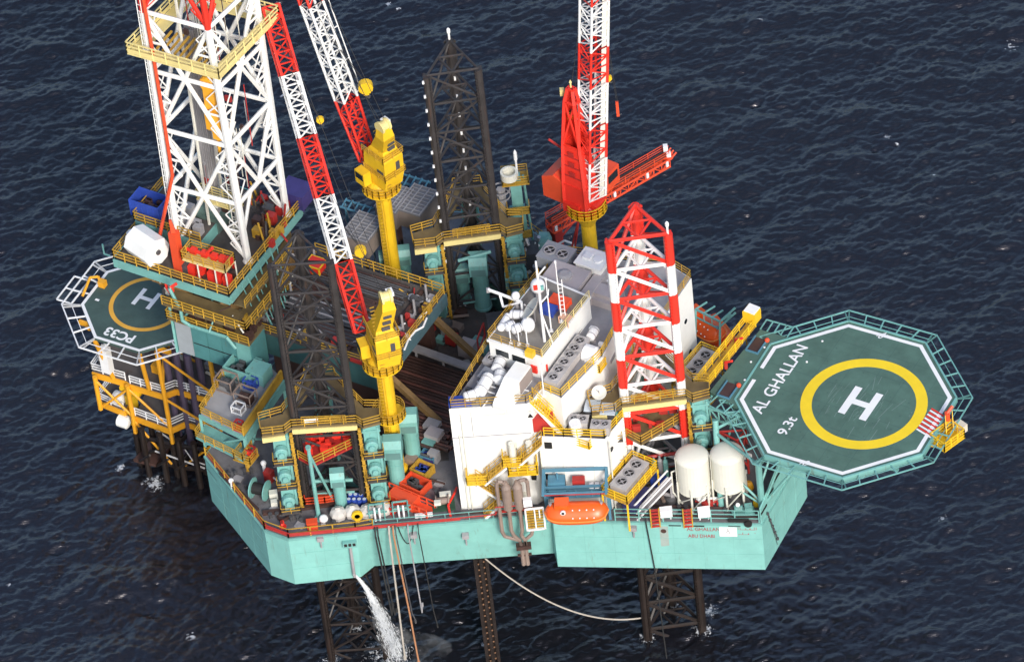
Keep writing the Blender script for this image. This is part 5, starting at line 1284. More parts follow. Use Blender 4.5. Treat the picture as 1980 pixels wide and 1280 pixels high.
# shaker house: green panelled box hung on the near side of the cantilever
def make_shaker_house():
    zb, zt = 29.0, 34.2; x0, x1, y0, y1 = -29.6, -19.6, -21.0, -18.2
    root = thing('shaker_house', 'green panelled shaker house with yellow rail under the drill floor', 'deck module', RX((x0 + x1) / 2, (y0 + y1) / 2, zb))
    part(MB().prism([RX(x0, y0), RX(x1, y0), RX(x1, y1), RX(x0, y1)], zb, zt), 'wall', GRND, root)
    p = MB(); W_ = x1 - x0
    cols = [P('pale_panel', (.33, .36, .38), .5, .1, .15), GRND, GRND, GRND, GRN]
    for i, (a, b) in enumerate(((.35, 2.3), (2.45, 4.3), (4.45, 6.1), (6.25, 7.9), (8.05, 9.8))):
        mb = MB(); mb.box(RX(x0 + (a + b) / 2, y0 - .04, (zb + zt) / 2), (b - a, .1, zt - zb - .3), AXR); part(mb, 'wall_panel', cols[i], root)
    mb = MB(); mb.box(RX(x0 + 5.2, y0 - .1, zb + 2.3), (5.4, .05, .12), AXR); part(mb, 'panel_joint', BLK, root)
    part(MB().prism([RX(x0 - .2, y0 - .6), RX(x1 + .2, y0 - .6), RX(x1 + .2, y1), RX(x0 - .2, y1)], zt, zt + .15), 'roof', MATS['brown_grating'], root)
    mb = MB(); mb.rail([RX(x0 - .2, y1, zt + .15), RX(x0 - .2, y0 - .6, zt + .15), RX(x1 + .2, y0 - .6, zt + .15)], 1.2, .07, step=1.3); part(mb, 'railing', RYEL, root)
    mb = MB(); mb.tube(RX(x0 + .1, y0 - .15, zb), RX(x0 + .1, y0 - .15, zt + 2.6), .18, n=4); mb.tube(RX(x0 + 1.4, y0 - .2, zt + .2), RX(x0 + 3.2, y0 - .2, zt + 2.6), .12); part(mb, 'post', GRN, root)
    mb = MB(); rnd = random.Random(2)
    for k in range(20): q = RX(rnd.uniform(x0 + .5, x1), rnd.uniform(y0, y1), zt + .15); mb.box(q + Z * .5, (rnd.uniform(.3, 1), rnd.uniform(.3, .9), 1.0), AXR)
    for k in range(5): mb.tube(RX(x0 + 1, y1 - .4 * k, zt + .6), RX(x1, y1 - .4 * k, zt + .9), .12)
    part(mb, 'shaker', BRN, root)
make_shaker_house()

# ------------------------------------------------------------------ stern deck house (grey raised deck at the left corner)
def make_stern_deck():
    z = 30.0; pts = [A(386, 800, z), A(471, 842, z), A(546, 732, z), A(478, 665, z)]
    root = thing('raised_stern_deck', 'raised grey deck with yellow parapet at the left corner of the rig', 'raised deck', (pts[0] + pts[2]) / 2 - Z * 5)
    part(MB().slab(pts, .35), 'deck_plate', P('pale_grey_deck', (.30, .30, .31), .65, .12, .2, (.18, .16, .15), streak=False), root)
    mb = MB(); o = V(0, 0, .01)
    for a, b in ((pts[1], pts[2]),): d = (b - a).normalized(); mb.box((a + b) / 2 + Z * .65, ((b - a).length, .25, 1.3), (d, d.cross(Z), Z))
    part(mb, 'parapet', RYEL, root)
    mb = MB(); d = (pts[2] - pts[1]).normalized(); s = d.cross(Z)
    mb.box((pts[1] + pts[2]) / 2 + s * .2 - Z * .7, ((pts[2] - pts[1]).length, .2, 1.2), (d, s, Z)); mb.box((pts[0] + pts[1]) / 2 - Z * .3 - (pts[2] - pts[1]).normalized() * .1, ((pts[1] - pts[0]).length, .2, .6), ((pts[1] - pts[0]).normalized(), (pts[1] - pts[0]).normalized().cross(Z), Z)); part(mb, 'edge_beam', GRN, root)
    mb = MB(); mb.rail([pts[3], pts[0] + (pts[1] - pts[0]) * .02, pts[1]], 1.2, .07, step=1.4); part(mb, 'railing', RYEL, root)
    mb = MB(); low = [A(390, 868, 27.2), A(450, 888, 27.2), A(475, 862, 27.2), A(405, 838, 27.2)]
    for p in pts[:3]: mb.tube(V(p.x, p.y, DK), p - Z * .3, .2, n=4)
    mb.tube(V(pts[0].x, pts[0].y, DK + .3), pts[1] - Z * .5, .14, n=4); mb.tube(pts[1] - Z * 4, pts[1].lerp(pts[2], .4) - Z * .5, .14, n=4); mb.tube(pts[1] - Z * .5, pts[1].lerp(pts[2], .5) - Z * 4.9, .14, n=4)
    part(mb, 'support', GRN, root)
    l2 = [p - Z * 2.6 + (p - (pts[0] + pts[1]) / 2) * .08 - d * 1.2 for p in (pts[0], pts[1])]; l2 += [l2[1] + d * 2.2, l2[0] + d * 2.2]
    part(MB().slab(l2, .18), 'lower_landing', GRN, root)
    mb = MB(); mb.rail([l2[3], l2[0], l2[1], l2[2]], 1.1, .06, step=1.3); part(mb, 'landing_railing', RYEL, root)
    mb = MB(); q = A(476, 884, 27.0); mb.box(q, (2.2, 1.8, .14), AXR); mb.rail([q - E1 * 1 + E2 * .8, q - E1 * 1 - E2 * .8, q + E1 * 1 - E2 * .8, q + E1 * 1 + E2 * .8], 1.1, .06, step=1.1); mb.tube(q - Z * 2, q, .3, n=4); part(mb, 'stair_head', RYEL, root)
    return root
make_stern_deck()
container(472, 722, 30.0, 3.2, 2.6, 1.6, GRN, 'green open skip on the raised stern deck beside the shaker house', inner=DGREY)
container(492, 690, 30.0, 2.0, 1.2, 1.5, DRED, 'dull red locker behind the green skip', inner=None)
container(503, 733, 30.0, 2.0, 1.8, 1.8, GRN, 'green pump box right of the green skip', inner=None)
def cage(px, py, z, l, w, h, mat, core, label, name='pump_skid', cat='pump skid', ax=None, cat2=None):
    c = A(px, py, z); a, b, _ = ax = (ax or AXR); root = thing(name, label, cat, c)
    mb = MB(); k = [c + a * i * l / 2 + b * j * w / 2 for i, j in ((-1, -1), (1, -1), (1, 1), (-1, 1))]
    for i in range(4):
        mb.tube(k[i], k[i] + Z * h, .09, n=4); mb.tube(k[i] + Z * .08, k[(i + 1) % 4] + Z * .08, .09, n=4); mb.tube(k[i] + Z * h, k[(i + 1) % 4] + Z * h, .09, n=4)
    part(mb, 'frame', mat, root)
    mb = MB(); mb.lathe(c + Z * h * .45 - a * l * .35, [(h * .2, 0), (h * .33, .1), (h * .33, l * .5), (h * .2, l * .6)], 10, ax=a); mb.box(c + Z * h * .3 + a * l * .25, (l * .3, w * .6, h * .6), ax); mb.tube(c - b * w * .2 + Z * .3, c - b * w * .2 + Z * h * .9, .1); part(mb, 'machine', core, root)
    return root
cage(440, 750, 30, 2.0, 1.6, 1.7, TAN, DGREY, 'tan framed pump near the back of the raised stern deck')
cage(476, 775, 30, 2.0, 1.5, 1.5, TAN, BRN, 'rusty framed reel next to the parapet of the raised stern deck')
cage(462, 795, 30, 1.2, 1.0, .9, MARK, GREY, 'small white framed box at the front of the raised stern deck')
cage(486, 748, 30, 1.3, 1.0, 1.2, BLUE, BLUE, 'small blue machine beside the parapet of the raised stern deck')
cage(463, 830, 30, .8, .7, 1.1, DRED, RED, 'little red valve stand at the front tip of the raised stern deck')
cage(485, 882, DK + 2.0, .9, .8, 1.2, DRED, RED, 'red fire pump on the small landing below the raised stern deck')

# ------------------------------------------------------------------ the wellhead platform behind, with its own helideck
def make_platform():
    d2, d3, d4 = 12.5, 7.5, 2.2
    cpt = A(300, 760, d2); root = thing('wellhead_platform', 'orange yellow wellhead platform with white railed decks left of the rig', 'platform', V(cpt.x, cpt.y, 0))
    D2 = [A(178, 717, d2), A(243, 735, d2), A(252, 741, d2), A(314, 760, d2), A(340, 750, d2), A(430, 775, d2), A(520, 640, d2), A(260, 600, d2)]
    D3a = [A(190, 772, d3), A(240, 793, d3), A(275, 745, d3), A(225, 725, d3)]
    D3 = [A(262, 803, d3), A(327, 827, d3), A(358, 813, d3), A(440, 840, d3), A(520, 720, d3), A(320, 670, d3)]
    D4 = [A(258, 888, d4), A(300, 898, d4), A(345, 845, d4), A(305, 832, d4)]
    grate = P('grey_grating', (.11, .095, .09), .75, .2, .4, (.10, .05, .03), streak=False)
    part(MB().slab(D2, .12), 'upper_deck', grate, root); part(MB().slab(D3, .12), 'middle_deck', grate, root); part(MB().slab(D3a, .12), 'side_deck', grate, root)
    part(MB().slab(D4, .4), 'boat_landing', BRN, root)
    for D, k in ((D2, 5), (D3, 3), (D3a, 2)):
        mb = MB()
        for a, b in zip(D[:k + 1], D[1:k + 1]): d = (b - a).normalized(); mb.box((a + b) / 2 - Z * .55, ((b - a).length, .25, .85), (d, d.cross(Z), Z))
        if D is D3a: a, b = D[0], D[3]; d = (b - a).normalized(); mb.box((a + b) / 2 - Z * .55, ((b - a).length, .25, .85), (d, d.cross(Z), Z))
        part(mb, 'deck_beam', OYEL, root)
    mb = MB(); mb.rail([D2[7], D2[0], D2[1]], 1.2, .075, step=1.6); mb.rail(D2[2:6], 1.2, .075, step=1.6); part(mb, 'railing', MARK, root)
    mb = MB(); mb.rail([D3a[3], D3a[0], D3a[1]], 1.1, .07, step=1.6); mb.rail(D3[:4], 1.2, .075, step=1.6); part(mb, 'railing', MARK, root)
    mb = MB(); mb.path([A(262, 803, 4.5), A(330, 850, 4.4), A(345, 835, 4.3)], .1, n=4); mb.path([A(300, 872, 3.2), A(396, 905, 3.2)], .1, n=4); mb.path([A(345, 850, 4), A(372, 890, 3.5), A(396, 898, 3.4)], .08, n=4); part(mb, 'handrail', MARK, root)
    # legs and braces
    mb = MB(); legs = [A(183, 728, d2), A(246, 745, d2), A(318, 765, d2), A(420, 778, d2), A(330, 640, d2), A(440, 680, d2)]
    for p in legs: mb.tube(V(p.x, p.y, -.2 + (d3 if p is legs[0] else 5.0)), V(p.x, p.y, 19.4 if p in (legs[2], legs[3], legs[4], legs[5]) else d2), .27, n=8)
    L = [V(p.x, p.y, 0) for p in legs]
    for i, j, za, zb in ((0, 1, d2 - .6, d3), (1, 0, d2 - .6, d3), (1, 2, d2 - .5, d3), (2, 3, d2 - .5, d3), (1, 2, d3 - .5, 0.5), (3, 2, d3 - .5, .5), (2, 3, 19, d2 + 1), (4, 2, 19, d2 + 1)): mb.tube(L[i] + Z * za, L[j] + Z * zb, .15, n=6)
    part(mb, 'frame', OYEL, root)
    mb = MB()
    for p in legs[1:]: mb.tube(V(p.x, p.y, -6), V(p.x, p.y, 5.0), .4, n=8)
    for i, j in ((1, 2), (2, 3), (4, 5), (1, 4), (3, 5), (2, 5)):
        for zz in (1.2, 4.6): mb.tube(L[i] + Z * zz, L[j] + Z * zz, .28, n=6)
        mb.tube(L[i] + Z * 1.2, L[j] + Z * 4.6, .2, n=6)
    for px, py in ((285, 895), (320, 905), (355, 915), (385, 922), (300, 868), (350, 880), (395, 890)): p = A(px, py, 2); mb.tube(V(p.x, p.y, -6), V(p.x, p.y, d3), .35, n=8)
    for i in range(3): mb.tube(A(270 + i * 35, 892 + i * 8, 2), A(290 + i * 35, 880 + i * 8, 6), .15)
    part(mb, 'jacket_pile', LEGB, root)
    mb = MB(); pur = P('conductor_violet', (.10, .08, .13), .45, .2, .2)
    for px, py in ((330, 745), (352, 752), (375, 760), (345, 728), (368, 736), (392, 742)): p = A(px, py, d2); mb.tube(V(p.x, p.y, -6), V(p.x, p.y, 18.5), .38, n=10)
    part(mb, 'conductor', pur, root)
    mb = MB(); rnd = random.Random(21)
    for k in range(44):
        D, z = ((D2, d2), (D3, d3))[k % 2]; a, b, c, d = (D[2], D[5], D[6], D[7]) if k % 2 == 0 else (D[0], D[3], D[4], D[5])
        p = a.lerp(b, rnd.uniform(.05, .95)).lerp(d.lerp(c, rnd.uniform(.05, .95)), rnd.uniform(.15, .9)); p.z = z
        w = rnd.uniform(.4, 1.1)
        if rnd.random() < .5: mb.box(p + Z * w * .6, (w, w * .8, w * 1.2), AXR, rnd.randrange(4))
        else: mb.tube(p + Z * w, p + E1 * rnd.uniform(-3, 3) + E2 * rnd.uniform(-1, 1) + Z * w, .16, mi=rnd.randrange(4))
    part(mb, 'process_pipework', [GREY, OYEL, BRN, CRM], root)
    mb = MB(); mb.box(A(205, 695, 16.0), (1.1, .9, 3.6), AXR); part(mb, 'white_vent_hood', MARK, root)
    for px, py in ((231, 775), (240, 820)):
        p = A(px, py, d3 if py < 800 else 5.4); mb = MB(); mb.lathe(p - E1 * .7 + Z * .5, [(.3, 0), (.78, .15), (.78, 1.3), (.3, 1.5)], 14, ax=E1); part(mb, 'float_drum', WHT, root)
    mb = MB(); mb.box(A(257, 790, d3 - 1), (1.0, 1.0, 4.6), AXR); mb.box(A(252, 755, d2 - 1.2), (2.6, .5, .5), AXR); part(mb, 'ladder_tower', YEL, root)
    return root
make_platform()
def make_platform_helideck():
    z = 20.0; c = A(285, 588, z); R = 7.55; oc = [c + AX(126 + 45 * i) * R for i in range(8)]
    root = thing('helideck', 'old dark green helideck with ochre ring and white net frames left of the drill floor', 'helideck', c - Z * .7)
    part(MB().slab(oc, .4), 'deck_plate', HDK2, root)
    mb = MB(); w = .38
    for i in range(8):
        a, b = oc[i], oc[(i + 1) % 8]; k = 1 - w / R
        a2, b2 = c + (a - c) * k, c + (b - c) * k; mb.slab([a + Z * .02, b + Z * .02, b2 + Z * .02, a2 + Z * .02], .016)
    part(mb, 'border_line', MARK, root)
    part(MB().ring(c + Z * .004, 3.85, 4.35, .012, 64), 'touchdown_circle', MORG, root)
    mb = MB(); h = A(283, 578, z)
    for s in (-1, 1): mb.box(h + E1 * s * .95 + Z * .012, (.5, 2.7, .014), AXR)
    mb.box(h + Z * .012, (1.4, .5, .014), AXR); mb.box(A(340, 577, z) + Z * .012, (1.2, .4, .014), AXR); mb.box(A(188, 580, z) + Z * .012, (.5, .3, .014), AXR); part(mb, 'landing_letter', MARK, root)
    text('PC33', 'code_lettering', MARK, root, A(231, 648, z), -E1, -E2, 1.35, 3.7, .03)
    mb = MB(); net_frame(mb, [p - Z * .1 for p in oc], 2.0, .15, .10, 2.0, skip=(5, 6)); part(mb, 'safety_net_frame', MARK, root)
    mb = MB(); a, b = oc[1], oc[0]; d = (b - a).normalized(); o = d.cross(Z); o = o if (o.dot(a - c) > 0) else -o
    q = A(155, 565, z); 
    k = [q - d * 2 , q + d * 2, q + d * 2 + o * 1.9, q - d * 2 + o * 1.9]
    for i in range(4): mb.tube(k[i], k[(i + 1) % 4], .1, n=4)
    mb.tube((k[0] + k[1]) / 2, (k[2] + k[3]) / 2, .09, n=4); part(mb, 'stair_net_frame', MARK, root)
    mb = MB(); p = A(178, 553, z); mb.path([A(160, 575, z) + Z * .2, A(176, 548, z) + Z * .9, A(192, 546, z) + Z * .9, A(196, 556, z) + Z * .5], .16); mb.box(A(199, 553, z) + Z * .4, (.8, .7, .8), AXR); part(mb, 'fire_monitor', OYEL, root)
    mb = MB()
    for s in (-5, 0, 5): mb.box(c + E2 * s - Z * .7, (12, .3, .6), AXR)
    for s in (-4.5, 4.5): mb.box(c + E1 * s - Z * .72, (.3, 11, .6), AXR)
    for i in (2, 3, 4): mb.tube(oc[i] - Z * .4, V(oc[i].x, oc[i].y, 12.6) + (c - oc[i]).normalized() * 1.5, .26, n=8)
    part(mb, 'girder', OYEL, root)
    mb = MB(); a = A(100, 0, 0)
    q = A(213, 495, z); mb.path([q + Z * 1.5 - E1 * .8, q - E1 * .8, q], .1); part(mb, 'lamp_bracket', GRN, root)
make_platform_helideck()

# ------------------------------------------------------------------ deck ventilators
def make_vent(px, py, h, r, yaw, label):
    c = A(px, py, DK + .03); root = thing('deck_ventilator', label, 'ventilator', c, 'cowl ventilators on deck')
    f = AX(yaw); s = f.cross(Z); ax = (f, s, Z)
    mb = MB(); mb.lathe(c, [(r * 1.15, 0), (r * 1.15, .25), (r, .3), (r, h * .45), (r * 1.04, h * .45), (r * 1.04, h * .48), (r, h * .48), (r, h - r * 2.0)], 18); part(mb, 'trunk', GRN, root)
    mb = MB(); w = r * 1.16; z0 = h - r * 2.9
    prof = [(-w, z0), (w * 1.25, z0 + .1), (w * 1.25, h - r * .95), (w * .75, h - .05), (-w * .35, h), (-w, h - r * .8)]
    vs = [c + f * a + s * sg * w + Z * b for sg in (-1, 1) for a, b in prof]; n = len(prof)
    mb.add(vs, [tuple(range(n - 1, -1, -1)), tuple(range(n, 2 * n))] + [(i, (i + 1) % n, n + (i + 1) % n, n + i) for i in range(n)]); hd = part(mb, 'hood', GRN, root)
    mb = MB(); mb.box(c + f * (w * 1.26) + Z * (z0 + r * .75), (.06, w * 1.6, r * 1.1), ax); part(mb, 'louvre', P('dark_green_louvre', (.10, .21, .20), .6, .1, .2, (.16, .12, .10)), hd)  # louvre in a darker green than the hood
for a in ((770, 935, 7.2, .85, -95, 'green cowl ventilator in front of the near crane post, second tallest there'),
          (800, 886, 7.4, .86, -95, 'tallest green cowl ventilator right of the near crane post'),
          (661, 978, 5.6, .66, -92, 'slim green cowl ventilator standing in front of the near leg opening'),
          (935, 592, 8.0, .86, -95, 'tall green cowl ventilator in front of the far leg'),
          (899, 580, 5.3, .68, -90, 'shorter green cowl ventilator just left of the tall one at the far leg'),
          (1000, 588, 5.6, .80, -95, 'green cowl ventilator at the back corner of the accommodation block'),
          (752, 548, 4.9, .60, -90, 'small green cowl ventilator below the far crane post'),
          (785, 540, 5.0, .72, -90, 'stout green cowl ventilator right of the far crane post')): make_vent(*a)

# ------------------------------------------------------------------ bulk tanks at the bow
def make_tank(px, py, label):
    c = A(px, py, DK + .03); root = thing('bulk_tank', label, 'tank', c, 'cream bulk tanks at the bow')
    R = 1.78; mb = MB(); z0, z1 = 2.2, 6.6
    mb.lathe(c, [(.25, .9), (R, z0), (R, z1)] + [(R * math.cos(a), z1 + .7 * math.sin(a)) for a in (.2, .45, .7, .95, 1.2, 1.4, 1.57)], 32); part(mb, 'shell', CRM, root, smooth=False)
    mb = MB(); mb.lathe(c + Z * (z1 - .05), [(R + .02, 0), (R + .02, .08)], 32); mb.lathe(c + Z * (z0 + .1), [(R + .04, 0), (R + .04, .12)], 32); part(mb, 'weld_band', CRM, root)
    mb = MB()
    for k in range(6):
        a = AX(k * 60 + 15); mb.tube(c + a * (R + .12), c + a * (R + .05) + Z * 3.4, .13, n=6); mb.tube(c + a * (R + .12) + Z * .4, c + AX(k * 60 + 75) * (R + .05) + Z * 2.1, .07, n=4)
    part(mb, 'support_leg', CRM, root)
    mb = MB(); mb.path([c + XV * -R * 1.05 + Z * 4.8, c + XV * -(R + .5) + Z * 4.6, c + XV * -(R + .5) + Z * 1.6, c + XV * -(R - .4) - YV * .6 + Z * .3], .09); mb.tube(c + Z * .9, c + Z * .1, .16); part(mb, 'filling_pipe', CRM, root)
    mb = MB(); lx = c + AX(200) * (R + .15)
    for o in (-.22, .22): mb.tube(lx + YV * o + Z * .2, lx + YV * o + Z * (z1 + .6), .035, n=4)
    for k in range(16): mb.tube(lx - YV * .22 + Z * (.4 + k * .42), lx + YV * .22 + Z * (.4 + k * .42), .03, n=4)
    part(mb, 'ladder', CRM, root)
make_tank(1345, 967, 'cream bulk tank with domed top at the foot of the bow leg')
make_tank(1412, 962, 'cream bulk tank farther right, half behind the green helideck column')

# ------------------------------------------------------------------ lifeboats and davits
def make_lifeboat(c, L, d, label):
    d = Vector(d).normalized(); s = d.cross(Z); s = s if s.y < 0 else -s
    root = thing('lifeboat', label, 'lifeboat', c, 'orange enclosed lifeboats')
    N = 20; ring_n = 16; mb = MB(); prof = []
    for i in range(N + 1):
        t = i / N * 2 - 1; k = max(.0, 1 - abs(t) ** 5.0) ** .5; w = 1.35 * k + .05; sheer = .28 * t * t
        loop = []
        for j in range(ring_n):
            a = 2 * PI * j / ring_n; x = math.cos(a); z = math.sin(a)
            zz = (z * 1.15 if z < 0 else z * 1.35) * (k * .8 + .2); xx = x * w * (1 if z < .2 else 1 - .35 * (z - .2))
            loop.append(c + d * (t * L / 2) + s * xx + Z * (zz + (sheer if z < .3 else sheer * .3)))
        prof.append(loop)
    vs = [p for l in prof for p in l]; fs = []
    for i in range(N):
        for j in range(ring_n): a = i * ring_n + j; b = i * ring_n + (j + 1) % ring_n; fs.append((a, b, b + ring_n, a + ring_n))
    fs += [tuple(range(ring_n - 1, -1, -1)), tuple(N * ring_n + j for j in range(ring_n))]
    mb.add(vs, fs); part(mb, 'hull', ORG, root, smooth=True)
    mb = MB()
    for i in range(N):
        t0, t1 = i / N * 2 - 1, (i + 1) / N * 2 - 1
        for sg in (-1, 1):
            q = [c + d * (t * L / 2) + s * sg * (1.42 * max(.0, 1 - abs(t) ** 5.0) ** .5 + .03) + Z * (.05 + .2 * t * t) for t in (t0, t1)]; mb.tube(q[0], q[1], .09, n=5)
    part(mb, 'fender', P('faded_orange', (.80, .26, .06), .5, .1), root)
    mb = MB(); mb.box(c - d * L * .22 + Z * 1.45, (1.5, 1.3, .6), (d, s, Z)); cb = part(mb, 'wheelhouse', ORG, root)
    mb = MB(); mb.lathe(c - d * L * .20 + s * .86 + Z * 1.0, [(.28, -.05), (.28, .16)], 14, ax=s); part(mb, 'hatch', MARK, root)
    mb = MB(); mb.lathe(c - d * L * .20 + s * .94 + Z * 1.0, [(.17, 0), (.17, .12)], 12, ax=s); part(mb, 'hatch_window', GLS, root)
    mb = MB()
    for k in range(4):
        for zz, o in ((1.2, .80), (.5, 1.30)): mb.ball(c + d * (L * (-.05 + k * .11)) + s * o + Z * zz, .09, 6)
    part(mb, 'grab_fitting', MARK, root)
    mb = MB()
    for t in (-.4, .4): mb.tube(c + d * t * L + Z * .8, c + d * t * L + Z * 1.5, .1); mb.lathe(c + d * t * L + Z * 1.4, [(.18, 0), (.18, .2)], 8)
    part(mb, 'lifting_hook', GREY, root)
    return root
lbd = (A(1172, 992, 27.6) - A(1058, 996, 27.6)); lb0 = A(1115, 991, 27.9)
make_lifeboat(lb0, 6.7, lbd, 'orange enclosed lifeboat hanging in the blue davit over the front hull side')
def make_davit():
    d = lbd.normalized(); s = d.cross(Z); s = s if s.y < 0 else -s
    c = lb0 - s * 2.3; base = V(c.x, c.y, DK + .03); root = thing('lifeboat_davit', 'steel blue davit frame with winches behind the front lifeboat', 'davit', base)
    def q(a, o, z): return V(c.x, c.y, 0) + d * a + s * o + Z * z
    mb = MB()
    for a in (-3.3, 3.3):
        mb.tube(q(a, -.9, DK), q(a, -.7, 31.4), .22, n=4); mb.tube(q(a, .6, DK), q(a, .5, 30.4), .2, n=4); mb.tube(q(a, -.7, 31.4), q(a, 2.6, 30.9), .2, n=4); mb.tube(q(a, .5, 29.0), q(a, 2.0, 30.9), .12, n=4)
    mb.tube(q(-3.3, -.7, 31.3), q(3.3, -.7, 31.3), .2, n=4); mb.tube(q(-3.3, .55, 30.0), q(3.3, .55, 30.0), .16, n=4); mb.tube(q(-3.3, 2.3, 30.9), q(3.3, 2.3, 30.9), .12, n=4)
    part(mb, 'frame', SBLU, root)
    mb = MB(); mb.box(q(0, -.1, 28.4), (6.7, 1.4, .15), (d, s, Z)); mb.rail([q(-3.3, .6, 28.5), q(3.3, .6, 28.5)], 1.1, .05); part(mb, 'platform', SBLU, root)
    mb = MB(); mb.box(q(-2.0, -.3, 29.6), (1.8, 1.2, 1.6), (d, s, Z)); mb.lathe(q(-2.9, -.3, 29.9), [(.5, 0), (.5, 1.8)], 12, ax=d); mb.tube(q(-1.9, -.3, 30), q(-1.9, -.3, 31.2), .12); part(mb, 'winch', SBLU, root)
    mb = MB(); mb.box(q(.3, -.3, 29.9), (1.3, .8, .9), (d, s, Z)); part(mb, 'control_box', DRED, root)
    mb = MB()
    for a in (1.6, 2.2, 2.8): mb.box(q(a, -.3, 29.2), (.45, .5, .5), (d, s, Z))
    part(mb, 'gear_box', MARK, root)
    mb = MB(); mb.tube(q(-3.6, 1.0, 29.3), q(3.6, 1.0, 29.3), .07); part(mb, 'red_rail', DRED, root)
    mb = MB()
    for a in (-2.7, 2.7): mb.tube(q(a, 2.3, 30.9), q(a, 2.3, 29.3), .04, n=4)
    part(mb, 'fall_rope', CAB, root)
make_davit()
fl1, fl2 = A(1366, 640, 27.0), A(1388, 655, 27.0); fd = (A(1372, 705, DK) - A(1090, 490, DK)).normalized()
make_lifeboat(A(1362, 632, 28.0), 5.6, fd, 'orange lifeboat beside the white wall behind the bow leg')
make_lifeboat(A(1391, 652, 26.6), 5.2, V(.35, -.9, 0), 'orange lifeboat nearer the helideck on the far side')
def make_far_davit():
    c = A(1376, 640, DK); root = thing('lifeboat_davit', 'pale green davit rails over the two far side lifeboats', 'davit', c)
    a, b = A(1345, 598, 31), A(1392, 622, 31); mb = MB()
    for p in (a, b): mb.tube(V(p.x, p.y, DK) - XV * .5 + YV * -1.5, p, .16, n=4); 
    mb.tube(a, b, .13, n=4); mb.tube(a - Z * 1.2, b - Z * 1.2, .1, n=4)
    for t in (0, .33, .66, 1): p = a.lerp(b, t); mb.tube(p, p + AX(34) * 1.6, .1, n=4); mb.tube(p, p - Z * 1.2, .08, n=4)
    mb.tube(b, b + AX(34) * 2.2 + Z * .6, .12, n=4); mb.tube(b - Z * .7, b + AX(34) * 2.2 - Z * .1, .12, n=4); part(mb, 'rail_frame', GRN, root)
    mb = MB(); mb.box(c + Z * .6 - E1 * .5, (3.4, 1.8, 1.0), (fd, fd.cross(Z), Z)); part(mb, 'cradle', SBLU, root)
make_far_davit()

# ------------------------------------------------------------------ fan units on the roofs and balconies
def make_ac(px, py, z, l, w, h, nf, ax, label, mat=GREY, support=None, name='fan_unit'):
    c = A(px, py, z); a, b = ax; root = thing(name, label, 'fan unit', c, 'grey fan units')
    mb = MB(); mb.box(c + Z * (h / 2 + .02), (l, w, h - .28), (a, b, Z)); mb.box(c + Z * (h - .06), (l + .12, w + .12, .12), (a, b, Z)); part(mb, 'casing', mat, root)
    mb = MB()
    for i in (-1, 1):
        for j in (-1, 1): mb.box(c + a * i * l * .42 + b * j * w * .4 + Z * .08, (.15, .15, .16), (a, b, Z))
    part(mb, 'foot', DGREY, root)
    for k in range(nf):
        p = c + a * (l * ((k + .5) / nf - .5) * .92) + Z * (h + .0); r = min(w * .36, l / nf * .4)
        mb = MB(); mb.ring(p, r * .82, r, .16, 20); fn = part(mb, 'fan_ring', GREY, root)
        mb = MB(); mb.lathe(p, [(r * .82, .01), (r * .82, .03)], 20); part(mb, 'fan_opening', BLK, fn)
        mb = MB(); mb.lathe(p + Z * .04, [(r * .25, 0), (r * .25, .08)], 10)
        for q in range(4): mb.box(p + AX(q * 90 + 20) * r * .45 + Z * .06, (r * .7, r * .14, .03), (AX(q * 90 + 20), AX(q * 90 + 110), Z))
        part(mb, 'fan_blade', GREY, fn)
    return root
LG = P('light_grey_casing', (.42, .40, .39), .5, .1, .15)
ax12 = (E2, E1); rx = (AX(-9), AX(81))
for px, py, l in ((1120, 680, ''), (1097, 710, ''), (1076, 742, '')): pass
make_ac(1118, 682, 40.05, 2.6, 1.5, 1.2, 2, ax12, 'grey two fan unit at the inner end of the roof passage', LG)
make_ac(1098, 709, 40.05, 2.6, 1.5, 1.2, 2, ax12, 'grey two fan unit in the middle of the roof passage row', LG)
make_ac(1077, 738, 40.05, 2.6, 1.5, 1.2, 2, ax12, 'grey two fan unit nearest the stair top in the roof passage', LG)
make_ac(1120, 825, 35.55, 2.0, 1.2, 1.2, 2, (AX(-14), AX(76)), 'grey two fan unit left of its twin on the low front roof', LG)
make_ac(1163, 835, 35.55, 2.0, 1.2, 1.2, 2, (AX(-14), AX(76)), 'grey two fan unit at the right corner of the low front roof', LG)
PB = P('pale_blue_cover', (.50, .56, .62), .5, .06)
for px, py, lb in ((1147, 800, 'pale blue topped cabinet behind the left fan unit on the low front roof'), (1178, 806, 'pale blue topped cabinet by the bow jackhouse on the low front roof')):
    c = A(px, py, 35.55); root = thing('roof_cabinet', lb, 'cabinet', c); part(MB().box(c + Z * .55, (1.4, 1.4, 1.1), (AX(-14), AX(76), Z)), 'body', DGREY, root); part(MB().box(c + Z * 1.18, (1.6, 1.7, .14), (AX(-14), AX(76), Z)), 'lid', PB, root)
def balcony_ac(px, py, z, label, lab2, a, zd):
    b = a.cross(Z); c = A(px, py, z); root = thing('fan_platform', lab2, 'platform', V(c.x, c.y, zd))
    part(MB().box(c - Z * .08, (6.0, 3.2, .16), (a, b, Z)), 'grating', RYEL, root)
    mb = MB(); k = [c + a * i * 2.95 + b * j * 1.55 for i, j in ((1, -1), (1, 1), (-1, 1), (-1, -1))]; mb.rail(k, 1.15, .07, closed=True, step=1.3); part(mb, 'railing', YEL, root)
    mb = MB()
    for q in k: mb.tube(V(q.x, q.y, zd), q - Z * .1, .14, n=4)
    part(mb, 'post', YEL, root)
    make_ac(px, py - 2, z + .02, 4.6, 1.9, 1.0, 3, (a, b), label, LG)
balcony_ac(1218, 930, 29.0, 'long grey unit with three fans on the platform right of the front lifeboat', 'yellow railed platform for fans right of the front lifeboat', AX(52), DK)
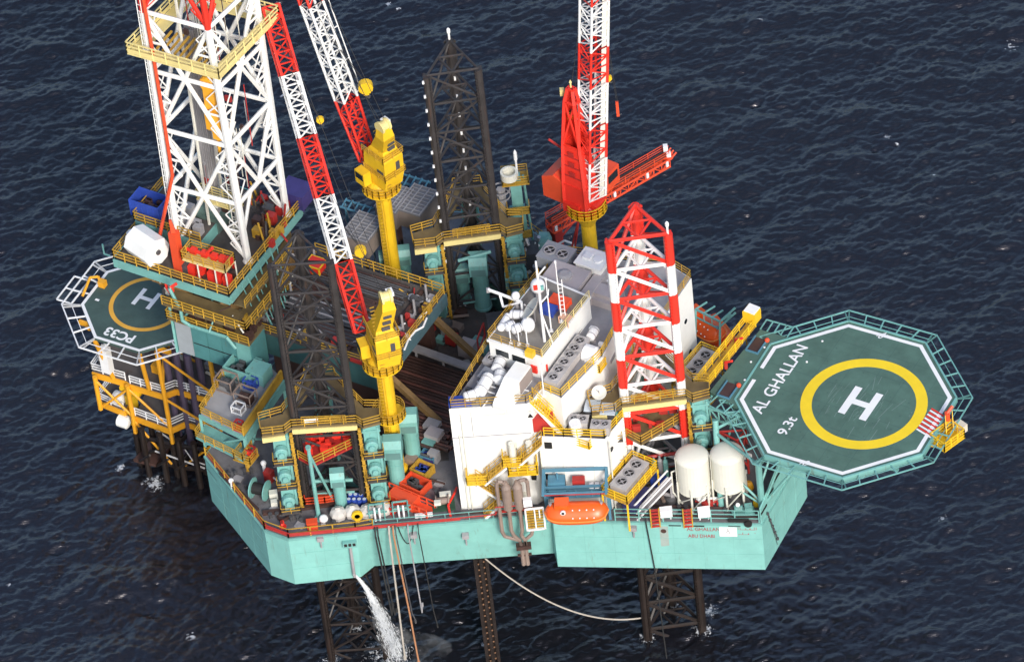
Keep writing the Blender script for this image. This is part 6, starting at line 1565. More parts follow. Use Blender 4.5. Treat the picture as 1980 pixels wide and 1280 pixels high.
balcony_ac(1352, 718, 31.0, 'long grey unit with three fans right of the bow leg', 'yellow railed platform for fans between bow leg and helideck', AX(52), DK)
# units and ducts at the back of the main roof
make_ac(1078, 512, 40.05, 3.4, 2.6, 1.8, 2, (E1, E2), 'dark topped twin fan block at the back left of the main roof', P('slate_casing', (.24, .25, .27), .5, .12, .1))
c = A(1095, 560, 40.05); root = thing('air_handling_unit', 'large pinkish grey air duct block on the main roof behind the radar mast', 'air unit', c)
DUCT = P('pinkish_duct', (.40, .36, .36), .55, .1, .15)
part(MB().rb(c, 4.4, 3.6, 2.0), 'casing', DUCT, root); part(MB().rb(c + E1 * 3.0 + E2 * 2.2, 1.2, 6.5, 1.5).rb(c + E1 * 1.6 + E2 * 4.9, 3.5, 1.1, 1.5), 'duct', DUCT, root); mb = MB(); mb.lathe(c + Z * 2.0, [(.8, 0), (.8, .25), (.5, .4)], 12); part(mb, 'roof_fan', GREY, root); mb = MB(); mb.box(c - E2 * 1.85 + Z * 1.0, (3.0, .08, 1.2), AXR); part(mb, 'grille', DGREY, root)
c = A(1150, 531, 40.05); root = thing('roof_cabin', 'white roof cabin left of the top of the bow leg', 'cabin', c)
part(MB().rb(c, 3.0, 2.4, 2.2), 'wall', WHT, root); part(MB().rb(c + Z * 2.2, 3.3, 2.7, .15), 'roof', WHT, root); mb = MB(); mb.rb(c + Z * 2.35 - E1 * .6, .9, .9, .3); mb.lathe(c + Z * 2.35 + E1 * .6, [(.5, 0), (.5, .2)], 12); part(mb, 'roof_hatch', MARK, root); mb = MB(); mb.box(c - E2 * 1.21 + Z * .95, (.8, .06, 1.8), AXR); part(mb, 'door', GREY, root)
c = A(1158, 575, 40.05); mb = MB(); mb.rb(c, 5.0, 2.6, .9); mb.rb(c + E1 * .4 + Z * .9, 3.4, 1.6, .5); solo(mb, 'duct_box', DUCT, 'low pinkish grey duct box on the main roof beside the bow leg', 'duct')

# ------------------------------------------------------------------ bridge roof: domes, masts, dish, life raft canisters
zc = 43.23
def raft(px, py, z, l, r, yaw, label):
    c = A(px, py, z); d = AX(yaw); root = thing('life_raft', label, 'life raft', c, 'white life raft canisters')
    mb = MB(); q = c + Z * (r + .25) - d * l / 2; mb.lathe(q, [(r * .55, 0), (r * .95, .12), (r, .3), (r, l - .3), (r * .95, l - .12), (r * .55, l)], 14, ax=d); part(mb, 'canister', MARK, root, smooth=False)
    mb = MB()
    for t in (.25, .75): mb.lathe(q + d * l * t, [(r + .02, 0), (r + .02, .09)], 14, ax=d); mb.box(c + d * l * (t - .5) + Z * .14, (.15, r * 1.9, .28), (d, d.cross(Z), Z))
    part(mb, 'strap', GREY, root)
raft(976, 632, zc, 2.3, .42, 62, 'slim white canister along the yellow rail of the bridge roof')
raft(1000, 618, zc, 1.5, .48, -12, 'short white canister lying across the bridge roof')
raft(987, 640, zc, 1.2, .5, 20, 'white round canister, left of two at the front of the bridge roof')
raft(1000, 645, zc, 1.2, .5, 20, 'white round canister, right of two at the front of the bridge roof')
raft(966, 716, 40.05, 2.0, .62, 68, 'white canister right beside the bridge window wall on the lower roof')
raft(968, 740, 40.05, 1.6, .66, 78, 'white barrel next to the slanting white housing on the lower roof')
raft(937, 757, 40.05, 2.9, .68, 62, 'longest white canister in the middle of the lower roof')
raft(912, 775, 40.05, 1.6, .55, 15, 'white canister at the front left corner of the lower roof')
def dish(px, py, z, R, face, label, elev=35, post=1.0):
    c = A(px, py, z); root = thing('satellite_dish', label, 'antenna', c); f = (AX(face) * math.cos(math.radians(elev)) + Z * math.sin(math.radians(elev))).normalized()
    h = c + Z * (post + R * .5); mb = MB(); mb.tube(c, h, .12, n=8); part(mb, 'post', GREY, root)
    mb = MB(); mb.lathe(h, [(.05, 0), (R * .5, R * .1), (R * .85, R * .28), (R, R * .4), (R * .97, R * .41), (R * .8, R * .29), (R * .45, R * .12), (.05, .03)], 20, ax=f); part(mb, 'reflector', CRM, root)
    mb = MB(); mb.tube(h, h + f * R * .9, .04, n=4); mb.lathe(h + f * R * .85, [(.1, 0), (.1, .2)], 8, ax=f); part(mb, 'feed', GREY, root)
dish(1035, 622, zc, 1.35, 165, 'large pale dish antenna on the bridge roof', 40, .9)
def dome(px, py, z, r, label, post=.6, mat=MARK):
    c = A(px, py, z); root = thing('radome', label, 'antenna', c); part(MB().tube(c, c + Z * post, r * .45, n=10), 'pedestal', GREY, root)
    mb = MB(); mb.lathe(c + Z * post, [(r * .8, 0), (r, r * .5), (r, r * .9)] + [(r * math.cos(a), r * .9 + r * math.sin(a)) for a in (.3, .6, .9, 1.2, 1.57)], 16); part(mb, 'dome', mat, root, smooth=True)
dome(1043, 582, zc, .78, 'white radome at the back edge of the bridge roof', 1.6)
dome(1000, 598, zc, .45, 'small white radome beside the crossed mast on the bridge roof', 1.6)
dome(1022, 640, zc, .75, 'white dome in front of the dish antenna', .3)
def make_mast():
    c = A(1053, 660, zc); root = thing('radar_mast', 'tall white mast with crossarms on the bridge roof', 'mast', c)
    mb = MB(); t = c + Z * 11.5; mb.tube(c, t, .17, .11, n=8); mb.tube(c + E1 * 1.0, c + Z * 4, .09, n=6); mb.tube(c + E2 * 1.0, c + Z * 4, .09, n=6); part(mb, 'pole', MARK, root)
    mb = MB(); mb.tube(c + Z * 9.4, c + Z * 10.6 + XV * .9, .09, n=5); mb.tube(c + Z * 5.5, c + Z * 6.6 + XV * .9, .09, n=5); mb.tube(c + Z * 6.6 + XV * .9, c + Z * 7.4 + XV * 1.0, .06, n=4); part(mb, 'crossarm', MARK, root)
    mb = MB(); mb.box(c + Z * 7.8 - XV * .3, (.5, .06, .7)); part(mb, 'red_flag', RED, root)
    mb = MB(); mb.box(c + Z * 7.7 + XV * .35, (.35, .3, .5)); part(mb, 'signal_lamp', GRN, root)
make_mast()
for px, py, h, lb in ((1066, 640, 7.5, 'white whip mast right of the tall mast'), (1086, 622, 8.6, 'white ladder mast at the right side of the bridge roof'), (1020, 668, 3.6, 'short white pole in the front middle of the bridge roof'), (1004, 666, 2.6, 'short white pole left of the front middle of the bridge roof'), (988, 664, 2.4, 'lowest white pole near the left front corner of the bridge roof'), (1052, 765, 4.5, 'white pole in front of the bridge red cabinet')):
    c = A(px, py, zc if py < 700 else 40.05); mb = MB(); mb.tube(c, c + Z * h, .085, .06, n=6); mb.box(c + Z * .06, (.4, .4, .12)); mb.box(c + Z * h, (.2, .2, .3))
    if 'ladder' in lb:
        mb.tube(c + XV * .45, c + XV * .45 + Z * h * .7, .06, n=4)
        for k in range(9): mb.tube(c + Z * (.6 + k * .6), c + XV * .45 + Z * (.6 + k * .6), .04, n=4)
    solo(mb, 'antenna_pole', MARK, lb, 'pole')
def make_gallows():
    a, b, m = A(944, 560, zc + 1.4), A(1008, 584, zc + 1.4), A(966, 568, zc + 1.4); c = A(966, 612, zc - .8)
    root = thing('lifting_gallows', 'white crossed beam reaching out over the left edge of the bridge roof', 'lifting beam', A(990, 605, zc))
    mb = MB(); mb.path([a, m, b], .17, n=5); mb.tube(b, V(b.x, b.y, zc), .15, n=5); mb.tube(m, V(b.x, b.y, zc) - E1 * 2.2 - E2 * .2, .15, n=5); mb.tube(b, V(b.x, b.y, zc) - E1 * 2.2 - E2 * .2, .13, n=5); part(mb, 'beam', MARK, root)
    mb = MB(); mb.box(a - Z * .1, (.4, .4, .4)); part(mb, 'trolley', GREY, root)
make_gallows()
c = A(1068, 622, zc); container(1083, 590, zc, 2.0, 1.2, .8, ORED, 'orange box behind the ladder mast on the bridge roof', inner=None, name='deck_box', cat='box')
container(1062, 604, zc, 1.4, 1.1, .7, BLUE, 'blue box behind the tall mast on the bridge roof', inner=None, name='deck_box', cat='box')
c = A(1032, 690, zc); mb = MB(); mb.rb(c - E1 * .4, .9, .7, .8); solo(mb, 'sand_box', YEL, 'small yellow box at the front right corner of the bridge roof', 'box')
mb = MB(); a, b = A(1080, 612, zc + .9), A(1098, 622, zc + .9); mb.slab([a, b, b + E2 * .9, a + E2 * .9], .12); mb.tube(V(a.x, a.y, zc), a, .08, n=4); mb.tube(V(b.x, b.y, zc), b, .08, n=4); solo(mb, 'table_board', P('salmon_board', (.62, .36, .24), .6, .1), 'salmon coloured board on trestles at the right edge of the bridge roof', 'board')
# lower roof things
def slant_house():
    c = A(990, 765, 40.05); root = thing('stair_housing', 'white slant fronted housing on the lower roof left of the bridge stair', 'housing', c)
    mb = MB(); f = E2; s = E1; w = 1.75
    pr_ = [(-2.5, 0), (2.8, 0), (2.8, 2.2), (.3, 2.2), (-2.1, 1.0), (-2.5, .6)]
    vs = [c + f * a + s * sg * w / 2 + Z * b for sg in (-1, 1) for a, b in pr_]; n = len(pr_); mb.add(vs, [tuple(range(n - 1, -1, -1)), tuple(range(n, 2 * n))] + [(i, (i + 1) % n, n + (i + 1) % n, n + i) for i in range(n)]); part(mb, 'casing', WHT, root)
    mb = MB(); mb.box(c + f * 1.6 + s * (w / 2 + .03) + Z * 1.1, (2.6, .06, 1.7), (f, s, Z)); part(mb, 'side_panel', P('taupe_panel', (.30, .25, .23), .6, .1), root)
slant_house()
container(948, 735, 40.05, 1.9, 1.5, .9, P('slate_box', (.20, .21, .24), .5, .1), 'slate grey box among the white canisters on the lower roof', name='deck_box', cat='box')
container(890, 780, 40.05, 2.2, .9, .6, BLUE, 'blue folded cover at the front left edge of the lower roof', name='deck_box', cat='box', ax=(AX(-3), AX(87), Z))
make_ac(952, 703, 40.05, 1.4, 1.4, .8, 1, (E1, E2), 'small grey single fan unit at the left end of the bridge wall')
c = A(1142, 692, 39.6); root = thing('searchlight', 'white searchlight drum on the yellow balcony of the tall roof edge', 'searchlight', c - Z * .94); mb = MB(); mb.tube(c - Z * .94, c + Z * .3, .25, n=8); part(mb, 'stand', MARK, root); mb = MB(); mb.lathe(c + Z * .9 - E1 * .9 - YV * .3, [(.5, 0), (.95, .3), (.95, 1.5), (.6, 1.8)], 14, ax=E1); part(mb, 'drum', MARK, root); mb = MB(); mb.lathe(c + Z * .3 - YV * .95, [(.75, 0), (.75, .5), (.3, .9)], 12, ax=YV); part(mb, 'lamp_head', MARK, root)
c = A(1120, 850, 34.5); root = thing('vent_funnel', 'white slanted ventilation funnel on the balcony of the front wall', 'ventilator', c); mb = MB(); mb.tube(c, c + Z * 2.6 - XV * .3, .62, n=12); part(mb, 'funnel', MARK, root); mb = MB(); mb.lathe(c, [(.75, 0), (.75, .25)], 12); part(mb, 'flange', MARK, root)
raft(1147, 640 + 15, 40.05, 1.6, .5, 60, 'white barrel at the inner end of the roof passage')
container(1110, 790, 35.55, 1.2, 1.0, 1.2, RYEL, 'yellow cage at the foot of the tall wall on the low front roof', name='deck_cage', cat='cage')
dish(1160, 772, 36.9, .8, -100, 'greenish dish on the bow jackhouse walkway', 60, .5)

# ------------------------------------------------------------------ exhaust mufflers over the front side
def make_mufflers():
    a = A(1000, 1000, DK); root = thing('exhaust_group', 'scaled brown exhaust silencers with pipes running down the front side', 'exhaust', a)
    o = -YV * 1.15
    def q(px, z, k=0.): p = A(px, 1000 - (px - 990) * .08, DK); return V(p.x, p.y, z) + o + YV * k
    mb = MB()
    for px in (985, 1007): mb.lathe(q(px, 27.4), [(.3, 0), (.52, .25), (.52, 3.4), (.3, 3.8), (.22, 4.2)], 14)
    part(mb, 'silencer', TAN, root)
    mb = MB()
    for px, x2 in ((968, 966), (986, 985), (1007, 1005), (1027, 1024)):
        top = 31.3 if px in (968, 1027) else 27.6
        mb.tube(q(px, top), q(px, 24.2), .22, n=8)
    mb.path([q(968, 31.2), q(971, 31.7), q(980, 31.6), q(985, 31.2)], .22, n=8); mb.path([q(1027, 31.2), q(1024, 31.7), q(1013, 31.6), q(1007, 31.2)], .22, n=8)
    for px in (968, 986): mb.path([q(px, 24.2), q(px + 4, 23.4), q(1000, 22.6), q(1002, 21.6)], .2, n=8)
    for px in (1007, 1027): mb.path([q(px, 24.2), q(px - 3, 23.4), q(1010, 22.6), q(1010, 21.6)], .2, n=8)
    mb.tube(q(1002, 21.6), q(1002, 18.9), .23, n=8); mb.tube(q(1010, 21.6), q(1010, 18.9), .23, n=8); part(mb, 'exhaust_pipe', TAN, root)
    mb = MB(); mb.box(q(1006, 21.7), (1.6, .7, .5)); mb.box(q(1006, 20.4), (1.5, .3, .16)); part(mb, 'bracket', BRN, root)
    mb = MB(); mb.tube(q(960, 28.2, -.3), q(1032, 28.2, -.3), .06); mb.box(q(997, 26.6, .6), (4.2, .2, .2)); part(mb, 'red_rail', DRED, root)
make_mufflers()
def make_ladder_frame():
    c = A(1036, 1012, DK); root = thing('boarding_ladder', 'white framed orange boarding ladder left of the front lifeboat', 'ladder', c); c = c - YV * .9
    mb = MB(); w, h = .95, 3.2
    for i in (-1, 1): mb.tube(c + XV * i * w, c + XV * i * w + Z * h, .12, n=4)
    for zz in (.05, h): mb.tube(c - XV * w + Z * zz, c + XV * w + Z * zz, .12, n=4)
    mb.tube(c, c + Z * h, .1, n=4); mb.tube(c + XV * .5 + Z * h * .55, c + XV * .5 + Z * (h - .3), .09, n=4); part(mb, 'frame', MARK, root)
    mb = MB()
    for k in range(8): mb.box(c + V(0, .15, .3 + k * .40), (w * 1.8, .2, .12))
    part(mb, 'rung', RYEL, root)
    mb = MB(); mb.box(c - XV * .6 + Z * (h + .6) + YV * .5, (.9, .6, .9)); part(mb, 'control_panel', MARK, root)
make_ladder_frame()

# ------------------------------------------------------------------ loose things on the main deck
ZD = DK + .035
def deck(px, py): return A(px, py, ZD)
container(805, 945, ZD, 2.6, 1.9, 1.1, ORED, 'orange red open skip lying by the ventilator on the main deck', inner=DGREY, ax=(AX(-40), AX(50), Z))
container(818, 917, ZD, 1.9, 1.6, 1.2, RYEL, 'yellow framed skip behind the orange red skip', inner=BLUE, ax=(AX(-38), AX(52), Z))
container(830, 888, ZD, 1.6, 1.3, .9, SBLU, 'blue topped crate behind the yellow skip', inner=BLUE)
container(825, 905, ZD, 1.0, .9, .8, P('violet_blue_paint', (.05, .04, .17)), 'violet crate between yellow skip and blue topped crate')
def skid():
    c = deck(790, 975); d = AX(-38); root = thing('basket_skid', 'long orange red cargo basket slanting across the front deck', 'basket', c); s = d.cross(Z); L_, w_, h_ = 5.8, 1.5, 1.2
    mb = MB(); mb.box(c + Z * .12, (L_, w_, .24), (d, s, Z)); mb.box(c + Z * .65 - d * .6, (3.2, w_ * .9, .9), (d, s, Z)); part(mb, 'body', ORED, root)
    mb = MB()
    for i in range(7):
        for sg in (-1, 1): q = c + d * (i / 6 - .5) * L_ + s * sg * w_ / 2; mb.tube(q, q + Z * h_, .09, n=4)
    for sg in (-1, 1):
        for hh in (.6, 1.2): q = c + s * sg * w_ / 2 + Z * hh; mb.tube(q - d * L_ / 2, q + d * L_ / 2, .08, n=4)
    part(mb, 'frame', ORED, root)
skid()
def leg_basket():
    c = A(612, 966, DK + .05); root = thing('gangway_basket', 'orange red railed landing at the edge of the near leg opening', 'landing', c); mb = MB(); mb.box(c + Z * .3 + XV * 1.0, (2.2, 1.2, .9)); part(mb, 'locker', ORED, root); mb = MB(); mb.rail([c + V(-1.2, .6, 0), c + V(-1.2, -.8, 0), c + V(.9, -.9, 0), c + V(2.2, -.8, 0)], 1.2, .08, step=1.2); part(mb, 'railing', ORED, root)
leg_basket()
LB = MB(); LB.lathe(V(0, 0, 0), [(.27, 0), (.29, .05), (.27, .28), (.29, .31), (.27, .34), (.29, .6), (.27, .64), (.29, .67), (.27, .92), (.24, .92)], 12)
dm = LB.mesh('drum', BLUE); lid = MB().lathe(V(0, 0, .93), [(.2, 0), (.2, .02)], 10).mesh('lid', PB)
for i in range(7):
    p = deck(676 + (i % 4) * 10 + (3 if i > 3 else 0), 976 - (i // 4) * 9); o = bpy.data.objects.new('oil_drum', dm); COL.objects.link(o); o.location = p
    tag(o, 'blue oil drum in the cluster beside the slim front ventilator', 'drum', 'blue drums on the front deck'); l_ = bpy.data.objects.new('lid', lid); COL.objects.link(l_); l_.parent = o
for px, py, lb in ((655, 1000, 'bulging white bag, leftmost of the row at the front rail'), (683, 996, 'grubby white bag behind the yellow ring at the front rail'), (712, 995, 'white bag between yellow ring and green winch frame'), (742, 990, 'white bag at the right end of the front rail row')):
    c = deck(px, py); mb = MB(); mb.lathe(c, [(.55, 0), (.85, .15), (.92, .6), (.8, 1.0), (.35, 1.2), (.2, 1.32)], 8); mb.box(c + Z * 1.35, (.5, .1, .15)); solo(mb, 'bulk_bag', BAG, lb, 'bag')
c = deck(692, 1006); mb = MB(); mb.lathe(c + Z * .75 - YV * .15, [(.62, 0), (.62, .3), (.3, .3), (.3, 0)], 18, ax=YV); mb.box(c + Z * .1, (.5, .6, .2)); solo(mb, 'yellow_ring', YEL, 'upright yellow ring buoy at the front rail', 'ring')
c = deck(548, 1000); mb = MB()
for k in range(4): mb.ring(c + Z * (.02 + k * .1), .52, .68, .1, 24)
solo(mb, 'rope_coil', BRN, 'dark rope coil lying on the front left deck', 'rope coil')
c = deck(547, 1018); root = thing('fire_monitor', 'red fire monitor in front of the dark rope coil', 'monitor', c); mb = MB(); mb.tube(c, c + Z * .8, .22, n=8); mb.lathe(c, [(.4, 0), (.4, .1)], 10); part(mb, 'pedestal', RED, root); mb = MB(); mb.tube(c + Z * .8, c + Z * 1.2 - YV * .9, .12, n=8); part(mb, 'nozzle', RED, root)
c = deck(605, 1022); mb = MB(); mb.rb(c, 1.1, .7, 1.1, ax=(XV, YV, Z)); mb.box(c + Z * 1.15, (1.2, .8, .1)); solo(mb, 'hose_box', ORED, 'red hose box against the front rail below the green pole', 'box')
c = deck(627, 1012); root = thing('life_raft', 'white round canister beside the red hose box', 'life raft', c, 'white life raft canisters'); mb = MB(); mb.ball(c + Z * .75, .5, 12); part(mb, 'canister', MARK, root, smooth=True); mb = MB(); mb.box(c + Z * .14, (.7, .6, .28)); part(mb, 'cradle', GREY, root)
c = deck(617, 1003); root = thing('derrick_pole', 'slim green pole with brace standing at the front rail', 'pole', c); mb = MB(); mb.tube(c, c + Z * 10.6, .24, .2, n=8); part(mb, 'pole', GRN, root); mb = MB(); mb.tube(c + Z * 9.8, deck(645, 968), .15, n=8); part(mb, 'brace', GRN, root); mb = MB(); mb.lathe(c + Z * 10.6, [(.3, 0), (.3, .3)], 8); mb.lathe(c, [(.5, 0), (.5, .2)], 8); part(mb, 'cap', GRN, root)
for px, py, lb in ((730, 1000, 'green and white winch frame left at the front rail, over the hanging hoses'), (776, 995, 'green and white winch frame right at the front rail, beside the red box')):
    c = deck(px, py); root = thing('hose_rack', lb, 'rack', c); mb = MB()
    for i in (-1, 1):
        for j in (-1, 1): mb.tube(c + V(i * .8, j * .5, 0), c + V(i * .8, j * .5, 1.5), .1, n=4)
        mb.tube(c + V(i * .8, -.5, 1.5), c + V(i * .8, .5, 1.5), .1, n=4); mb.tube(c + V(-.8, i * .5, 1.5), c + V(.8, i * .5, 1.5), .1, n=4); mb.tube(c + V(-1.1, i * .3, 1.0), c + V(1.1, i * .3, 1.0), .08, n=4)
    part(mb, 'frame', GRN, root); mb = MB(); mb.tube(c + V(-.2, -1.0, .5), c + V(-.2, -.6, 2.1), .1, n=5); mb.tube(c + V(.3, -1.0, .5), c + V(.3, -.6, 2.0), .1, n=5); part(mb, 'hose_saddle', MARK, root)
container(757, 990, ZD, .9, .8, 1.0, RED, 'red box between the two winch frames at the front rail', name='deck_box', cat='box')
c = deck(820, 1000); mb = MB(); mb.box(c + Z * .35, (1.9, .25, .5)); mb.tube(c - XV * .7, c - XV * .7 + Z * .4, .08); mb.tube(c + XV * .7, c + XV * .7 + Z * .4, .08); solo(mb, 'white_board', MARK, 'low white board standing at the front rail', 'board')
c = deck(858, 978); root = thing('mooring_winch', 'cream and green mooring winch by the accommodation corner', 'winch', c); mb = MB(); mb.box(c + Z * .15, (2.4, 1.6, .3)); part(mb, 'bed', P('bottle_green', (.03, .08, .05), .5), root); mb = MB(); mb.lathe(c + Z * .8 - XV * .8, [(.7, 0), (.7, .12), (.4, .14), (.4, 1.3), (.7, 1.32), (.7, 1.45)], 14, ax=XV); part(mb, 'drum', TAN, root); mb = MB(); mb.box(c + V(.3, .7, .7), (1.2, .6, 1.0)); mb.box(c + V(-.6, -.6, 1.2), (.7, .5, .4)); part(mb, 'motor', CRM, root)
c = deck(884, 975); mb = MB(); mb.path([deck(872, 1002) + Z * .2, deck(868, 988) + Z * .9, deck(880, 968) + Z * 1.1, deck(884, 950) + Z * .6], .13); solo(mb, 'red_hose', RED, 'red hose bent beside the accommodation corner', 'hose')
def reel():
    c = deck(505, 960); root = thing('cable_reel', 'large green cable reel with white boxes on the front left deck', 'reel', c); f = AX(-25); mb = MB()
    mb.lathe(c + Z * 1.15 - f * .9, [(1.15, 0), (1.15, .12)], 20, ax=f); mb.lathe(c + Z * 1.15 + f * .7, [(1.15, 0), (1.15, .12)], 20, ax=f); part(mb, 'flange', GRN, root)
    mb = MB(); mb.lathe(c + Z * 1.15 - f * .78, [(.65, 0), (.65, 1.5)], 16, ax=f); part(mb, 'drum', BLK, root)
    mb = MB(); mb.box(c + f * 1.5 + Z * .5 + YV * .2, (.9, .7, .9)); mb.box(c + f * 1.5 + Z * .4 - YV * .9, (.7, .6, .6)); part(mb, 'control_box', CRM, root)
reel()
c = deck(513, 918); mb = MB(); mb.tube(c, c + Z * 1.6, .2, n=8); mb.ball(c + Z * 1.8, .33, 8); mb.tube(c + Z * .8, c + XV * 1.4 - YV * 1.6 + Z * .3, .1); solo(mb, 'mushroom_vent', MARK, 'white mushroom vent behind the green reel', 'vent')
c = deck(522, 928); mb = MB(); mb.rb(c, .9, .8, 1.3); mb.box(c + Z * 1.35, (.95, .85, .1), AXR); solo(mb, 'red_locker', DRED, 'dull red locker by the near jackhouse column', 'locker')
c = deck(449, 943); mb = MB(); mb.tube(c, c + Z * .9, .15, n=8); mb.ball(c + Z * 1.1, .3, 8); solo(mb, 'mushroom_vent', MARK, 'small white vent by the left chamfer rail', 'vent')
for px, py, w_, lb, mt in ((838, 840, 1.6, 'grey pallet box beside the tallest ventilator, rear one', GREY), (842, 858, 1.7, 'pinkish pallet box beside the tallest ventilator, front one', DUCT), (906, 686, 1.7, 'pinkish grey cube on the casing deck left of the bridge', DUCT), (862, 640, 1.3, 'dark cube under the cantilever end', DGREY), (875, 664, 1.2, 'reddish crate between cantilever end and casing rows', DRED)):
    c = deck(px, py); root = thing('pallet_box', lb, 'box', c); part(MB().rb(c + Z * .15, w_, w_ * .85, w_), 'body', mt, root); mb = MB()
    for k in (-.35, 0, .35): mb.box(c + E1 * k * w_ + Z * .07, (.15, w_ * .85, .14), AXR)
    part(mb, 'pallet', BRN, root)
container(818, 855, ZD, 1.4, 1.2, 1.0, YEL, 'yellow crate leaning beside the tallest ventilator', inner=DGREY)
c = A(903, 712, ZD); mb = MB(); mb.lathe(c + Z * .6 - YV * .3, [(.5, 0), (.5, .6), (.25, .62), (.25, .0)], 14, ax=YV); mb.rb(c, .8, .6, .2); solo(mb, 'hose_reel', GREY, 'grey hose reel in front of the pinkish grey cube', 'reel')
a, b = A(800, 672, DK + 2.2), A(912, 712, DK + 2.2); d = (b - a).normalized(); mb = MB(); mb.box((a + b) / 2, ((b - a).length, .9, .3), (d, d.cross(Z), Z))
for t in (.03, .5, .97): p = a.lerp(b, t); mb.tube(V(p.x, p.y, ZD), p, .18, n=4)
solo(mb, 'pipe_bridge', GREY, 'grey walkway beam over the casing rows', 'walkway')
a, b = A(915, 690, DK + 2), A(918, 655, DK + 3.5); mb = MB(); mb.path([deck(928, 700), deck(928, 700) + Z * 3.4, deck(940, 668) + Z * 3.4, deck(940, 668)], .12, n=4); mb.tube(deck(928, 700) + Z * 1.7, deck(940, 668) + Z * 1.7, .09, n=4); solo(mb, 'goal_post', DRED, 'red frame standing left of the bridge', 'frame')
for px, py, r_, lb, z_ in ((796, 576, .42, 'white life ring lying on the pipe deck', CZ + .02), (828, 582, .25, 'small white coil at the pipe deck corner', CZ + .02)):
    c = A(px, py, z_); mb = MB(); mb.ring(c, r_ * .5, r_, .2, 20); mb.ring(c + Z * .2, r_ * .55, r_ * .9, .08, 20); solo(mb, 'ring_coil', MARK, lb, 'ring')
mb = MB(); pts = [A(825, 615, CZ + .15), A(818, 632, CZ + .15), A(803, 640, CZ + .15), A(790, 655, CZ + .15), A(782, 676, CZ + .15)]; mb.path(pts, .12); solo(mb, 'white_hose', MARK, 'white hose lying along the edge of the pipe deck', 'hose')
c = A(612, 520, CZ + .02); container(612, 522, CZ + .3, 1.8, 1.6, 1.2, RED, 'red box with yellow lid among the stanchions of the pipe deck', top=YEL)
raft(646, 535, CZ + .3, 1.0, .35, 10, 'white round canister on the pipe deck beside the near leg top')

# structures at the far side behind the cantilever
def slat_cabin(px, py, z, l, w, h, label, roof=GREY):
    c = A(px, py, z); root = thing('equipment_cabin', label, 'cabin', V(c.x, c.y, DK)); zt = z
    part(MB().rb(c - Z * h, l, w, h), 'wall', P('cabin_tan', (.22, .18, .16), .6, .15, .2), root)
    part(MB().rb(c, l + .3, w + .3, .12), 'roof', P('slat_roof', (.16, .16, .17), .6, .1), root)
    mb = MB()
    for k in range(9): mb.box(c + E2 * ((k / 8 - .5) * w) + Z * .17, (l + .2, .07, .08), AXR)
    for k in range(4): mb.box(c + E1 * ((k / 3 - .5) * l) + Z * .2, (.12, w + .2, .1), AXR)
    part(mb, 'roof_slat', GREY, root)
    mb = MB(); 
    for i in (-1, 1):
        for j in (-1, 1): p = c + E1 * i * l * .45 + E2 * j * w * .45; mb.tube(V(p.x, p.y, DK), p - Z * h, .2, n=4)
    part(mb, 'stilt', BRN, root)
slat_cabin(702, 440, 33.4, 3.2, 4.0, 2.4, 'slat roofed cabin left of the far crane post', GREY)
slat_cabin(762, 385, 33.2, 2.6, 4.0, 2.4, 'slat roofed cabin directly right of the far crane post', GREY)
slat_cabin(806, 388, 33.2, 3.0, 4.2, 2.4, 'slat roofed cabin close to the far dark leg', GREY)
container(785, 418, 30.2, 2.2, 1.6, 2.6, TAN, 'tan locker between slat roofed cabin and far jackhouse')
def blue_frame(px, py, lb):
    c = A(px, py, 32.6); root = thing('blue_frame', lb, 'frame', V(c.x, c.y, DK)); mb = MB()
    for k in range(5): mb.tube(c + E1 * (k - 2) * .8 - E2 * .6, c + E1 * (k - 2) * .8 + E2 * .6 + Z * .3, .1, n=4)
    for o in (-.6, .6): mb.tube(c - E1 * 1.8 + E2 * o, c + E1 * 1.8 + E2 * o, .12, n=4)
    part(mb, 'rack', SBLU, root); mb = MB()
    for i in (-1, 1): p = c + E1 * i * 1.5; mb.tube(V(p.x, p.y, DK), p, .16, n=4)
    part(mb, 'stilt', SBLU, root)
blue_frame(800, 352, 'blue rack behind the slat roofed cabins, right one'); blue_frame(690, 402, 'blue rack behind the left slat roofed cabin'); blue_frame(768, 358, 'blue rack behind the slat roofed cabins, middle one')
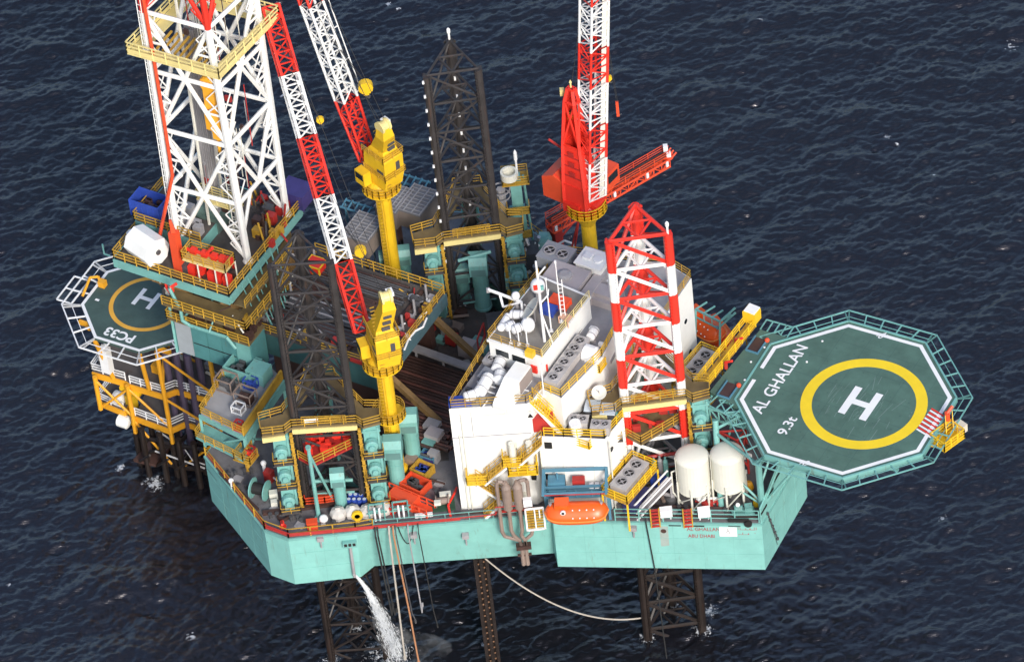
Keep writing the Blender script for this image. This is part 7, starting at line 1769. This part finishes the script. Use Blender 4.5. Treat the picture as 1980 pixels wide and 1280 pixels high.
def far_tower():
    c = A(1014, 508, DK); root = thing('exhaust_tower', 'green exhaust tower with round white rings beside the far leg', 'tower', c)
    mb = MB(); mb.box(c + Z * 6.5, (1.2, 1.2, 13.0)); mb.tube(c + XV * 1.3, c + XV * .9 + Z * 13, .14, n=6); mb.box(c - XV * .1 + Z * 4, (1.7, 1.7, 8.0)); part(mb, 'column', GRN, root)
    mb = MB(); mb.box(c + Z * 12.6, (3.0, 2.2, .14)); mb.rail([c + V(-1.4, -1.0, 12.7), c + V(1.4, -1.0, 12.7), c + V(1.4, 1.0, 12.7), c + V(-1.4, 1.0, 12.7)], 1.0, .06, closed=True, step=1.3); part(mb, 'top_platform', RYEL, root)
    mb = MB(); mb.lathe(c + V(-.6, -.6, 13.4), [(.95, 0), (.95, .9), (.72, .9), (.72, .1)], 18); part(mb, 'stack_ring', CRM, root)
    mb = MB(); mb.ring(c + V(-1.7, -.7, 11.9), .95, 1.1, .12, 20); mb.ring(c + V(-1.7, -.7, 11.0), .95, 1.05, .1, 20); mb.tube(c + V(-1.7, -.7, 8), c + V(-1.7, -.7, 12), .5); part(mb, 'guard_ring', GREY, root)
    mb = MB(); mb.tube(c + V(.3, 0, 13), c + V(.3, 0, 15.6), .12); mb.lathe(c + V(.3, 0, 15.4), [(.2, 0), (.2, 1.0), (.05, 1.4)], 8); part(mb, 'beacon', MARK, root)
    mb = MB()
    for zz in (2.5, 5.5, 9): mb.box(c + V(0, -1.3, zz), (2.4, 1.2, .1)); mb.rail([c + V(-1.2, -.7, zz), c + V(-1.2, -1.9, zz), c + V(1.2, -1.9, zz), c + V(1.2, -.7, zz)], 1.0, .06, step=1.2)
    part(mb, 'side_walkway', RYEL, root)
far_tower()
def lagged():
    c = A(1033, 530, DK); root = thing('lagged_pipework', 'silver lagged pipe cluster right of the far leg tower', 'pipework', c); rnd = random.Random(8); mb = MB()
    for k in range(26):
        p = c + V(rnd.uniform(-.8, .9), rnd.uniform(-1.0, 1.4), rnd.uniform(.2, 4.2)); mb.tube(p, p + V(rnd.uniform(-.7, .7), rnd.uniform(-.5, .5), rnd.uniform(-.9, .9)), rnd.uniform(.14, .3), n=7)
    part(mb, 'pipe', P('silver_lagging', (.55, .55, .56), .35, .2, metal=.6), root); mb = MB(); mb.box(c + Z * 2.0, (1.6, 2.2, 4.0)); part(mb, 'frame', DGREY, root)
    c2 = A(1053, 505, DK); r2 = thing('round_tank', 'green round ended tank beside the silver pipework', 'tank', c2); mb = MB(); d = AX(-8); q = c2 + Z * 2.6 - d * .6; mb.lathe(q, [(.8, 0), (1.35, .25), (1.35, 1.3), (.8, 1.6)], 18, ax=d); part(mb, 'shell', GRN, r2); mb = MB(); mb.box(c2 + Z * .7, (1.2, 2.0, 1.5)); part(mb, 'saddle', DGREY, r2)
lagged()
c = A(1112, 512, DK); mb = MB(); mb.path([c, c + Z * 3.2, c + Z * 3.8 - XV * .9, c + Z * 3.0 - XV * 2.2], .13); mb.tube(c + Z * 1.8, c + Z * 3.4 - XV * 1.9, .09); solo(mb, 'rescue_davit', MARK, 'white bent davit at the far deck edge by the red crane post', 'davit')
mb = MB(); a, b = A(1085, 492, 29), A(1120, 420, 33.5); mb.tube(V(a.x, a.y, DK), b, .13); mb.tube(V(a.x, a.y, DK) + E1 * .8, b, .1); solo(mb, 'stay_strut', DRED, 'thin red strut sloping up beside the red crane post', 'strut')

# bow deck things
a, b = A(1228, 1000, DK), A(1296, 928, 28.4); mb = MB(); s_ = (b - a).cross(Z).normalized(); 
root = thing('gangway', 'white sloping gangway between the front rail and the cream tanks', 'gangway', a); mb.slab([a + s_ * .45, b + s_ * .45, b - s_ * .45, a - s_ * .45], .1); part(mb, 'tread', GREY, root); mb = MB()
for sg in (-1, 1):
    for hh in (0, 1.0): mb.tube(a + s_ * sg * .5 + Z * hh, b + s_ * sg * .5 + Z * hh, .1, n=4)
part(mb, 'handrail', MARK, root); mb = MB(); mb.tube(V(b.x, b.y, DK), b, .16, n=4); part(mb, 'post', GREY, root)
container(1233, 975, ZD, 3.2, 1.4, 1.2, P('dark_blue_cover', (.05, .05, .16), .7, .2), 'dark blue covered stack under the fan platform right of the lifeboat', name='covered_stack', cat='stack', ax=(AX(52), AX(142), Z))
for i, (px, py, lb) in enumerate(((1268, 932, 'green gas cylinder, left one behind the gangway'), (1279, 928, 'grey gas cylinder, middle one behind the gangway'), (1290, 930, 'green gas cylinder, right one behind the gangway'))):
    c = deck(px, py); mb = MB(); mb.lathe(c, [(.28, 0), (.28, 3.0), (.12, 3.3), (.12, 3.6)], 10); solo(mb, 'gas_cylinder', GRN if i != 1 else GREY, lb, 'cylinder')
container(1276, 945, ZD, 1.3, 1.0, 1.6, BLUE, 'blue cabinet in front of the gas cylinders', name='deck_box', cat='box')
c = deck(1258, 962); mb = MB(); mb.lathe(c, [(.9, 0), (.9, .8), (.5, 1.1)], 14); solo(mb, 'capstan', DUCT, 'pinkish grey capstan left of the cream tank', 'capstan')
c = deck(1298, 962 + 6); mb = MB(); mb.lathe(c, [(.7, 0), (.7, .6), (.35, .8)], 14); solo(mb, 'capstan', DGREY, 'dark capstan in front of the left cream tank', 'capstan')
for px, lb in ((1267, 'yellow and red boarding ladder left of the left white locker'), (1330, 'yellow and red boarding ladder between the two white lockers')):
    c = A(px, 1007, DK); root = thing('rail_ladder', lb, 'ladder', c); mb = MB()
    for i in (-1, 1): mb.tube(c + V(i * .45, -.35, -.6), c + V(i * .45, -.35, 2.2), .1, n=4)
    part(mb, 'stile', RYEL, root); mb = MB()
    for k in range(6): mb.box(c + V(0, -.38, -.4 + k * .48), (.8, .16, .2))
    part(mb, 'rung', DRED, root)
for px, lb in ((1289, 'white locker on the front rail, left one'), (1362, 'white locker on the front rail, right one')):
    c = A(px, 1004, DK); mb = MB(); mb.box(c + V(0, -.25, 1.35), (1.25, .7, .9)); mb.box(c + V(0, -.25, 1.83), (1.32, .78, .08)); mb.box(c + V(-.45, 0, .45), (.12, .12, .9)); mb.box(c + V(.45, 0, .45), (.12, .12, .9)); solo(mb, 'white_locker', MARK, lb, 'locker')
c = deck(1357, 975); mb = MB(); mb.tube(c, c + Z * .9, .28, n=8); mb.lathe(c + Z * .9, [(.5, 0), (.6, .15), (.5, .45)], 10); solo(mb, 'mushroom_vent', MARK, 'white mushroom vent in front of the left cream tank', 'vent')
c = deck(1384, 972); mb = MB(); mb.tube(c - XV * .9 + Z * .8, c + XV * .9 + Z * .6, .16, n=8); mb.tube(c + XV * .5, c + XV * .5 + Z * .6, .08); mb.tube(c - XV * .5, c - XV * .5 + Z * .7, .08); solo(mb, 'white_pipe', MARK, 'white pipe on stands in front of the right cream tank', 'pipe')
mb = MB(); mb.path([deck(1345, 975) + Z * .5, deck(1372, 978) + Z * .5, deck(1395, 974) + Z * .5], .14); mb.box(deck(1368, 980) + Z * .5, (1.2, .5, .6)); mb.box(deck(1393, 976) + Z * .4, (.8, .5, .5)); solo(mb, 'red_manifold', DRED, 'red pipe manifold under the white pipe', 'manifold')
c = deck(1437, 992); root = thing('mooring_winch', 'green mooring winch at the bow corner', 'winch', c); mb = MB(); mb.box(c + Z * .2, (2.4, 1.0, .4)); mb.box(c + Z * .7 + XV * .6, (.8, .8, .7)); part(mb, 'bed', GRN, root); mb = MB(); mb.lathe(c + Z * .8 - XV * .9, [(.45, 0), (.3, .1), (.3, .8), (.45, .9)], 12, ax=XV); part(mb, 'drum', GRN, root); mb = MB(); mb.ball(c + V(-.5, 0, 1.35), .25, 8); part(mb, 'lamp', MARK, root)
c = deck(1448, 945); mb = MB(); mb.lathe(c, [(.5, 0), (.55, .3), (.4, .9), (.2, 1.1)], 10); solo(mb, 'buoy', OYEL, 'orange yellow buoy by the green helideck column', 'buoy')
c = deck(1464, 976); mb = MB(); mb.lathe(c, [(.4, 0), (.45, .4), (.3, 1.2)], 10); solo(mb, 'buoy', YEL, 'yellow buoy at the very bow corner', 'buoy')
def red_frame_bow():
    c = A(1412, 930, DK); root = thing('pipe_support', 'red braced pipe frame beneath the helideck edge', 'frame', c); mb = MB(); z = 6.5
    a, b, e = A(1398, 918, DK), A(1432, 935, DK), A(1448, 915, DK); T_ = [p + Z * z for p in (a, b, e)]
    for p, q in zip((a, b, e), T_): mb.tube(p, q, .14)
    for i in range(3): mb.tube(T_[i], T_[(i + 1) % 3], .12); mb.tube((a, b, e)[i] + Z * 1, T_[(i + 1) % 3], .12)
    part(mb, 'frame', DRED, root); mb = MB(); rnd = random.Random(3)
    for k in range(12): p = b + V(rnd.uniform(-1.0, 1.6), rnd.uniform(-.6, 2), rnd.uniform(.3, 5)); mb.box(p, (.4, .4, .5), AXR, k % 3)
    part(mb, 'valve', [DRED, MARK, DGREY], root)
red_frame_bow()
mb = MB(); p, nr, tg = WALL(1483, 990, 7)
for k in range(9): q = WALL(1481 + k * 2.4, 990 + k * 6, 7); mb.tube(q[0] + q[1] * .2, q[0] + q[1] * .2 - Z * .32, .09 if k % 2 else .14, n=6)
mb.tube(WALL(1485, 1000, 7)[0] + nr * .12, WALL(1502, 1052, 7)[0] + nr * .1, .03, n=4); solo(mb, 'anchor_chain', DGREY, 'rusty chain hanging over the bow plating', 'chain')

# ------------------------------------------------------------------ helideck access and rescue gear
def gangway_heli():
    a, b = A(1335, 775, 34.6), A(1452, 628, 35.2); d = (b - a).normalized(); s = d.cross(Z).normalized(); root = thing('helideck_stair', 'long yellow stairway along the left edge of the helideck', 'stairway', V(a.x, a.y, 33.6))
    mb = MB(); mb.slab([a + s * .55, b + s * .55, b - s * .55, a - s * .55], .14); part(mb, 'tread', RYEL, root)
    mb = MB()
    for sg in (-1, 1): mb.rail([a + s * sg * .6, b + s * sg * .6], 1.2, .075, step=1.3)
    part(mb, 'railing', YEL, root)
    mb = MB(); mb.box(b + Z * 1.2 + d * .3, (1.3, 1.5, 1.4), (d, s, Z)); part(mb, 'end_cage', YEL, root); mb = MB(); mb.box(b + Z * 1.95 + d * .4, (1.2, 1.3, .12), (d, s, Z)); part(mb, 'white_lid', MARK, root)
    mb = MB(); mb.box(a - Z * .3 + XV * .2, (1.5, 1.5, .8)); part(mb, 'foot_cage', YEL, root); mb = MB(); mb.box(a + Z * .18 + V(.2, -.2, 0), (1.0, .8, .1)); part(mb, 'white_lid', MARK, root)
    mb = MB()
    for t in (.05, .5, .9): p = a.lerp(b, t); mb.tube(p, V(p.x, p.y, 31.5) + s * .3, .12, n=4)
    mb.tube(V(a.x, a.y, 31.5) + s * .3, V(b.x, b.y, 31.5) + s * .3, .14, n=4); part(mb, 'support', RYEL, root)
gangway_heli()
for px, py, lb in ((1424, 668, 'red foam monitor beside the yellow stairway, upper one'), (1404, 712, 'red foam monitor beside the yellow stairway, lower one')):
    c = A(px, py, 35.0); root = thing('foam_monitor', lb, 'monitor', c); mb = MB(); mb.tube(c - Z * .0, c + Z * .9, .2, n=8); part(mb, 'pedestal', DRED, root); mb = MB(); mb.tube(c + Z * .9, c + Z * 1.4 + E1 * .8, .14, n=8); part(mb, 'nozzle', RED, root)
for px, py, lb in ((1463, 668, 'recessed stair opening with brown steps near the upper helideck corner'), (1408, 755, 'recessed stair opening with brown steps near the lower helideck corner')):
    c = A(px, py, 35.0); root = thing('stair_hatch', lb, 'hatch', c); part(MB().rb(c + Z * .005, 1.3, 2.2, .03), 'opening', BRN, root); mb = MB()
    for s_ in (-1, 1): mb.box(c + E1 * s_ * .7 + Z * .12, (.1, 2.3, .24), AXR)
    mb.box(c - E2 * 1.15 + Z * .12, (1.5, .1, .24), AXR); part(mb, 'coaming', SBLU, root); mb = MB(); mb.ball(c + E1 * .8 + E2 * .9 + Z * .3, .28, 8); part(mb, 'lamp', ORED, root)
def rescue_platform():
    c = A(1832, 850, 33.9); root = thing('monitor_platform', 'yellow stair platform with orange monitor hanging off the far helideck edge', 'platform', c); d = AX(37)
    ax = (d, d.cross(Z), Z); mb = MB(); mb.box(c, (3.0, 2.2, .15), ax); mb.rail([c + d * i * 1.45 + d.cross(Z) * j * 1.05 for i, j in ((-1, 1), (-1, -1), (1, -1), (1, 1))], 1.2, .08, closed=True, step=1.1); part(mb, 'platform', YEL, root)
    mb = MB(); a = c + d * .4 + Z * .1; b = A(1835, 812, 35.2); part(MB().stair(a, b, 1.0, d, steps=5), 'stair', YEL, root)
    mb = MB(); q = A(1832, 812, 35.1); mb.tube(q - Z * .6, q + Z * 1.1, .28, n=8); mb.tube(q + Z * 1.0, q + Z * 1.5 + d * .8, .18, n=8); part(mb, 'monitor', ORED, root)
    mb = MB(); mb.box(c + d * 1.9 + Z * .5, (.9, 1.2, 1.0), ax); part(mb, 'raft_box', P('pale_pink_cover', (.62, .55, .45), .6), root)
    mb = MB()
    for i in (-1, 1): mb.tube(c + d * i * 1.2 - Z * .1, A(1800 + i * 15, 845 - i * 15, 34.0), .12, n=4)
    part(mb, 'bracket', YEL, root)
rescue_platform()

# ------------------------------------------------------------------ below the hull: pump tower, hoses, mooring rope, water jet
def pump_tower():
    a = A(932, 1085, 18); b = A(948, 1246, 0); root = thing('pump_tower', 'rusty raw water tower with studded rack below the hull middle', 'pump tower', V(a.x, a.y, -6)); c = V(a.x, a.y, 0); c = (V(a.x, a.y, 0) + V(b.x, b.y, 0)) / 2
    mb = MB()
    for dx in (-.62, .0, .62): mb.box(c + XV * dx + Z * 6, (.35, .8, 25)); 
    part(mb, 'frame', LEGB, root); mb = MB()
    for k in range(26):
        for dx in (-.3, .3): mb.lathe(c + V(dx, -.42, -5 + k * .9 + (.3 if dx > 0 else 0)), [(.11, 0), (.09, .08)], 6, ax=-YV)
    part(mb, 'rack_stud', P('worn_stud', (.19, .10, .055), .6, .2), root)
    mb = MB(); mb.box(c + V(0, .25, 6), (1.0, .3, 24.6)); part(mb, 'back_plate', LEGB, root)
pump_tower()
def catenary(p, q, sag, n=22): return [p.lerp(q, i / n) - Z * sag * 4 * (i / n) * (1 - i / n) for i in range(n + 1)]
p, q = A(934, 1076, 18), A(1252, 1192, 3.0); mb = MB(); mb.path(catenary(p, q, 3.6), .085, n=5); solo(mb, 'mooring_rope', ROPE, 'pale rope hanging in a long curve from hull to bow leg', 'rope')
p = A(1248, 988, DK + .6); q = A(1272, 1150, 12); mb = MB(); w0, nr, tg = WALL(1250, 1010, 6); w1 = WALL(1267, 1098, 6)[0]; mb.path([w0 + nr * .35 + Z * 1, w0 + nr * .3, w1 + nr * .3, V(w1.x + .3, w1.y - .2, 4)], .075, n=5); solo(mb, 'hanging_rope', CAB, 'black rope hanging straight down the right part of the hull', 'rope')
def hose(px0, px1, zend, r, mat, label, kink=0., name='hanging_hose'):
    w, nr, tg = WALL(px0, 1035, 4); t = V(w.x, w.y, DK + .6) + nr * .5; t2 = V(w.x, w.y, DK) + nr * 1.2; mb = MB()
    dx = (px1 - px0) / 17.6; mb.path([t, t2, t2 + V(dx * .3 + kink, -.15, -5), t2 + V(dx * .7 + kink * .4, -.25, -12), t2 + V(dx, -.3, zend - DK)], r, n=6); mb.tube(t2 + V(dx, -.3, zend - DK), t2 + V(dx, -.3, zend - DK - .5), r * 1.6, n=6)
    solo(mb, name, mat, label, 'hose', 'hoses hanging over the front side')
hose(728, 742, 15.0, .10, CAB, 'black hose, leftmost under the left winch frame'); hose(733, 748, 14.0, .09, CAB, 'black hose right beside the leftmost hose')
hose(755, 752, 6.5, .11, ROPE, 'pale hose hanging straight between the winch frames'); hose(763, 777, 5.5, .10, P('orange_brown_hose', (.42, .20, .10), .6, .15), 'thick pale orange hose reaching nearly to the water')
hose(768, 782, 12, .07, DGREY, 'thin grey hose just right of the thick orange hose'); hose(792, 800, 14.5, .08, GREY, 'grey hose with brass end under the right winch frame'); hose(812, 824, 11, .06, CAB, 'thin black line, rightmost of the hanging hoses')
w, nr, tg = WALL(785, 1030, 4); mb = MB(); mb.path(catenary(V(w.x - .7, w.y, DK + .3) + nr * .45, V(w.x + .9, w.y, DK + .3) + nr * .45, 2.6, 12), .06, n=5); solo(mb, 'hose_loop', CAB, 'black hose looped below the deck edge right of the winch frames', 'hose')
def water_jet():
    rnd = random.Random(12); w, nr, tg = WALL(684, 1105, 2); p0 = V(w.x, w.y, 19.2) + nr * .6; tgt = A(768, 1268, 0)
    hv = V(tgt.x - p0.x, tgt.y - p0.y, 0); pts = []
    for i in range(21):
        t = i / 20; z = p0.z * (1 - .55 * t - .45 * t * t); pts.append(V(p0.x, p0.y, 0) + hv * t + Z * z)
    def loft(ps, rs, n=12):
        mb = MB(); k = len(ps); vs = []
        for i in range(k):
            d = (ps[min(k - 1, i + 1)] - ps[max(0, i - 1)]).normalized(); u = d.cross(XV).normalized(); w_ = d.cross(u)
            for j in range(n): a = 2 * PI * j / n; vs.append(ps[i] + (u * math.cos(a) + w_ * math.sin(a)) * rs[i])
        fs = [(i * n + j, i * n + (j + 1) % n, (i + 1) * n + (j + 1) % n, (i + 1) * n + j) for i in range(k - 1) for j in range(n)]
        fs += [tuple(range(n - 1, -1, -1)), tuple((k - 1) * n + j for j in range(n))]
        return mb.add(vs, fs)
    def spray(name, dens, lo, hi, sc):
        v = bpy.data.materials.new(name); v.use_nodes = True; n = v.node_tree.nodes; l = v.node_tree.links; n.remove(n['Principled BSDF'])
        pv = n.new('ShaderNodeVolumePrincipled'); pv.inputs['Color'].default_value = (.93, .95, .97, 1); no = n.new('ShaderNodeTexNoise'); no.inputs['Scale'].default_value = 1.0; no.inputs['Detail'].default_value = 6; no.inputs['Roughness'].default_value = .65
        mp = n.new('ShaderNodeMapping'); mp.inputs['Scale'].default_value = sc
        g = n.new('ShaderNodeNewGeometry'); l.new(g.outputs['Position'], mp.inputs[0]); l.new(mp.outputs[0], no.inputs['Vector']); mr = n.new('ShaderNodeMapRange'); mr.inputs[1].default_value = lo; mr.inputs[2].default_value = hi; mr.inputs[4].default_value = dens
        l.new(no.outputs[0], mr.inputs[0]); l.new(mr.outputs[0], pv.inputs['Density']); l.new(pv.outputs[0], n['Material Output'].inputs['Volume']); return v
    end = pts[20]; pts2 = [p.copy() for p in pts]; pts2[20].z = .25
    rs = [.13 + .02 * i + 1.0 * (i / 20) ** 2 for i in range(21)]
    m = bpy.data.materials.new('white_water'); m.use_nodes = True; b = m.node_tree.nodes['Principled BSDF']; b.inputs['Base Color'].default_value = (.82, .85, .88, 1); b.inputs['Roughness'].default_value = .6
    mb = MB(); mb.add(*(lambda q: (q.v, q.f))(loft(pts[:11], [.12 + .012 * i for i in range(11)], 8)))
    for k in range(3600):       # falling strands of water, spreading towards the sea
        t = .02 + .97 * rnd.random() ** .7; i = min(19, int(t * 20)); c = pts[i].lerp(pts[i + 1], t * 20 - i); s = .06 + .80 * t ** 1.7
        d = (pts[i + 1] - pts[i]).normalized(); c = c + V(rnd.gauss(0, s * .72), rnd.gauss(0, s * .72), rnd.gauss(0, s * .4)); d = (d + V(rnd.gauss(0, .10), rnd.gauss(0, .10), 0)).normalized()
        l_ = rnd.uniform(.15, .75); 
        if c.z < .15: c.z = .15 + abs(rnd.gauss(0, .4))
        mb.tube(c, c + d * l_ * 1.3, rnd.uniform(.008, .030), .006, n=3, cap=False)
    solo(mb, 'water_jet', m, 'white jet of discharged water falling from the hull outlet into the sea', 'water jet', kind='stuff')
    q = [pts[8], pts[11], pts[14], pts[17], pts[19] + V(.8, 0, 0), pts[20] + V(2.0, -.4, 1.0), pts[20] + V(4.2, -1.0, 1.5), pts[20] + V(6, -1.4, 2.0)]
    for p in q[:4]: p.z += .1
    solo(loft(q, [.15, .7, 1.2, 1.7, 2.2, 2.2, 1.7, .5]), 'spray_mist', spray('spray_drift', .16, .46, .72, (.45, .45, .45)), 'grey white mist where the water jet hits the sea', 'spray', kind='stuff')
water_jet()
